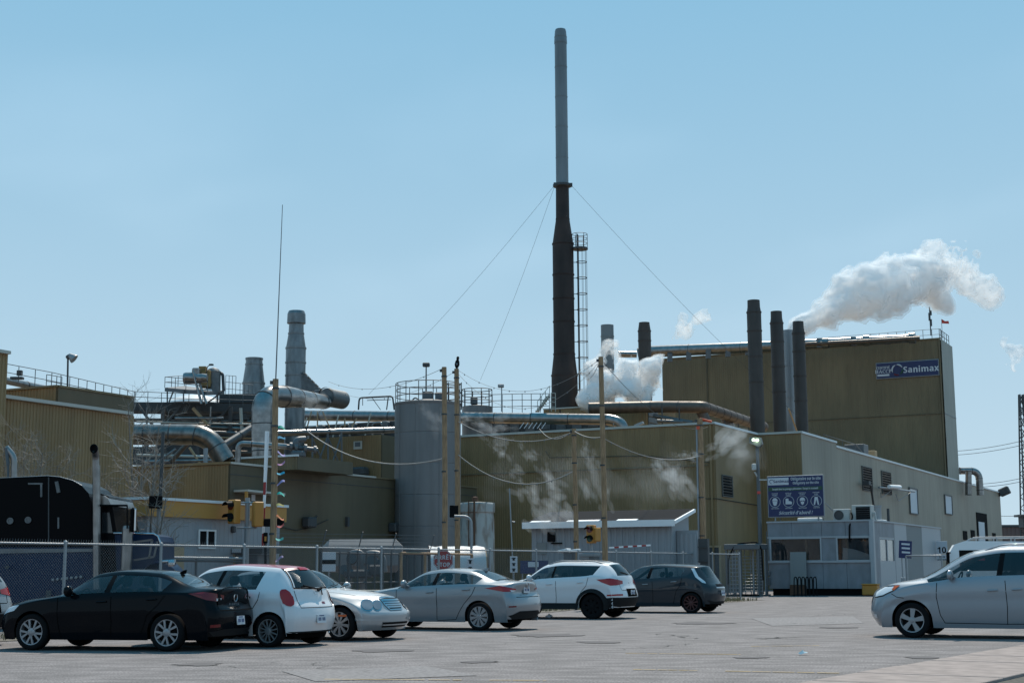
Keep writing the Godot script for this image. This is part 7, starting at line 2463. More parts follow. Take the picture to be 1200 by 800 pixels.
	t = thing("gate_frame", "yellow pipe height frame behind the fence left of the stop sign", "frame", Vector3(-3.815, -0.000, -50.000))
	st = S()
	bar(st, Vector3(-3.815, -0.000, -50.000), Vector3(-3.827, 1.982, -50.000), 0.05, 8); bar(st, Vector3(-3.827, 1.982, -50.000), Vector3(-1.581, 1.975, -56.000), 0.04, 8); bar(st, Vector3(-1.581, 1.975, -56.000), Vector3(-1.584, 0.000, -56.000), 0.05, 8); bar(st, Vector3(-3.133, 1.986, -52.000), Vector3(-3.126, 0.000, -52.000), 0.05, 8)
	wpart("frame", st, M.pole_wood, t)
	picto(Vector3(-1.619, -0.000, -55.000), Vector3(-1.617, 1.569, -55.000), 0.28, 0.52, 2, "small grey sign with two black pictograms right of the stop sign")
	picto(Vector3(0.004, -0.000, -55.000), Vector3(0.014, 1.591, -55.000), 0.28, 0.6, 3, "small grey sign with black pictograms near the white SUV's roof")
	picto(Vector3(-5.744, 0.000, -46.000), Vector3(-5.794, 1.669, -46.000), 0.45, 0.6, 1, "broad white notice with a black band on the fence gate")
	t = thing("notice_board", "blue board with a white notice behind the fence near the white SUV", "sign", Vector3(0.945, 0.000, -58.000))
	st = S()
	box(st, Vector3(0.823, 1.498, -58.000) - Vector3(0.945, 0.000, -58.000), Vector3(1.1, 0.5, 0.03))
	part("board", st, M.sign_blue, t)
	st = S()
	box(st, Vector3(0.790, 1.598, -58.000) - Vector3(0.945, 0.000, -58.000) + Vector3(0, 0, 0.03), Vector3(0.42, 0.2, 0.03)); 
	part("notice", st, M.sign_white, t)
	st = S()
	for s in [-0.45, 0.45]: bar(st, Vector3(s - 0.14, 0, -0.05), Vector3(s - 0.14, 1.6, -0.05), 0.03, 6)
	part("post", st, M.galvanised, t)
	# tarpaulin shelter
	t = thing("tarpaulin_shelter", "white plastic-covered shelter with a rounded top behind the stop sign", "shelter", Vector3(-3.589, -0.000, -64.000), 0.15)
	var L2 = 2.45
	st = S()
	smooth(st)
	for i in 12:
		var a0 = PI * i / 12
		var a1 = PI * (i + 1) / 12
		for k in 8:
			var x0 = L2 * k / 8.0
			var x1 = L2 * (k + 1) / 8.0
			var f = func(x: float, an: float) -> Vector3: return Vector3(x, 1.35 + sin(an) * (1.1 + 0.03 * sin(x * 9 + an * 5)), -1.2 - cos(an) * 1.2)
			quad(st, f.call(x0, a1), f.call(x1, a1), f.call(x1, a0), f.call(x0, a0))
	box(st, Vector3(L2 / 2, 0.68, -0.02), Vector3(L2, 1.36, 0.03)); box(st, Vector3(L2 / 2, 0.68, -2.38), Vector3(L2, 1.36, 0.03))
	part("cover", st, M.tarpaulin, t)
	st = S()
	var arch = PackedVector2Array([Vector2(0, 0), Vector2(2.3, 0), Vector2(2.3, 1.35)])
	for i in 9: arch.append(Vector2(1.15 + cos(PI * (i + 1) / 10) * 1.15, 1.35 + sin(PI * (i + 1) / 10) * 1.05))
	arch.append(Vector2(0, 1.35))
	prism(st, arch, 0.05, Transform3D(Basis(Vector3.UP, PI / 2), Vector3(L2, 0, -0.05)))
	part("end_wall", st, M.plywood, t)
	# pipework and meters in the yard
	t = thing("pipe_manifold", "white pipe bends and dark valve wheels behind the fence", "pipework", Vector3(-5.172, 0.000, -52.000))
	st = S()
	tube(st, bent([Vector3(-5.834, 0.000, -52.000), Vector3(-5.827, 2.002, -52.000), Vector3(-5.374, 2.060, -52.000), Vector3(-5.292, -0.000, -52.000)], 0.3, 5), 0.12, 10)
	tube(st, bent([Vector3(-5.248, 1.640, -52.000), Vector3(-5.191, 1.999, -52.000), Vector3(-4.646, 1.966, -52.000), Vector3(-4.581, 1.337, -52.000)], 0.25, 5), 0.13, 10)
	wpart("pipe", st, M.tank_grey, t)
	st = S()
	for q in [Vector3(-5.690, 1.789, -51.600), Vector3(-4.959, 1.725, -51.500), Vector3(-4.718, 1.575, -51.500), Vector3(-5.914, 1.405, -51.500)]:
		lathe(st, [[0.0, -0.08], [0.19, -0.08], [0.19, 0.08], [0.0, 0.08]], 12, Transform3D(Basis(Vector3.RIGHT, 1.3), q))
	box(st, Vector3(-4.827, 1.398, -51.400), Vector3(0.5, 0.4, 0.4), Basis(), 0.06); box(st, Vector3(-5.423, 1.284, -51.400), Vector3(1.0, 0.3, 0.4), Basis(), 0.06)
	wpart("valve", st, M.steel_dark, t)
	st = S()
	box(st, Vector3(-5.496, 1.925, -53.500), Vector3(2.9, 1.2, 0.8), Basis(), 0.25)
	wpart("wrapped_tank", st, M.tank_grey, t)
	t = thing("concrete_block", "long dark concrete block with a pale top behind the silver sedans", "barrier block", Vector3(-4.312, -0.000, -41.000), SITE)
	st = S()
	box(st, Vector3(0.4, 0.4, 0), Vector3(1.7, 0.8, 0.6), Basis(), 0.05)
	part("block", st, M.rust_brown, t)
	st = S()
	box(st, Vector3(0.4, 0.83, 0), Vector3(1.65, 0.05, 0.56))
	part("top_slab", st, M.flashing, t)


func picto(foot: Vector3, c: Vector3, w: float, h: float, n: int, label: String) -> void:
	var t = thing("notice_sign", label, "sign", foot)
	var st = S()
	var p = c - foot
	box(st, p, Vector3(w, h, 0.02), Basis(), 0.006)
	part("plate", st, M.sign_white, t)
	for k in n:
		st = S()
		var y = h * (0.5 - (k + 0.5) / n)
		if n == 1: box(st, p + Vector3(0, 0, 0.015), Vector3(w, h * 0.22, 0.012))
		else:
			box(st, p + Vector3(0, y, 0.015), Vector3(w * 0.3, h / n * 0.55, 0.012))
			box(st, p + Vector3(0, y + h / n * 0.18, 0.016), Vector3(w * 0.5, h / n * 0.14, 0.012))
		part("pictogram", st, M.black_box, t)
	st = S()
	bar(st, Vector3(p.x, 0, p.z - 0.05), p + Vector3(0, h / 2, -0.05), 0.03, 6)
	part("post", st, M.galvanised, t)


func words(parent: Node3D, s: String, at: Vector3, b: Basis, cap: float, m: Material, bold := true, font := "Droid Sans", depth := 0.006, align := HORIZONTAL_ALIGNMENT_CENTER, squeeze := 1.0, called := "lettering") -> MeshInstance3D:
	var tx = TextMesh.new()
	var f = SystemFont.new()
	f.font_names = [font]
	f.font_weight = 700 if bold else 400
	tx.font = f
	tx.text = s
	tx.font_size = 36
	tx.pixel_size = cap / 26.0
	tx.depth = depth
	tx.curve_step = 1.5
	tx.horizontal_alignment = align
	return inst(called, tx, m, parent, Transform3D(b * Basis.from_scale(Vector3(squeeze, 1, 1)), at + b * Vector3(0, 0, depth / 2)))


func build_company_sign() -> void:
	var c = Vector3(42.655, 0.000, -142.553)
	var t = thing("company_sign", "long blue company sign with white lettering high on the tall olive block", "sign", c, SITE)
	var x0: float = -6.508
	var x1: float = -0.264
	var y0: float = 20.180
	var y1: float = 21.842
	var mid = Vector3((x0 + x1) / 2, (y0 + y1) / 2, 0.14)
	var w = x1 - x0
	var h = y1 - y0
	var st = S()
	box(st, mid, Vector3(w, h, 0.12), Basis(), 0.04)
	part("frame", st, M.galvanised, t)
	st = S()
	box(st, mid + Vector3(0, 0, 0.05), Vector3(w - 0.16, h - 0.16, 0.06))
	part("panel", st, M.sign_blue, t)
	var z = 0.14 + 0.082
	words(t, "Sanimax", Vector3(x0 + w * 0.715, mid.y - 0.06, z), Basis(), 0.62, M.sign_white, true, "Droid Sans", 0.02)
	words(t, "CERTIFIÉ", Vector3(x0 + w * 0.118, mid.y + 0.30, z), Basis(), 0.24, M.sign_white, true, "Droid Serif", 0.02, HORIZONTAL_ALIGNMENT_CENTER, 0.86)
	words(t, "HACCP", Vector3(x0 + w * 0.118, mid.y - 0.08, z), Basis(), 0.34, M.sign_white, true, "Droid Serif", 0.02)
	st = S()
	box(st, Vector3(x0 + w * 0.118, mid.y - 0.46, z + 0.01), Vector3(w * 0.19, 0.2, 0.02))
	part("lettering_bar", st, M.sign_white, t)
	var cc = Vector3(x0 + w * 0.345, mid.y, z + 0.01)
	for q in [[1.9, 3.6, M.sign_white], [0.4, 1.7, M.sign_white], [5.2, 6.5, M.sign_green], [3.9, 5.0, M.lamp_red_dark]]:
		st = S()
		var pts = []
		for i in 9:
			var a = lerpf(q[0], q[1], i / 8.0)
			pts.append(cc + Vector3(cos(a) * 0.52, sin(a) * 0.52, 0))
		tube(st, pts, [0.02, 0.05, 0.075, 0.085, 0.09, 0.085, 0.075, 0.05, 0.02], 6)
		part("emblem_arc", st, q[2], t)


func build_booth() -> void:
	var t = thing("guard_booth", "low pale blue guard booth with wide windows below the safety sign", "hut", Vector3(18.268, 0.000, -74.513), SITE)
	var w = 5.477
	var h = 3.82
	var L = 18.09
	var yb = 0.35
	var st = S()
	# hollow: floor, back wall, roof
	box(st, Vector3(-w / 2, 0.2, -L / 2), Vector3(w - 0.3, 0.4, L - 0.3))
	part("plinth", st, M.black_box, t)
	st = S()
	box(st, Vector3(-w / 2, h - 0.06, -L / 2), Vector3(w - 0.02, 0.1, L - 0.02))
	part("roof", st, M.roofing, t)
	var sill = 1.72
	var head = 2.98
	# window openings on the front: left wide, right one
	var wa: float = -5.383
	var wb: float = -2.612
	var wc: float = -1.856
	var wd: float = -0.082
	var xs = [-w, -4.164, -2.592, -1.355, -0.02]
	for i in 4:
		st = S()
		box(st, Vector3((xs[i] + xs[i + 1]) / 2, (yb + sill) / 2, -0.05), Vector3(xs[i + 1] - xs[i] - 0.015, sill - yb, 0.1))
		part("wall_panel", st, M.booth_panel, t)
		st = S()
		box(st, Vector3((xs[i] + xs[i + 1]) / 2, (head + h) / 2, -0.05), Vector3(xs[i + 1] - xs[i] - 0.015, h - head, 0.1))
		part("wall_panel", st, M.booth_panel, t)
	for q in [[-w, wa], [wb, wc]]:
		st = S()
		box(st, Vector3((q[0] + q[1]) / 2, (sill + head) / 2, -0.05), Vector3(absf(q[1] - q[0]) - 0.01, head - sill - 0.01, 0.1))
		part("wall_panel", st, M.booth_panel, t)
	trim(t, "eaves_strip", Vector3(-w - 0.03, h - 0.03, 0.03), Vector3(0.03, h - 0.03, 0.03), 0.06, M.booth_trim, 0.08)
	trim(t, "head_strip", Vector3(-w, head, 0.02), Vector3(0.0, head, 0.02), 0.05, M.booth_trim, 0.08)
	trim(t, "sill_strip", Vector3(-w, sill, 0.03), Vector3(0.0, sill, 0.03), 0.09, M.booth_trim, 0.10)
	for q in [[wa, wb], [wc, wd]]:
		var f = Node3D.new()
		f.name = "window"
		t.add_child(f, true)
		f.position = Vector3((q[0] + q[1]) / 2, (sill + head) / 2, -0.05)
		st = S()
		box(st, Vector3.ZERO, Vector3(q[1] - q[0], head - sill, 0.012))
		part("pane", st, M.window_glass, f)
		st = S()
		for s in [-1, 1]:
			box(st, Vector3(s * ((q[1] - q[0]) / 2 - 0.04), 0, 0.05), Vector3(0.08, head - sill, 0.09))
			box(st, Vector3(0, s * ((head - sill) / 2 - 0.04), 0.05), Vector3(q[1] - q[0] - 0.16, 0.08, 0.088))
		part("frame", st, M.booth_trim, f)
		st = S()
		box(st, Vector3(0, 0, -2.2), Vector3(q[1] - q[0] + 0.02, 1.9, 0.05)); box(st, Vector3(0, -0.62, -0.8), Vector3(q[1] - q[0], 0.05, 1.0))
		part("back_board", st, M.interior, f)
		# things on the desk
		st = S()
		for k in 5:
			box(st, Vector3(-(q[1] - q[0]) * 0.42 + k * (q[1] - q[0]) * 0.2, -0.42 - 0.04 * (k % 3), -0.5), Vector3(0.3 - 0.03 * k, 0.38 - 0.07 * (k % 3), 0.2), Basis(), 0.02)
		part("desk_items", st, M.interior_grey, f)
	trim(t, "window_blind_post", Vector3(-3.465, sill, -0.3), Vector3(-3.510, head, -0.3), 0.1, M.plywood)
	st = S()
	prism(st, PackedVector2Array([Vector2(-0.75, -0.55), Vector2(0.7, -0.55), Vector2(0.72, -0.3), Vector2(-0.2, 0.02), Vector2(-0.7, 0.1)]), 0.3, Transform3D(Basis(), Vector3((wc + wd) / 2 + 0.1, (sill + head) / 2 - 0.02, -0.5)))
	part("curtain", st, M.white_paint, t)
	trim(t, "window_blind_post", Vector3((wc + wd) / 2 - 0.28, sill, -0.3), Vector3((wc + wd) / 2 - 0.42, head, -0.3), 0.12, M.plywood)
	# corner post and the right side
	trim(t, "corner_post", Vector3(0.0, 0.1, -0.05), Vector3(0.0, h, -0.05), 0.34, M.booth_trim, 0.2)
	var z1: float = -1.616
	var z2: float = -5.205
	var z3: float = -8.213
	var z4: float = -12.394
	for q in [[-0.15, z1, M.booth_panel], [z2, z3, M.booth_trim], [z3, z4, M.grey_board], [z4, -L, M.booth_trim]]:
		st = S()
		box(st, Vector3(-0.05, (yb + h) / 2, (q[0] + q[1]) / 2), Vector3(0.1, h - yb, absf(q[1] - q[0]) - 0.015))
		part("wall_panel", st, q[2], t)
	st = S()
	box(st, Vector3(-0.05, (head + h) / 2, (z1 + z2) / 2), Vector3(0.1, h - head, absf(z2 - z1) - 0.015))
	part("wall_panel", st, M.booth_panel, t)
	var dn = Node3D.new()
	dn.name = "door"
	t.add_child(dn, true)
	dn.position = Vector3(-0.05, 0.35, (z1 + z2) / 2)
	var dw = absf(z2 - z1)
	st = S()
	box(st, Vector3(0, 0.7, 0), Vector3(0.08, 1.4, dw - 0.04)); box(st, Vector3(0, 2.57, 0), Vector3(0.08, 0.12, dw - 0.04))
	for s in [-1, 0, 1]: box(st, Vector3(0, 1.95, s * (dw / 2 - 0.1)), Vector3(0.081, 1.12, 0.14))
	part("leaf", st, M.booth_trim, dn)
	st = S()
	box(st, Vector3(-0.01, 1.95, 0), Vector3(0.02, 1.1, dw - 0.3))
	part("pane", st, M.window_glass, dn)
	st = S()
	box(st, Vector3(-1.4, 1.9, 0), Vector3(0.05, 2.6, dw + 1.0))
	part("inner_wall", st, M.interior, dn)
	trim(t, "eaves_strip", Vector3(0.03, h - 0.03, 0), Vector3(0.03, h - 0.03, -L), 0.06, M.booth_trim, 0.08)
	st = S()
	box(st, Vector3(-w + 0.05, (yb + h) / 2, -L / 2), Vector3(0.1, h - yb, L - 0.2)); box(st, Vector3(-w / 2, (yb + h) / 2, -L + 0.05), Vector3(w, h - yb, 0.1))
	part("rear_wall", st, M.booth_panel, t)
	# speed sign
	var sp = thing("speed_sign", "white sign with a black 10 on the far end of the guard booth", "sign", Vector3(18.268, 0.000, -74.513), SITE)
	var p: Vector3 = Vector3(0, 2.600, -16.297) + Vector3(0.36, 0, 0)
	st = S()
	box(st, p, Vector3(0.66, 0.74, 0.03), Basis(), 0.01); box(st, p + Vector3(0, -0.62, 0), Vector3(0.66, 0.36, 0.03), Basis(), 0.01); box(st, p + Vector3(-0.3, -0.3, -0.03), Vector3(0.06, 1.0, 0.03))
	part("plate", st, M.sign_white, sp)
	words(sp, "10", p + Vector3(0, -0.17, 0.016), Basis(), 0.36, M.black_box)
	words(sp, "km/h", p + Vector3(0, -0.58, 0.016), Basis(), 0.10, M.black_box)
	words(sp, "MAXIMUM", p + Vector3(0, -0.74, 0.016), Basis(), 0.08, M.black_box)
	# parcel of things on the booth roof
	var ac = thing("air_conditioner", "small white air conditioner with a round fan on the booth roof", "air conditioner", Vector3(18.268, 0.000, -74.513), SITE)
	p = Vector3(-1.634, 4.094, 0)
	st = S()
	box(st, p + Vector3(0, 0.02, -0.6), Vector3(0.85, 0.6, 0.4), Basis(), 0.03)
	part("casing", st, M.ac_white, ac)
	st = S()
	lathe(st, [[0.0, 0.0], [0.24, 0.0], [0.25, 0.03], [0.22, 0.03]], 20, Transform3D(Basis(Vector3.RIGHT, PI / 2), p + Vector3(-0.12, 0, -0.395)))
	part("fan_grille", st, M.steel_dark, ac)
	st = S()
	tube(st, bent([p + Vector3(0.5, 0.1, -0.5), p + Vector3(0.62, -0.1, -0.3), p + Vector3(0.52, -0.6, 0.08), p + Vector3(0.50, -1.4, 0.08)], 0.15, 4), 0.045, 6)
	part("hose", st, M.black_box, ac)
	ac = thing("air_conditioner", "larger white roof unit with a dark square grille on the booth", "air conditioner", Vector3(18.268, 0.000, -74.513), SITE)
	p = Vector3(-0.617, 4.180, 0)
	st = S()
	box(st, p + Vector3(0, 0.0, -0.9), Vector3(1.0, 0.84, 0.7), Basis(), 0.02)
	part("casing", st, M.ac_white, ac)
	st = S()
	box(st, p + Vector3(0.08, -0.02, -0.54), Vector3(0.72, 0.68, 0.03))
	part("grille", st, M.dark_opening, ac)
	for k in 6:
		st = S()
		box(st, p + Vector3(0.08, -0.3 + k * 0.11, -0.52), Vector3(0.72, 0.02, 0.02))
		part("grille_bar", st, M.steel_dark, ac)
	st = S()
	tube(st, bent([p + Vector3(0.5, -0.2, -0.8), p + Vector3(0.62, 0.1, -0.8), p + Vector3(0.68, -0.42, -0.8)], 0.12, 4), 0.05, 6)
	part("hose", st, M.ac_white, ac)
	var v = thing("roof_vent", "round galvanised vent pipe on the booth roof's right corner", "vent", Vector3(18.268, 0.000, -74.513), SITE)
	p = Vector3(0, 4.198, -3.122)
	st = S()
	lathe(st, [[0.22, -0.4], [0.22, 0.38], [0.25, 0.38], [0.25, 0.46], [0.0, 0.46]], 16, Transform3D(Basis(), p + Vector3(-0.4, 0.0, 0)))
	part("pipe", st, M.galvanised, v)
	st = S()
	box(st, p + Vector3(-0.3, -0.38, 0.3), Vector3(0.7, 0.14, 1.0), Basis(), 0.03)
	part("curb", st, M.flashing_white, v)
	v = thing("roof_vent", "thin dark upright pipe on the booth roof", "vent", Vector3(18.268, 0.000, -74.513), SITE)
	p = Vector3(0, 4.219, -5.252)
	st = S()
	bar(st, p + Vector3(-0.3, -0.5, 0), p + Vector3(-0.3, 0.35, 0), 0.07, 8)
	part("pipe", st, M.steel_dark, v)
	v = thing("roof_box", "flat white box on the booth roof under the safety sign", "box", Vector3(18.268, 0.000, -74.513), SITE)
	p = Vector3(-3.321, 3.911, 0)
	st = S()
	box(st, p + Vector3(0, -0.04, -0.5), Vector3(1.2, 0.26, 0.6), Basis(), 0.05)
	part("casing", st, M.flashing_white, v)
	# leaning board, bike stand, yellow grit box
	v = thing("leaning_board", "plain grey board standing against the booth front", "board", Vector3(18.268, 0.000, -74.513) , SITE)
	p = Vector3(-3.821, 2.071, 0)
	st = S()
	box(st, Vector3(p.x, 1.35, 0.22), Vector3(0.85, 1.75, 0.05), Basis(Vector3.RIGHT, -0.05))
	part("board", st, M.grey_board, v)
	st = S()
	box(st, Vector3(p.x - 0.02, 0.28, 0.32), Vector3(0.8, 0.56, 0.35), Basis(), 0.02)
	part("crate_foot", st, M.rust_brown, v)
	v = thing("bicycle_rack", "black bicycle rack of bent bars in front of the booth", "bicycle rack", Vector3(14.791, 0.000, -74.600), SITE)
	for k in 6:
		st = S()
		tube(st, bent([Vector3(-0.5 + k * 0.2, 0, 0.3), Vector3(-0.5 + k * 0.2, 0.95, 0.2), Vector3(-0.5 + k * 0.2, 0.95, -0.3), Vector3(-0.5 + k * 0.2, 0, -0.35)], 0.2, 4), 0.028, 7)
		part("hoop", st, M.steel_black, v)
	st = S()
	bar(st, Vector3(-0.6, 0.05, 0.3), Vector3(0.6, 0.05, 0.3), 0.03, 6); bar(st, Vector3(-0.6, 0.05, -0.35), Vector3(0.6, 0.05, -0.35), 0.03, 6)
	part("base_rail", st, M.steel_black, v)
	v = thing("grit_box", "yellow grit box at the foot of the booth beside the minivan", "box", Vector3(17.778, 0.000, -73.200), SITE)
	st = S()
	box(st, Vector3(0, 0.3, 0), Vector3(0.75, 0.5, 0.6), Basis(), 0.04)
	part("bin", st, M.safety_yellow, v)
	st = S()
	box(st, Vector3(0, 0.58, 0), Vector3(0.8, 0.07, 0.66), Basis(), 0.02)
	part("lid", st, M.safety_yellow, v)
	# blue board on post at the side
	v = thing("information_board", "tilted blue information board in front of the booth's side", "sign", Vector3(19.154, 0.000, -72.000), SITE)
	p = v.transform.affine_inverse() * Vector3(19.263, 2.270, -72.000)
	st = S()
	box(st, p, Vector3(0.62, 0.85, 0.04), Basis(Vector3.BACK, -0.08))
	part("panel", st, M.sign_blue, v)
	for k in 3:
		st = S()
		box(st, p + Vector3(0.03, 0.26 - 0.2 * k, 0.025), Vector3(0.4, 0.09, 0.012), Basis(Vector3.BACK, -0.08))
		part("text_panel", st, M.sign_white, v)
	st = S()
	for s in [-0.2, -0.02]: bar(st, Vector3(p.x + s, 0, p.z - 0.05), Vector3(p.x + s, p.y + 0.2, p.z - 0.05), 0.03, 6)
	box(st, Vector3(p.x - 0.15, 0.75, p.z + 0.1), Vector3(0.2, 0.35, 0.2), Basis(), 0.03)
	part("post", st, M.galvanised, v)
	# mesh gate beside the booth
	v = thing("mesh_gate", "low wire mesh gate along the booth's side behind the minivan", "gate", Vector3(18.741, 0.000, -70.000), SITE)
	var gz = 0.0
	st = S()
	var g0 = Vector3.ZERO
	var g1 = v.transform.affine_inverse() * Vector3(20.151, -0.000, -69.000)
	for q in [g0, g1]: bar(st, q, q + Vector3(0, 1.95, 0), 0.04, 6)
	bar(st, g0 + Vector3(0, 1.95, 0), g1 + Vector3(0, 1.95, 0), 0.035, 6); bar(st, g0 + Vector3(0, 0.15, 0), g1 + Vector3(0, 0.15, 0), 0.03, 6)
	part("frame", st, M.galvanised, v)
	st = S()
	chain(st, g0, g1, 0.15, 1.95, 0.07, 0.004)
	part("wire_mesh", st, M.galvanised, v).set_meta("kind", "stuff")


func build_safety_sign() -> void:
	# stands on the booth roof
	var t = thing("safety_sign", "large blue safety sign with four round pictograms on the booth roof", "sign", Vector3(18.268, 0.000, -74.513), SITE)
	var x0: float = -5.453
	var x1: float = -2.418
	var y0: float = 4.035
	var y1: float = 6.212
	var w = x1 - x0
	var h = y1 - y0
	var c = Vector3((x0 + x1) / 2, (y0 + y1) / 2, -0.15)
	var st = S()
	box(st, c, Vector3(w, h, 0.06), Basis(), 0.02)
	part("frame", st, M.galvanised, t)
	st = S()
	box(st, c + Vector3(0, 0, 0.02), Vector3(w - 0.09, h - 0.09, 0.04))
	part("panel", st, M.sign_blue, t)
	var z = 0.05
	var at = func(u: float, v: float) -> Vector3: return Vector3(x0 + w * u, y1 - h * v, -0.15 + z)
	st = S()
	box(st, at.call(0.205, 0.135) , Vector3(w * 0.37, h * 0.175, 0.02), Basis(), 0.008)
	part("logo_panel", st, M.sign_white, t)
	words(t, "Sanimax", at.call(0.255, 0.135) + Vector3(0, 0, 0.011), Basis(), 0.15, M.sign_blue, true)
	st = S()
	var arc = []
	for i in 8: arc.append(at.call(0.085, 0.135) + Vector3(cos(0.6 + i * 0.6) * 0.10, sin(0.6 + i * 0.6) * 0.10, 0.012))
	tube(st, arc, 0.014, 5)
	part("emblem_arc", st, M.sign_blue, t)
	words(t, "Obligatoire sur le site", at.call(0.69, 0.085), Basis(), 0.155, M.sign_white, true, "Droid Sans", 0.006, HORIZONTAL_ALIGNMENT_CENTER, 0.72)
	words(t, "Obligatory on the site", at.call(0.69, 0.185), Basis(), 0.13, M.sign_white, true, "Droid Sans", 0.006, HORIZONTAL_ALIGNMENT_CENTER, 0.74)
	st = S()
	box(st, at.call(0.5, 0.32), Vector3(w * 0.95, h * 0.085, 0.012))
	part("green_band", st, M.sign_green, t)
	words(t, "Excepté dans les passages piétonniers / Except in crosswalk", at.call(0.5, 0.32) + Vector3(0, 0, 0.006), Basis(), 0.10, M.sign_white, true, "Droid Sans", 0.006, HORIZONTAL_ALIGNMENT_CENTER, 0.62)
	var heads = [["CASQUE DE", "SÉCURITÉ"], ["BOTTES DE", "SÉCURITÉ"], ["LUNETTES DE", "SÉCURITÉ"], ["PANTALONS", "LONGS"]]
	var feet = ["SAFETY HELMET", "SAFETY BOOTS", "SAFETY GLASSES", "LONG PANTS"]
	for k in 4:
		var u = 0.135 + k * 0.243
		words(t, heads[k][0], at.call(u, 0.425), Basis(), 0.05, M.sign_white, true, "Droid Sans", 0.005, HORIZONTAL_ALIGNMENT_CENTER, 0.9)
		words(t, heads[k][1], at.call(u, 0.462), Basis(), 0.05, M.sign_white, true, "Droid Sans", 0.005, HORIZONTAL_ALIGNMENT_CENTER, 0.9)
		words(t, feet[k], at.call(u, 0.785), Basis(), 0.05, M.sign_white, true, "Droid Sans", 0.005, HORIZONTAL_ALIGNMENT_CENTER, 0.8)
		var cc: Vector3 = at.call(u, 0.625)
		st = S()
		var ring = []
		for i in 25: ring.append(cc + Vector3(cos(TAU * i / 24) * 0.285, sin(TAU * i / 24) * 0.285, 0.004))
		tube(st, ring, 0.012, 5, false)
		part("pictogram_ring", st, M.sign_white, t)
		st = S()
		var xf = Transform3D(Basis(), cc)
		match k:
			0:
				prism(st, PackedVector2Array([Vector2(-.13, 0.03), Vector2(-.11, -.1), Vector2(-.05, -.2), Vector2(.05, -.2), Vector2(.11, -.1), Vector2(.13, 0.03), Vector2(.15, .05), Vector2(.13, .12), Vector2(.06, .2), Vector2(-.06, .2), Vector2(-.13, .12), Vector2(-.15, .05)]), 0.008, xf)
			1:
				prism(st, PackedVector2Array([Vector2(-.17, -.14), Vector2(.17, -.14), Vector2(.18, -.03), Vector2(.1, .02), Vector2(.0, .03), Vector2(-.01, .16), Vector2(-.16, .16)]), 0.008, xf)
			2:
				prism(st, PackedVector2Array([Vector2(-.10, 0.0), Vector2(-.08, -.12), Vector2(0, -.2), Vector2(.08, -.12), Vector2(.10, 0.0), Vector2(.14, 0.02), Vector2(.13, .13), Vector2(.06, .2), Vector2(-.06, .2), Vector2(-.13, .13), Vector2(-.14, .02)]), 0.008, xf)
			3:
				prism(st, PackedVector2Array([Vector2(-.14, -.2), Vector2(-.07, -.2), Vector2(0, .08), Vector2(.07, -.2), Vector2(.14, -.2), Vector2(.08, .21), Vector2(-.08, .21)]), 0.008, xf)
		part("pictogram", st, M.sign_white, t)
		if k == 2 or k == 0:
			st = S()
			if k == 2:
				for s in [-1, 1]: box(st, cc + Vector3(s * 0.055, 0.01, 0.010), Vector3(0.085, 0.05, 0.006))
			else: box(st, cc + Vector3(0, 0.045, 0.010), Vector3(0.26, 0.014, 0.006))
			part("pictogram_detail", st, M.sign_blue, t)
	words(t, "Sécurité d'abord !", at.call(0.5, 0.895), Basis(Vector3(1, 0, 0), Vector3(0.25, 1, 0), Vector3(0, 0, 1)), 0.17, M.sign_white, true, "Droid Serif", 0.006, HORIZONTAL_ALIGNMENT_CENTER, 0.85)
	st = S()
	for u in [0.12, 0.88]:
		var p = Vector3(x0 + w * u, y0, -0.2)
		bar(st, Vector3(p.x, 3.82, -0.2), p + Vector3(0, 0.4, 0), 0.04, 6)
		bar(st, Vector3(p.x + 0.1, 3.82, -0.9), p + Vector3(0, 0.7, -0.02), 0.025, 6)
	bar(st, Vector3(x1, y0 + h * 0.33, -0.2), Vector3(x1 + 0.7, 3.85, -0.9), 0.025, 6)
	part("stand", st, M.galvanised, t)
	# flood light mast
	var q = thing("floodlight_mast", "grey floodlight mast with a lit head left of the safety sign", "lamp", Vector3(13.077, -0.000, -77.500))
	st = S()
	var top: float = 7.872
	bar(st, Vector3.ZERO, Vector3(0, top, 0), 0.12, 10, 0.09)
	part("mast", st, M.steel_grey, q)
	st = S()
	prism(st, PackedVector2Array([Vector2(-0.32, 0.02), Vector2(0.2, -0.22), Vector2(0.38, -0.05), Vector2(0.30, 0.30), Vector2(-0.28, 0.34)]), 0.5, Transform3D(Basis(Vector3.UP, -0.3), Vector3(0, top + 0.12, -0.25)))
	part("lamp_head", st, M.steel_grey, q)
	st = S()
	for s in [-0.12, 0.1]:
		lathe(st, [[0.0, 0.0], [0.085, 0.0], [0.09, 0.02], [0.0, 0.03]], 12, Transform3D(Basis(Vector3.UP, -0.3) * Basis(Vector3.RIGHT, PI / 2), Vector3(s - 0.12, top + 0.28 - s * 0.1, 0.27)))
	var lm = mat("lamp_glow", lin(0.8, 0.9, 0.7), 0.3)
	lm.emission_enabled = true
	lm.emission = lin(0.75, 0.95, 0.65)
	lm.emission_energy_multiplier = 0.9
	part("lamp_lens", st, lm, q)
	var om = OmniLight3D.new()
	om.name = "lamp_light"
	om.light_color = Color(0.9, 1.0, 0.85)
	om.light_energy = 0.15
	om.omni_range = 30.0
	om.omni_attenuation = 2.0
	om.shadow_enabled = true
	om.light_size = 0.08
	om.position = Vector3(-0.15, top + 0.25, 0.42)
	q.add_child(om)
	st = S()
	box(st, Vector3(-0.22, 6.733, 0.1), Vector3(0.22, 0.36, 0.25), Basis(), 0.04); bar(st, Vector3(-0.2, 6.461, 0.1), Vector3(0.0, 6.143, 0.0), 0.05, 5)
	part("camera", st, M.ac_white, q)
	st = S()
	box(st, Vector3(-0.02, 5.372, 0.13), Vector3(0.16, 0.14, 0.12)); 
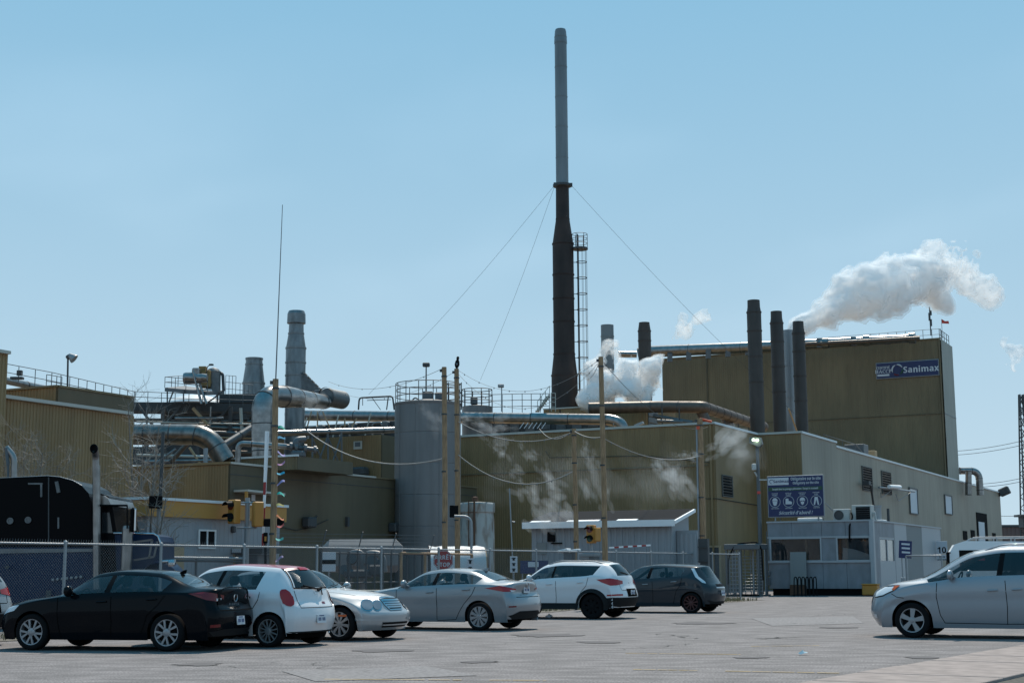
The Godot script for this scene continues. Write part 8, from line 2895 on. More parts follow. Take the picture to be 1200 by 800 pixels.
	part("beacon", st, mat("beacon_red", lin(0.6, 0.05, 0.04), 0.4), q)
	st = S()
	box(st, Vector3(0.28, 6.050, 0.05), Vector3(0.55, 0.07, 0.07))
	part("bracket", st, M.ac_white, q)


func build_turnstile() -> void:
	var t = thing("turnstile", "full-height grey turnstile cage left of the guard booth", "turnstile", Vector3(12.075, 0.000, -76.000), SITE)
	var h = 2.65
	var st = S()
	box(st, Vector3(0, h - 0.15, 0), Vector3(1.9, 0.3, 1.5), Basis(), 0.03)
	part("canopy", st, M.steel_grey, t)
	for x in [-0.85, -0.1, 0.85]:
		st = S()
		box(st, Vector3(x, (h - 0.3) / 2, 0.65), Vector3(0.1, h - 0.3, 0.1))
		part("post", st, M.steel_grey, t)
	st = S()
	box(st, Vector3(0.86, (h - 0.3) / 2, -0.6), Vector3(0.12, h - 0.3, 0.1)); box(st, Vector3(-0.86, (h - 0.3) / 2, -0.6), Vector3(0.1, h - 0.3, 0.1))
	part("post", st, M.steel_grey, t)
	for k in 7:
		st = S()
		var a = PI + k * PI / 6
		bar(st, Vector3(0.35 + cos(a) * 0.62, 0.05, sin(a) * 0.62), Vector3(0.35 + cos(a) * 0.62, h - 0.3, sin(a) * 0.62), 0.025, 6)
		part("cage_bar", st, M.galvanised, t)
	st = S()
	bar(st, Vector3(0.35, 0, 0), Vector3(0.35, h - 0.3, 0), 0.06, 8)
	part("rotor_shaft", st, M.galvanised, t)
	for k in 12:
		for a in 3:
			st = S()
			var b = 0.35 + a * TAU / 3
			bar(st, Vector3(0.35, 0.25 + k * 0.16, 0), Vector3(0.35 + cos(b) * 0.58, 0.25 + k * 0.16, sin(b) * 0.58), 0.02, 5)
			part("rotor_arm", st, M.galvanised, t)
	for k in 11:
		st = S()
		box(st, Vector3(-0.47, 0.2 + k * 0.2, 0.62), Vector3(0.6, 0.05, 0.03))
		part("comb_bar", st, M.galvanised, t)
	for k in 4:
		st = S()
		bar(st, Vector3(-0.7 + k * 0.16, 0.05, 0.66), Vector3(-0.7 + k * 0.16, h - 0.3, 0.66), 0.022, 6)
		part("cage_bar", st, M.galvanised, t)
	st = S()
	tube(st, bent([Vector3(-0.75, 0.6, 0.78), Vector3(-0.72, 1.9, 0.78), Vector3(-0.35, 2.66, 0.7), Vector3(0.8, 2.74, 0.6), Vector3(1.02, 2.4, 0.6), Vector3(1.05, 0.8, 0.6)], 0.3, 5), 0.04, 6)
	part("cable", st, M.black_box, t)
	st = S()
	box(st, Vector3(0, 0.04, 0), Vector3(2.0, 0.08, 1.6))
	part("base_plate", st, M.steel_grey, t)
	var g = thing("cable_heap", "heap of black hose lying at the foot of the turnstile", "hose", Vector3(11.632, 0.000, -74.300))
	st = S()
	var pts = []
	for i in 60: pts.append(Vector3(sin(i * 0.9) * (0.5 + 0.2 * sin(i * 0.37)) + 0.25 * sin(i * 0.11), 0.05 + 0.04 * absf(sin(i * 0.7)), cos(i * 0.9) * 0.3))
	tube(st, pts, 0.035, 5)
	part("hose", st, M.black_box, g)
	var e = thing("electric_meter", "small grey meter boxes on the booth's left edge", "meter", Vector3(18.268, 0.000, -74.513), SITE)
	st = S()
	var p: Vector3 = Vector3(-5.492, 0.717, 0)
	box(st, p + Vector3(0, 0.0, 0.08), Vector3(0.24, 0.42, 0.14), Basis(), 0.03); box(st, p + Vector3(0.02, 0.4, 0.08), Vector3(0.2, 0.25, 0.12), Basis(), 0.03); bar(st, p + Vector3(0, 0.5, 0.06), p + Vector3(-0.02, 2.6, 0.04), 0.025, 5)
	part("box", st, M.steel_grey, e)


func build_shed() -> void:
	var t = thing("site_shed", "white ribbed site shed with a dark sloping roof in front of the hall", "shed", Vector3(7.640, 0.000, -62.000), 0.0)
	# front runs left along the picture plane
	var w = 7.0
	var d = 2.6
	var h: float = 3.311
	var x0 = -7.0
	t.position = Vector3(6.665, 0.000, -62.000)
	t.rotation.y = -0.40
	w = 6.35
	for k in 12:
		var st = S()
		ribbed(st, -w + k * w / 12.0, -w + (k + 1) * w / 12.0 - 0.01, 0.15, h, h, 0.25, 0.03, Transform3D(Basis(), Vector3(0, 0, 0.002)))
		part("wall_sheet", st, M.shed_white, t)
	var st = S()
	box(st, Vector3(-w / 2, h / 2, -d / 2), Vector3(w - 0.02, h, d - 0.02))
	part("wall_core", st, M.shed_white, t)
	st = S()
	prism(st, PackedVector2Array([Vector2(0, 0.1), Vector2(d, 0.1), Vector2(d, h + 0.58), Vector2(0, h)]), 0.06, Transform3D(Basis(Vector3.UP, PI / 2), Vector3(0, 0, 0)))
	part("end_wall", st, M.shed_white, t)
	st = S()
	prism(st, PackedVector2Array([Vector2(-0.35, h - 0.08), Vector2(d + 0.2, h + 0.52), Vector2(d + 0.2, h + 0.70), Vector2(-0.35, h + 0.10)]), w + 0.5, Transform3D(Basis(Vector3.UP, PI / 2), Vector3(-w - 0.25, 0, 0)))
	part("roof", st, M.roofing, t)
	st = S()
	box(st, Vector3(-w / 2, h + 0.0, 0.36), Vector3(w + 0.6, 0.28, 0.06))
	part("fascia", st, M.white_paint, t)
	st = S()
	bar(st, Vector3(0.27, h + 0.02, 0.38), Vector3(0.27, h + 0.62, -d - 0.2), 0.10, 4)
	part("verge_board", st, M.white_paint, t)
	for k in 3:
		st = S()
		box(st, Vector3(-w + 0.5 + k * 2.0, h + 0.16, 0.2), Vector3([0.9, 1.5, 0.9][k], 0.03, 0.3), Basis(Vector3.RIGHT, 0.22))
		part("roof_sheet_lap", st, M.white_paint, t)
	st = S()
	box(st, Vector3(-w + 0.95, h - 0.5, 0.06), Vector3(0.36, 0.42, 0.06)); box(st, Vector3(-w + 1.2, h - 0.78, 0.06), Vector3(0.5, 0.06, 0.08))
	part("vent", st, M.black_box, t)
	st = S()
	box(st, Vector3(-w + 0.5, h - 1.0, 0.06), Vector3(0.46, 0.5, 0.03))
	part("notice", st, M.grey_board, t)
	# side door leaf and lean-to to the right
	st = S()
	ribbed(st, 0.12, 0.95, 0.2, h - 0.45, h - 0.45, 0.21, 0.02, Transform3D(Basis(), Vector3(0, 0, -0.6)))
	box(st, Vector3(0.53, (h - 0.3) / 2, -0.7), Vector3(0.9, h - 0.3, 0.16))
	part("annex", st, M.shed_white, t)
	st = S()
	box(st, Vector3(1.2, 1.45, -0.9), Vector3(0.4, 2.4, 0.3))
	for k in 4: box(st, Vector3(1.2, 0.5 + k * 0.6, -0.72), Vector3(0.44, 0.05, 0.05))
	part("shelf_rack", st, M.steel_dark, t)


# ------------------------------------------------------------------ fences
# chain link of straight crossing wires between a and b
func chain(st: SurfaceTool, a: Vector3, b: Vector3, y0: float, y1: float, step: float, r: float) -> void:
	var l = Vector2(b.x - a.x, b.z - a.z).length()
	var d = Vector3(b.x - a.x, 0, b.z - a.z) / l
	var n = d.cross(Vector3.UP)
	var h = y1 - y0
	flat(st)
	for s in [1.0, -1.0]:
		var k = -h
		while k < l:
			var x0 = k if s > 0 else k + h
			var x1 = k + h if s > 0 else k
			var ya = y0
			var yb = y1
			# clip to the panel
			var xa = x0
			var xb = x1
			var p0 = Vector2(xa, ya)
			var p1 = Vector2(xb, yb)
			var q0 = clampf(p0.x, 0, l)
			var q1 = clampf(p1.x, 0, l)
			if absf(q1 - q0) > 0.02:
				var f0 = (q0 - p0.x) / (p1.x - p0.x)
				var f1 = (q1 - p0.x) / (p1.x - p0.x)
				var A = a + d * q0 + Vector3(0, lerpf(ya, yb, f0), 0)
				var B = a + d * q1 + Vector3(0, lerpf(ya, yb, f1), 0)
				var t = (B - A).normalized()
				var u = t.cross(n) * r
				var m = n * r
				quad(st, A + u, B + u, B + m, A + m); quad(st, A + m, B + m, B - u, A - u)
				quad(st, A - u, B - u, B - m, A - m); quad(st, A - m, B - m, B + u, A + u)
			k += step


func build_fence() -> void:
	var a = Vector3(-11.804, -0.000, -30.900)
	var b = Vector3(10.252, 0.000, -66.500)
	var t = thing("chain_link_fence", "long chain link fence with a top rail behind the parked cars", "fence", a)
	var h = 2.03
	var l = (b - a).length()
	var n = int(l / 2.9)
	var d = (b - a) / n
	for i in n + 1:
		var st = S()
		bar(st, d * i, d * i + Vector3(0, h + 0.02, 0), 0.037, 10)
		lathe(st, [[0.045, 0.0], [0.045, 0.05], [0.02, 0.08], [0.0, 0.085]], 10, Transform3D(Basis(), d * i + Vector3(0, h, 0)))
		part("post", st, M.galvanised, t)
		if i == n: break
		st = S()
		chain(st, d * i, d * (i + 1), 0.05, h + 0.05, 0.075, 0.0026)
		part("wire_mesh", st, M.wire, t).set_meta("kind", "stuff")
		st = S()
		bar(st, d * i + Vector3(0, h, 0), d * (i + 1) + Vector3(0, h, 0), 0.024, 8)
		part("top_rail", st, M.galvanised, t)
		# wire tips that stand above the rail
		if i < 9:
			st = S()
			flat(st)
			var k = 0.0
			while k < d.length():
				var p = d * i + d.normalized() * k
				bar(st, p + Vector3(0, h, 0), p + Vector3(0.012, h + 0.10, 0), 0.0035, 4, 0.002, false)
				k += 0.075
			part("wire_tips", st, M.galvanised, t).set_meta("kind", "stuff")
	# inner barred gate with barbed wire behind the silver cars
	t = thing("barred_gate", "dark barred yard gate topped with barbed wire behind the main fence", "gate", Vector3(-6.037, 0.000, -46.000))
	var p0 = Vector3(-6.037, 0.000, -46.000) - t.position
	var p1 = Vector3(-3.033, -0.000, -53.000) - t.position
	var m = 13
	for i in m + 1:
		var st = S()
		var p = p0.lerp(p1, float(i) / m)
		bar(st, p, p + Vector3(0, 2.0, 0), 0.055 if i in [0, 3, 13] else 0.032, 6)
		part("upright", st, M.steel_dark, t)
	for y in [0.3, 1.0, 1.95]:
		var st = S()
		bar(st, p0 + Vector3(0, y, 0), p1 + Vector3(0, y, 0), 0.03, 6)
		part("rail", st, M.steel_dark, t)
	for k in 5:
		var st = S()
		bar(st, p0 + Vector3(-1.5, 2.12 + k * 0.11, 0.03 * k), p1 + Vector3(0, 2.12 + k * 0.13, 0.03 * k), 0.008, 4)
		part("barbed_wire", st, M.steel_grey, t)
	for i in [0, 4, 8, 13]:
		var st = S()
		var p = p0.lerp(p1, float(i) / m)
		bar(st, p + Vector3(0, 2.0, 0), p + Vector3(0.18, 2.65, 0.15), 0.02, 5)
		part("wire_arm", st, M.steel_grey, t)
	# double pipe rail in front of the gatehouse
	t = thing("pipe_rail", "double grey pipe rail in front of the gatehouse", "railing", Vector3(-9.408, 0.000, -40.000))
	var st = S()
	bar(st, Vector3(-9.463, 1.771, -40.000), Vector3(-7.870, 1.763, -43.000), 0.035, 8)
	wpart("rail", st, M.galvanised, t)
	st = S()
	bar(st, Vector3(-9.461, 1.690, -40.000), Vector3(-7.868, 1.676, -43.000), 0.03, 8)
	wpart("rail", st, M.steel_dark, t)
	for q in [Vector3(-8.907, 1.754, -41.200), Vector3(-7.869, 1.738, -43.000), Vector3(-9.462, 1.748, -40.000)]:
		st = S()
		bar(st, Vector3(q.x, 0, q.z), q, 0.035, 8)
		wpart("post", st, M.steel_grey, t)


# ------------------------------------------------------------------ bare trees, truck, steam
func grow(st: SurfaceTool, p: Vector3, d: Vector3, l: float, r: float, depth: int, spread: float, up: float) -> void:
	var q = p
	var dir = d
	var steps = 3
	for i in steps:
		var nd = (dir + Vector3(rng.randf() - 0.5, rng.randf() - 0.5, rng.randf() - 0.5) * 0.35 + Vector3(0, up, 0)).normalized()
		var e = q + nd * l / steps
		bar(st, q, e, r * (1 - 0.25 * i / steps), 5 if r > 0.02 else 3, r * (1 - 0.25 * (i + 1) / steps), false)
		q = e
		dir = nd
		if depth > 0 and (i > 0 or depth < 3):
			for k in (2 if i == steps - 1 else 1):
				var a = Vector3(rng.randf() - 0.5, rng.randf() - 0.5, rng.randf() - 0.5).normalized()
				grow(st, q, (dir + a * spread).normalized(), l * (0.55 + 0.25 * rng.randf()), r * 0.58, depth - 1, spread, up)


func bare_tree(label: String, foot: Vector3, tops: Array, l: float, r: float, depth: int, spread: float, m: Material, twig: Material, called := "bare_tree") -> void:
	var t = thing(called, label, "tree" if called == "bare_tree" else "shrub", foot)
	var st = S()
	var tw = S()
	for tp in tops:
		var e: Vector3 = tp - foot
		var pts = [Vector3(e.x * 0.02, -0.05, 0), e * 0.3 + Vector3(0.05, 0, 0), e * 0.65 - Vector3(0.04, 0, 0.03), e]
		tube(st, pts, [r, r * 0.8, r * 0.5, r * 0.2], 7)
		for i in 12:
			var f = 0.18 + 0.8 * i / 11.0
			var a = Vector3(rng.randf() - 0.5, 0.25, rng.randf() - 0.5).normalized()
			grow(tw, e * f, (e.normalized() * 0.45 + a * spread).normalized(), l * (1.1 - 0.6 * f), r * 0.42 * (1.1 - 0.7 * f), depth, spread, 0.03)
	part("trunk", st, m, t)
	part("crown", tw, twig, t)


func build_trees() -> void:
	var twig = mat("twig", lin(0.24, 0.215, 0.19), 0.9)
	bare_tree("leafless tree with two thin trunks between the truck and the gatehouse", Vector3(-11.597, 0.000, -46.000), [Vector3(-12.262, 6.767, -46.000), Vector3(-11.855, 5.436, -46.400), Vector3(-11.157, 5.902, -45.600)], 1.3, 0.06, 2, 0.9, M.bark, twig)
	bare_tree("smaller leafless tree in front of the gatehouse's left end", Vector3(-9.966, 0.000, -40.200), [Vector3(-9.932, 3.946, -40.200), Vector3(-9.496, 3.580, -40.000)], 1.0, 0.05, 2, 0.9, M.bark, twig)
	bare_tree("wide leafless bush showing pale twigs above the black truck", Vector3(-16.544, 0.000, -50.000), [Vector3(-17.512, 5.045, -50.000), Vector3(-17.039, 5.820, -50.500), Vector3(-16.047, 5.437, -49.500), Vector3(-15.660, 5.033, -50.000)], 1.3, 0.06, 3, 1.0, M.bark, twig, "bare_shrub")
	bare_tree("dense dark leafless bush behind the truck's cab", Vector3(-12.883, -0.000, -47.000), [Vector3(-13.307, 3.980, -47.000), Vector3(-13.065, 4.132, -47.300), Vector3(-12.582, 3.691, -46.800)], 0.9, 0.05, 3, 1.1, M.bark, M.bark, "bare_shrub")


func v2(p: Vector3) -> Vector2: return Vector2(p.x, p.y)


func outline(pts: Array) -> PackedVector2Array:
	var o = PackedVector2Array()
	for p in pts: o.append(v2(p))
	return o


func build_truck() -> void:
	var z = -40.2
	var at = Transform3D(Basis(), Vector3(0, 0, z))
	var dz = 2.5
	var t = thing("semi_truck", "black and blue long-nosed truck with chrome stacks behind the fence", "truck", Vector3(-11.805, 0.000, -37.700))
	var st = S()
	prism(st, outline([Vector3(-14.751, 2.065, -37.700), Vector3(-10.839, 2.042, -37.700), Vector3(-10.904, 3.135, -37.700), Vector3(-10.981, 3.399, -37.700), Vector3(-11.166, 3.598, -37.700), Vector3(-11.414, 3.732, -37.700), Vector3(-11.750, 3.822, -37.700), Vector3(-12.084, 3.858, -37.700), Vector3(-13.299, 3.810, -37.700), Vector3(-14.845, 3.753, -37.700)]), dz, at)
	wpart("sleeper", st, M.truck_black, t)
	st = S()
	for q in [Vector3(-12.973, 2.708, -37.680), Vector3(-12.512, 2.727, -37.680)]: lathe(st, [[0.0, 0.02], [0.045, 0.02], [0.05, 0.0], [0.085, 0.0], [0.085, 0.03], [0.05, 0.03]], 16, Transform3D(Basis(Vector3.RIGHT, PI / 2), q))
	wpart("cap_ring", st, M.duct_dull, t)
	for q in [[Vector3(-12.558, 3.661, -37.690), Vector3(-12.182, 3.659, -37.690), 0.03], [Vector3(-12.216, 3.670, -37.690), Vector3(-12.200, 3.318, -37.690), 0.035], [Vector3(-11.820, 3.712, -37.690), Vector3(-11.752, 3.425, -37.690), 0.06], [Vector3(-11.736, 2.789, -37.690), Vector3(-11.724, 2.504, -37.690), 0.03]]:
		st = S()
		bar(st, q[0], q[1], q[2], 4)
		wpart("trim_strip", st, M.duct_dull, t)
	st = S()
	bar(st, Vector3(-12.035, 3.823, -37.690), Vector3(-11.959, 2.092, -37.690), 0.02, 4)
	wpart("panel_gap", st, M.steel_dark, t)
	st = S()
	tube(st, [Vector3(-13.306, 3.811, -37.720), Vector3(-12.090, 3.865, -37.720), Vector3(-11.757, 3.833, -37.720), Vector3(-11.421, 3.742, -37.720), Vector3(-11.172, 3.608, -37.720)], 0.012, 5)
	wpart("roof_gutter", st, M.galvanised, t)
	st = S()
	prism(st, outline([Vector3(-14.672, 0.637, -37.700), Vector3(-10.740, 0.614, -37.700), Vector3(-10.795, 2.020, -37.700), Vector3(-14.750, 2.043, -37.700)]), dz, at)
	wpart("lower_body", st, M.truck_blue, t)
	st = S()
	prism(st, outline([Vector3(-14.740, 1.858, -37.700), Vector3(-10.790, 1.911, -37.700), Vector3(-10.793, 1.987, -37.700), Vector3(-14.747, 2.000, -37.700)]), 0.02, Transform3D(Basis(), Vector3(0, 0, z + dz + 0.004)))
	wpart("silver_band", st, M.tank_grey, t)
	st = S()
	for i in 7: lathe(st, [[0.0, 0.03], [0.035, 0.025], [0.04, 0.0]], 10, Transform3D(Basis(Vector3.RIGHT, PI / 2), Vector3(-11.801, 1.202, -37.660) + Vector3(0.119 * i, 0.012 * i, 0)))
	wpart("marker_lamps", st, M.alloy_dull, t)
	st = S()
	bar(st, Vector3(-12.977, 1.533, -37.600), Vector3(-12.908, 1.532, -37.400), 0.05, 8); box(st, Vector3(-11.861, 0.860, -37.550), Vector3(0.12, 0.16, 0.05))
	bar(st, Vector3(-14.753, 0.489, -38.500), Vector3(-9.179, 0.456, -38.500), 0.25, 4)
	wpart("chassis", st, M.steel_dark, t)
	for q in [Vector3(-13.656, 0.000, -38.000), Vector3(-12.646, 0.000, -38.000), Vector3(-9.440, -0.000, -38.000)]:
		car_wheel(t, q + Vector3(0, 0.5, 0) - t.position, 1.0, 0.5, {"rim": .6, "n": 8, "w0": .04, "w1": .05, "mat": "alloy_dull"})
	# cab, window, visor, bonnet
	st = S()
	prism(st, outline([Vector3(-10.759, 0.742, -37.750), Vector3(-10.190, 0.739, -37.750), Vector3(-10.247, 2.301, -37.750), Vector3(-10.410, 3.134, -37.750), Vector3(-10.506, 3.333, -37.750), Vector3(-10.686, 3.400, -37.750), Vector3(-10.863, 3.401, -37.750)]), dz - 0.15, at)
	wpart("cab", st, M.truck_black, t)
	st = S()
	prism(st, outline([Vector3(-10.633, 2.389, -37.700), Vector3(-10.358, 2.387, -37.700), Vector3(-10.466, 2.913, -37.700), Vector3(-10.653, 2.914, -37.700)]), 0.02, Transform3D(Basis(), Vector3(0, 0, z + dz - 0.145)))
	wpart("cab_window", st, M.window_glass, t)
	st = S()
	prism(st, outline([Vector3(-10.704, 3.090, -37.700), Vector3(-10.373, 3.088, -37.700), Vector3(-10.468, 3.264, -37.700), Vector3(-10.581, 3.342, -37.700), Vector3(-10.714, 3.364, -37.700)]), dz, Transform3D(Basis(), Vector3(0, 0, z + 0.06)))
	wpart("sun_visor", st, M.duct_bright, t)
	st = S()
	bar(st, Vector3(-10.597, 3.076, -37.400), Vector3(-9.870, 3.067, -37.300), 0.03, 6); bar(st, Vector3(-9.870, 3.067, -37.300), Vector3(-9.849, 2.482, -37.300), 0.02, 6)
	box(st, Vector3(-9.715, 2.698, -37.300), Vector3(0.11, 0.62, 0.16), Basis(), 0.04)
	wpart("mirror_bracket", st, M.truck_black, t)
	st = S()
	box(st, Vector3(-9.645, 2.697, -37.280), Vector3(0.06, 0.6, 0.17), Basis(), 0.03)
	wpart("mirror", st, M.chrome, t)
	st = S()
	prism(st, outline([Vector3(-10.198, 0.954, -37.750), Vector3(-9.081, 0.948, -37.750), Vector3(-9.109, 2.163, -37.750), Vector3(-9.168, 2.294, -37.750), Vector3(-9.280, 2.350, -37.750), Vector3(-10.317, 2.388, -37.750)]), 1.5, Transform3D(Basis(), Vector3(0, 0, z + 0.85)))
	wpart("bonnet", st, M.truck_blue, t)
	for q in [[Vector3(-9.854, 2.145, -37.700), Vector3(-9.329, 2.207, -37.700)], [Vector3(-9.329, 2.207, -37.700), Vector3(-9.401, 1.729, -37.700)], [Vector3(-9.795, 1.688, -37.700), Vector3(-9.271, 1.772, -37.700)], [Vector3(-9.196, 2.163, -37.700), Vector3(-9.271, 1.772, -37.700)]]:
		st = S()
		bar(st, q[0] + Vector3(0, 0, -0.14), q[1] + Vector3(0, 0, -0.14), 0.035, 4)
		wpart("bonnet_stripe", st, M.tank_grey, t)
	st = S()
	tube(st, [Vector3(-10.313, 2.377, -37.740), Vector3(-9.278, 2.356, -37.740), Vector3(-9.166, 2.294, -37.740), Vector3(-9.094, 2.119, -37.740), Vector3(-9.075, 1.510, -37.740)], 0.03, 6)
	wpart("bonnet_edge", st, M.chrome, t)
	st = S()
	lathe(st, [[0.0, 0.0], [0.14, 0.0], [0.14, 1.2], [0.12, 1.28], [0.0, 1.28]], 16, Transform3D(Basis(), Vector3(-9.879, 1.278, -37.450)))
	wpart("air_cleaner", st, M.duct_bright, t)
	st = S()
	box(st, Vector3(-9.815, 2.393, -37.600), Vector3(0.09, 0.06, 0.08), Basis(), 0.01)
	wpart("cab_lamp", st, M.lamp_red, t)
	st = S()
	smooth(st)
	var fc = Vector3(-9.048, 1.101, -37.500)
	for i in 10:
		var a0 = PI * (0.15 + 0.85 * i / 10.0)
		var a1 = PI * (0.15 + 0.85 * (i + 1) / 10.0)
		for k in 2:
			var z0 = 0.0 if k == 0 else -0.25
			var z1 = -0.25 if k == 0 else -0.6
			var r0 = 0.52 if k == 0 else 0.58
			var r1 = 0.58 if k == 0 else 0.58
			quad(st, fc + Vector3(cos(a0) * r0, sin(a0) * r0, z0), fc + Vector3(cos(a0) * r1, sin(a0) * r1, z1), fc + Vector3(cos(a1) * r1, sin(a1) * r1, z1), fc + Vector3(cos(a1) * r0, sin(a1) * r0, z0))
	wpart("fender", st, M.truck_blue, t)
	st = S()
	bar(st, Vector3(-8.975, 1.638, -37.400), Vector3(-8.605, 1.657, -37.300), 0.05, 8); box(st, Vector3(-8.690, 1.593, -37.300), Vector3(0.2, 0.14, 0.2), Basis(), 0.04)
	wpart("headlamp", st, M.chrome, t)
	# exhaust stacks
	st = S()
	tube(st, bent([Vector3(-10.617, 0.961, -37.450), Vector3(-10.763, 4.350, -37.450), Vector3(-10.731, 4.506, -37.200)], 0.12, 5), 0.088, 16)
	bar(st, Vector3(-10.555, 0.960, -37.500), Vector3(-10.687, 4.111, -37.500), 0.03, 6)
	wpart("exhaust_stack", st, M.duct_bright, t)
	st = S()
	lathe(st, [[0.0, 0.0], [0.115, 0.0], [0.12, 0.04], [0.09, 0.05]], 18, Transform3D(Basis(Vector3.RIGHT, PI / 2).scaled(Vector3(0.85, 1.0, 1.45)), Vector3(-10.727, 4.513, -37.160)))
	wpart("exhaust_mouth", st, M.black_box, t)
	st = S()
	tube(st, bent([Vector3(-13.686, 3.903, -39.900), Vector3(-13.716, 4.535, -39.900), Vector3(-13.952, 4.795, -39.900)], 0.3, 6), 0.085, 14)
	wpart("exhaust_stack", st, M.duct_bright, t)
	st = S()
	bar(st, Vector3(-13.922, 4.779, -39.850), Vector3(-13.852, 4.298, -39.850), 0.05, 6); bar(st, Vector3(-13.852, 4.298, -39.850), Vector3(-13.833, 3.901, -39.850), 0.035, 6)
	wpart("exhaust_bracket", st, M.steel_grey, t)
	# white utility truck behind the minivan
	var u = thing("delivery_truck", "white truck with a roof rack, mostly hidden behind the minivan's roof", "truck", Vector3(16.810, 0.000, -51.500), -0.25)
	var inv = u.transform.affine_inverse()
	st = S()
	prism(st, PackedVector2Array([Vector2(-1.45, 0.5), Vector2(1.9, 0.5), Vector2(1.9, 2.15), Vector2(1.8, 2.25), Vector2(-0.9, 2.30), Vector2(-1.25, 2.18), Vector2(-1.42, 1.9)]), 1.9, Transform3D(Basis(), Vector3(0, 0, -1.9)))
	part("body", st, M.white_paint, u)
	st = S()
	box(st, Vector3(0.3, 1.62, 0.0), Vector3(2.8, 0.72, 0.03), Basis(), 0.01); box(st, Vector3(-1.45, 1.55, -0.95), Vector3(0.08, 0.75, 1.7), Basis(Vector3.BACK, -0.12), 0.01)
	part("cab_window", st, M.dark_opening, u)
	st = S()
	box(st, Vector3(-0.5, 1.72, 0.03), Vector3(0.5, 0.2, 0.02), Basis(), 0.005)
	part("seat_back", st, mat("seat_red", lin(0.3, 0.05, 0.06), 0.8), u)
	st = S()
	box(st, Vector3(-1.5, 1.75, 0.28), Vector3(0.1, 0.35, 0.16), Basis(), 0.03); bar(st, Vector3(-1.4, 1.9, 0.0), Vector3(-1.5, 1.85, 0.25), 0.02, 5)
	part("mirror", st, M.black_box, u)
	for zz in [-0.15, -1.75]:
		st = S()
		tube(st, bent([Vector3(-0.8, 2.28, zz), Vector3(-0.6, 2.42, zz), Vector3(1.6, 2.42, zz), Vector3(1.7, 2.26, zz)], 0.15, 4), 0.03, 6)
		for k in 4: bar(st, Vector3(-0.4 + k * 0.6, 2.26, zz), Vector3(-0.4 + k * 0.6, 2.42, zz), 0.025, 5)
		part("roof_rail", st, M.galvanised, u)
	for x in [-0.7, 1.3]:
		for s in [1.0, -1.0]: car_wheel(u, Vector3(x, 0.36, -0.15 if s > 0 else -1.75), s, 0.36, {"rim": .6, "n": 8, "w0": .04, "w1": .05, "mat": "alloy_dull"})


# steam: banks of FogVolume puffs; a plume's dense heart is one billowing surface
func fog(called: String, label: String, keys: Array, count: int, size: float, density: float, sd: int, freq := 0.5, cut := 0.45) -> Node3D:
	# keys: [centre, radius, weight]; puffs gather where the noise is high
	var r = RandomNumberGenerator.new()
	r.seed = sd
	var nz = FastNoiseLite.new()
	nz.seed = sd
	nz.frequency = freq
	var t = Node3D.new()
	t.name = numbered(called)
	add_child(t, true)
	t.position = keys[0][0]
	tag(t, label, "steam" if called != "cloud" else "cloud", "", "stuff")
	var fm = FogMaterial.new()
	fm.albedo = Color(1, 1, 1)
	fm.density = density
	var total = 0.0
	for k in keys: total += k[2]
	var made = 0
	var tries = 0
	while made < count and tries < count * 20:
		tries += 1
		var w = r.randf() * total
		var i = 0
		while i < keys.size() - 1 and w > keys[i][2]:
			w -= keys[i][2]
			i += 1
		var c: Vector3 = keys[i][0]
		var rad: float = keys[i][1]
		if i < keys.size() - 1:
			var f = r.randf()
			c = c.lerp(keys[i + 1][0], f)
			rad = lerpf(rad, keys[i + 1][1], f)
		var u = Vector3(r.randfn(), r.randfn(), r.randfn()).normalized() * pow(r.randf(), 0.5)
		var p = c + u * rad
		if nz.get_noise_3dv(p) * 0.5 + 0.5 < cut: continue
		made += 1
		var v = FogVolume.new()
		v.name = "puff"
		v.shape = RenderingServer.FOG_VOLUME_SHAPE_ELLIPSOID
		var s = size * rad * (0.35 + 0.9 * r.randf()) * (1.1 - 0.5 * u.length())
		var along: Vector3 = keys[mini(i + 1, keys.size() - 1)][0] - keys[mini(i, keys.size() - 2)][0]
		v.size = Vector3(s * (1.6 + 1.4 * r.randf()), s, s) * 2.0
		v.rotation = Vector3(0, 0, atan2(along.y, along.x) + 0.5 * r.randfn())
		v.position = p - t.position
		v.material = fm
		t.add_child(v, true)
	return t


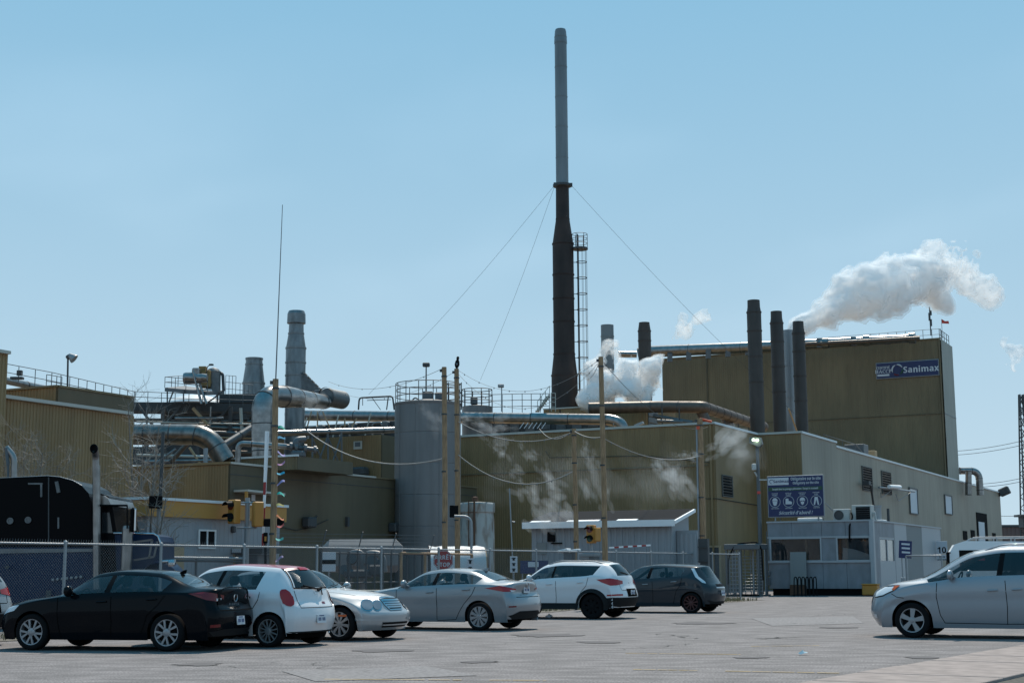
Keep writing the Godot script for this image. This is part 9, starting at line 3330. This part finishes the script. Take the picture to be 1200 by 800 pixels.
# nested surfaces of a noisy cloud: the heart is opaque, the skins outside it thin out
func billow(called: String, label: String, keys: Array, cell: float, amp: float, freq: float, levels: Array, sd: int) -> void:
	# keys: [centre, radius]
	var nz = FastNoiseLite.new()
	nz.seed = sd
	nz.frequency = freq
	nz.fractal_octaves = 5
	nz.fractal_gain = 0.55
	nz.noise_type = FastNoiseLite.TYPE_SIMPLEX
	var lo: Vector3 = keys[0][0]
	var hi: Vector3 = keys[0][0]
	for k in keys:
		lo = lo.min(k[0] - Vector3.ONE * k[1] * 1.5)
		hi = hi.max(k[0] + Vector3.ONE * k[1] * 1.5)
	var n = Vector3i(((hi - lo) / cell).ceil()) + Vector3i.ONE
	var field = PackedFloat32Array()
	field.resize(n.x * n.y * n.z)
	for z in n.z:
		for y in n.y:
			for x in n.x:
				var p = lo + Vector3(x, y, z) * cell
				var best = -9.0
				for i in keys.size() - 1:
					var a: Vector3 = keys[i][0]
					var ab: Vector3 = keys[i + 1][0] - a
					var f = clampf((p - a).dot(ab) / ab.length_squared(), 0, 1)
					var rad = lerpf(keys[i][1], keys[i + 1][1], f)
					best = maxf(best, (1.0 - (p - a - ab * f).length() / rad) * (1.0 if keys[i].size() < 3 else keys[i][2]))
				if best > -0.8: best += nz.get_noise_3dv(p) * amp
				field[(z * n.y + y) * n.x + x] = best
	var t = Node3D.new()
	t.name = numbered(called)
	add_child(t, true)
	t.position = keys[0][0]
	tag(t, label, called, "", "stuff")
	for lv in levels:
		var iso: float = lv[0]
		var vid = {}
		var vs = PackedVector3Array()
		for z in n.z - 1:
			for y in n.y - 1:
				for x in n.x - 1:
					var b = (z * n.y + y) * n.x + x
					var c = []
					var m = 0
					for k in 8:
						var val = field[b + (k & 1) + ((k >> 1) & 1) * n.x + ((k >> 2) & 1) * n.x * n.y] - iso
						c.append(val)
						if val > 0: m += 1
					if m == 0 or m == 8: continue
					var sum = Vector3.ZERO
					var cnt = 0
					for e in [[0, 1], [2, 3], [4, 5], [6, 7], [0, 2], [1, 3], [4, 6], [5, 7], [0, 4], [1, 5], [2, 6], [3, 7]]:
						var va: float = c[e[0]]
						var vb: float = c[e[1]]
						if (va > 0) == (vb > 0): continue
						var f = va / (va - vb)
						var pa = Vector3(e[0] & 1, (e[0] >> 1) & 1, (e[0] >> 2) & 1)
						var pb = Vector3(e[1] & 1, (e[1] >> 1) & 1, (e[1] >> 2) & 1)
						sum += pa.lerp(pb, f)
						cnt += 1
					vid[b] = vs.size()
					vs.append(lo + (Vector3(x, y, z) + sum / cnt) * cell - t.position)
		var st = S()
		smooth(st)
		for z in range(1, n.z - 1):
			for y in range(1, n.y - 1):
				for x in range(1, n.x - 1):
					var b = (z * n.y + y) * n.x + x
					var ins = field[b] > iso
					for ax in 3:
						var step = [1, n.x, n.x * n.y]
						if (field[b + step[ax]] > iso) == ins: continue
						var s1: int = step[(ax + 1) % 3]
						var s2: int = step[(ax + 2) % 3]
						if not (vid.has(b) and vid.has(b - s1) and vid.has(b - s2) and vid.has(b - s1 - s2)): continue
						var q = [vs[vid[b]], vs[vid[b - s1]], vs[vid[b - s1 - s2]], vs[vid[b - s2]]]
						if ins: quad(st, q[0], q[1], q[2], q[3])
						else: quad(st, q[3], q[2], q[1], q[0])
		part("billow", st, lv[1], t)


func build_steam() -> void:
	var m = mat("steam", lin(0.985, 0.985, 0.985), 1.0)
	m.metallic_specular = 0.0
	m.backlight_enabled = true
	m.backlight = Color(1, 1, 1)
	var skins = [m]
	for al in [0.55, 0.32, 0.18]:
		var k = m.duplicate()
		k.resource_name = "steam_thin"
		k.transparency = BaseMaterial3D.TRANSPARENCY_ALPHA
		k.albedo_color.a = al
		skins.append(k)
	billow("steam", "thick white plume of steam drifting right above the tall block", [[Vector3(21.865, 19.787, -112.500), 0.45], [Vector3(22.790, 20.410, -113.000), 0.9], [Vector3(24.407, 21.173, -113.500), 1.4], [Vector3(26.593, 22.147, -114.000), 1.75], [Vector3(29.282, 23.434, -115.000), 2.2], [Vector3(31.656, 24.391, -116.000), 2.35], [Vector3(34.028, 24.505, -117.000), 2.0], [Vector3(35.584, 23.185, -118.000), 1.1]], 0.2, 0.85, 0.22, [[0.36, skins[0]], [0.22, skins[1]], [0.10, skins[2]], [-0.02, skins[3]]], 5)
	billow("steam", "thin torn tail of the big steam plume against the sky", [[Vector3(34.899, 26.360, -118.000), 1.5], [Vector3(37.512, 25.828, -119.000), 1.7], [Vector3(40.389, 24.260, -120.000), 1.2]], 0.2, 1.5, 0.30, [[0.55, skins[2]], [0.35, skins[3]], [0.18, skins[3]]], 6)
	billow("steam", "white burst of steam at the foot of the short stacks behind the pole", [[Vector3(5.496, 13.855, -106.000), 0.7], [Vector3(6.643, 14.987, -106.000), 1.35], [Vector3(8.374, 14.786, -106.500), 1.45], [Vector3(9.938, 14.968, -107.000), 1.2], [Vector3(10.918, 16.957, -107.500), 0.6]], 0.17, 1.35, 0.36, [[0.42, skins[0]], [0.27, skins[1]], [0.13, skins[2]], [0.0, skins[3]]], 8)
	billow("steam", "thin wisps above the burst of steam beside the short stacks", [[Vector3(6.538, 16.590, -107.000), 0.9], [Vector3(7.131, 17.873, -107.000), 0.7], [Vector3(7.942, 16.902, -107.000), 0.8]], 0.17, 1.4, 0.4, [[0.5, skins[2]], [0.3, skins[3]]], 9)
	billow("steam", "faint shred of steam rising by the guy wire left of the dark stacks", [[Vector3(13.351, 19.486, -112.000), 0.8], [Vector3(13.905, 20.295, -112.000), 1.0], [Vector3(14.728, 21.104, -112.000), 0.8]], 0.2, 1.5, 0.4, [[0.55, skins[3]], [0.35, skins[3]]], 11)
	billow("cloud", "small faint cloud wisps in the sky at the right edge", [[Vector3(204.936, 93.268, -600.000), 3.0], [Vector3(209.091, 91.076, -600.000), 4.2], [Vector3(208.974, 83.152, -600.000), 2.2]], 0.8, 1.7, 0.09, [[0.6, skins[3]], [0.42, skins[3]]], 40)
	var i = 0
	for q in [[Vector3(-1.267, 7.045, -62.000), Vector3(-0.324, 6.238, -62.500), Vector3(1.426, 3.470, -63.000), 0.55, "leftmost downward puff of mist on the hall front"], [Vector3(-0.025, 6.883, -61.500), Vector3(1.063, 5.972, -62.000), Vector3(2.149, 3.812, -62.500), 0.5, "second puff of mist from the left on the hall front"], [Vector3(2.946, 6.731, -60.000), Vector3(3.173, 6.026, -60.500), Vector3(3.707, 4.098, -61.000), 0.45, "small puff of mist near the shortest pole"], [Vector3(5.336, 6.045, -60.000), Vector3(6.187, 5.546, -60.500), Vector3(7.115, 4.789, -61.000), 0.5, "puff of mist under the line right of the tall pole"], [Vector3(6.755, 6.229, -62.000), Vector3(8.305, 6.151, -63.000), Vector3(9.856, 7.123, -64.000), 0.6, "puff of mist blowing past the pole at the hall's corner"], [Vector3(-2.289, 7.790, -61.000), Vector3(-1.618, 7.656, -61.500), Vector3(-0.388, 7.296, -62.000), 0.45, "puff of mist beside the bird's pole"], [Vector3(-5.373, 10.521, -78.000), Vector3(-4.771, 9.961, -78.000), Vector3(-3.986, 9.308, -78.000), 0.10, "faint mist in front of the grey silo"], [Vector3(-12.397, 10.889, -78.000), Vector3(-11.467, 10.558, -78.000), Vector3(-10.539, 10.228, -78.000), 0.25, "faint mist in front of the silver elbow duct"]]:
		i += 1
		fog("mist", q[4], [[q[0], 0.12, 2.0], [q[1], 0.42, 0.9], [q[2], 0.9, 0.2]], 110, 0.26, q[3] * 0.75, 20 + i, 1.0, 0.44)
	fog("mist", "thin veil of mist hanging over the hall front", [[Vector3(-0.412, 5.379, -64.000), 1.2, 1.0], [Vector3(3.719, 5.354, -64.000), 1.5, 1.0], [Vector3(7.591, 5.393, -65.000), 1.4, 0.3]], 60, 0.4, 0.022, 50, 0.4, 0.42)
	fog("mist", "hanging mist before the recessed wall at the hall's corner", [[Vector3(10.776, 7.539, -70.000), 0.8, 1.0], [Vector3(11.316, 6.579, -71.000), 1.0, 0.3]], 40, 0.4, 0.05, 51, 0.6, 0.42)


func _ready() -> void:
	rng.seed = 7
	make_view()
	make_materials()
	build_ground()
	build_main_hall()
	build_side_hall()
	build_tall_block()
	build_left_blocks()
	build_far()
	build_main_chimney()
	build_stacks()
	build_pipes()
	build_tanks()
	build_poles()
	build_gate_gear()
	build_company_sign()
	build_shed()
	build_booth()
	build_safety_sign()
	build_turnstile()
	build_fence()
	build_lot_details()
	build_cars()
	build_trees()
	build_truck()
	build_steam()
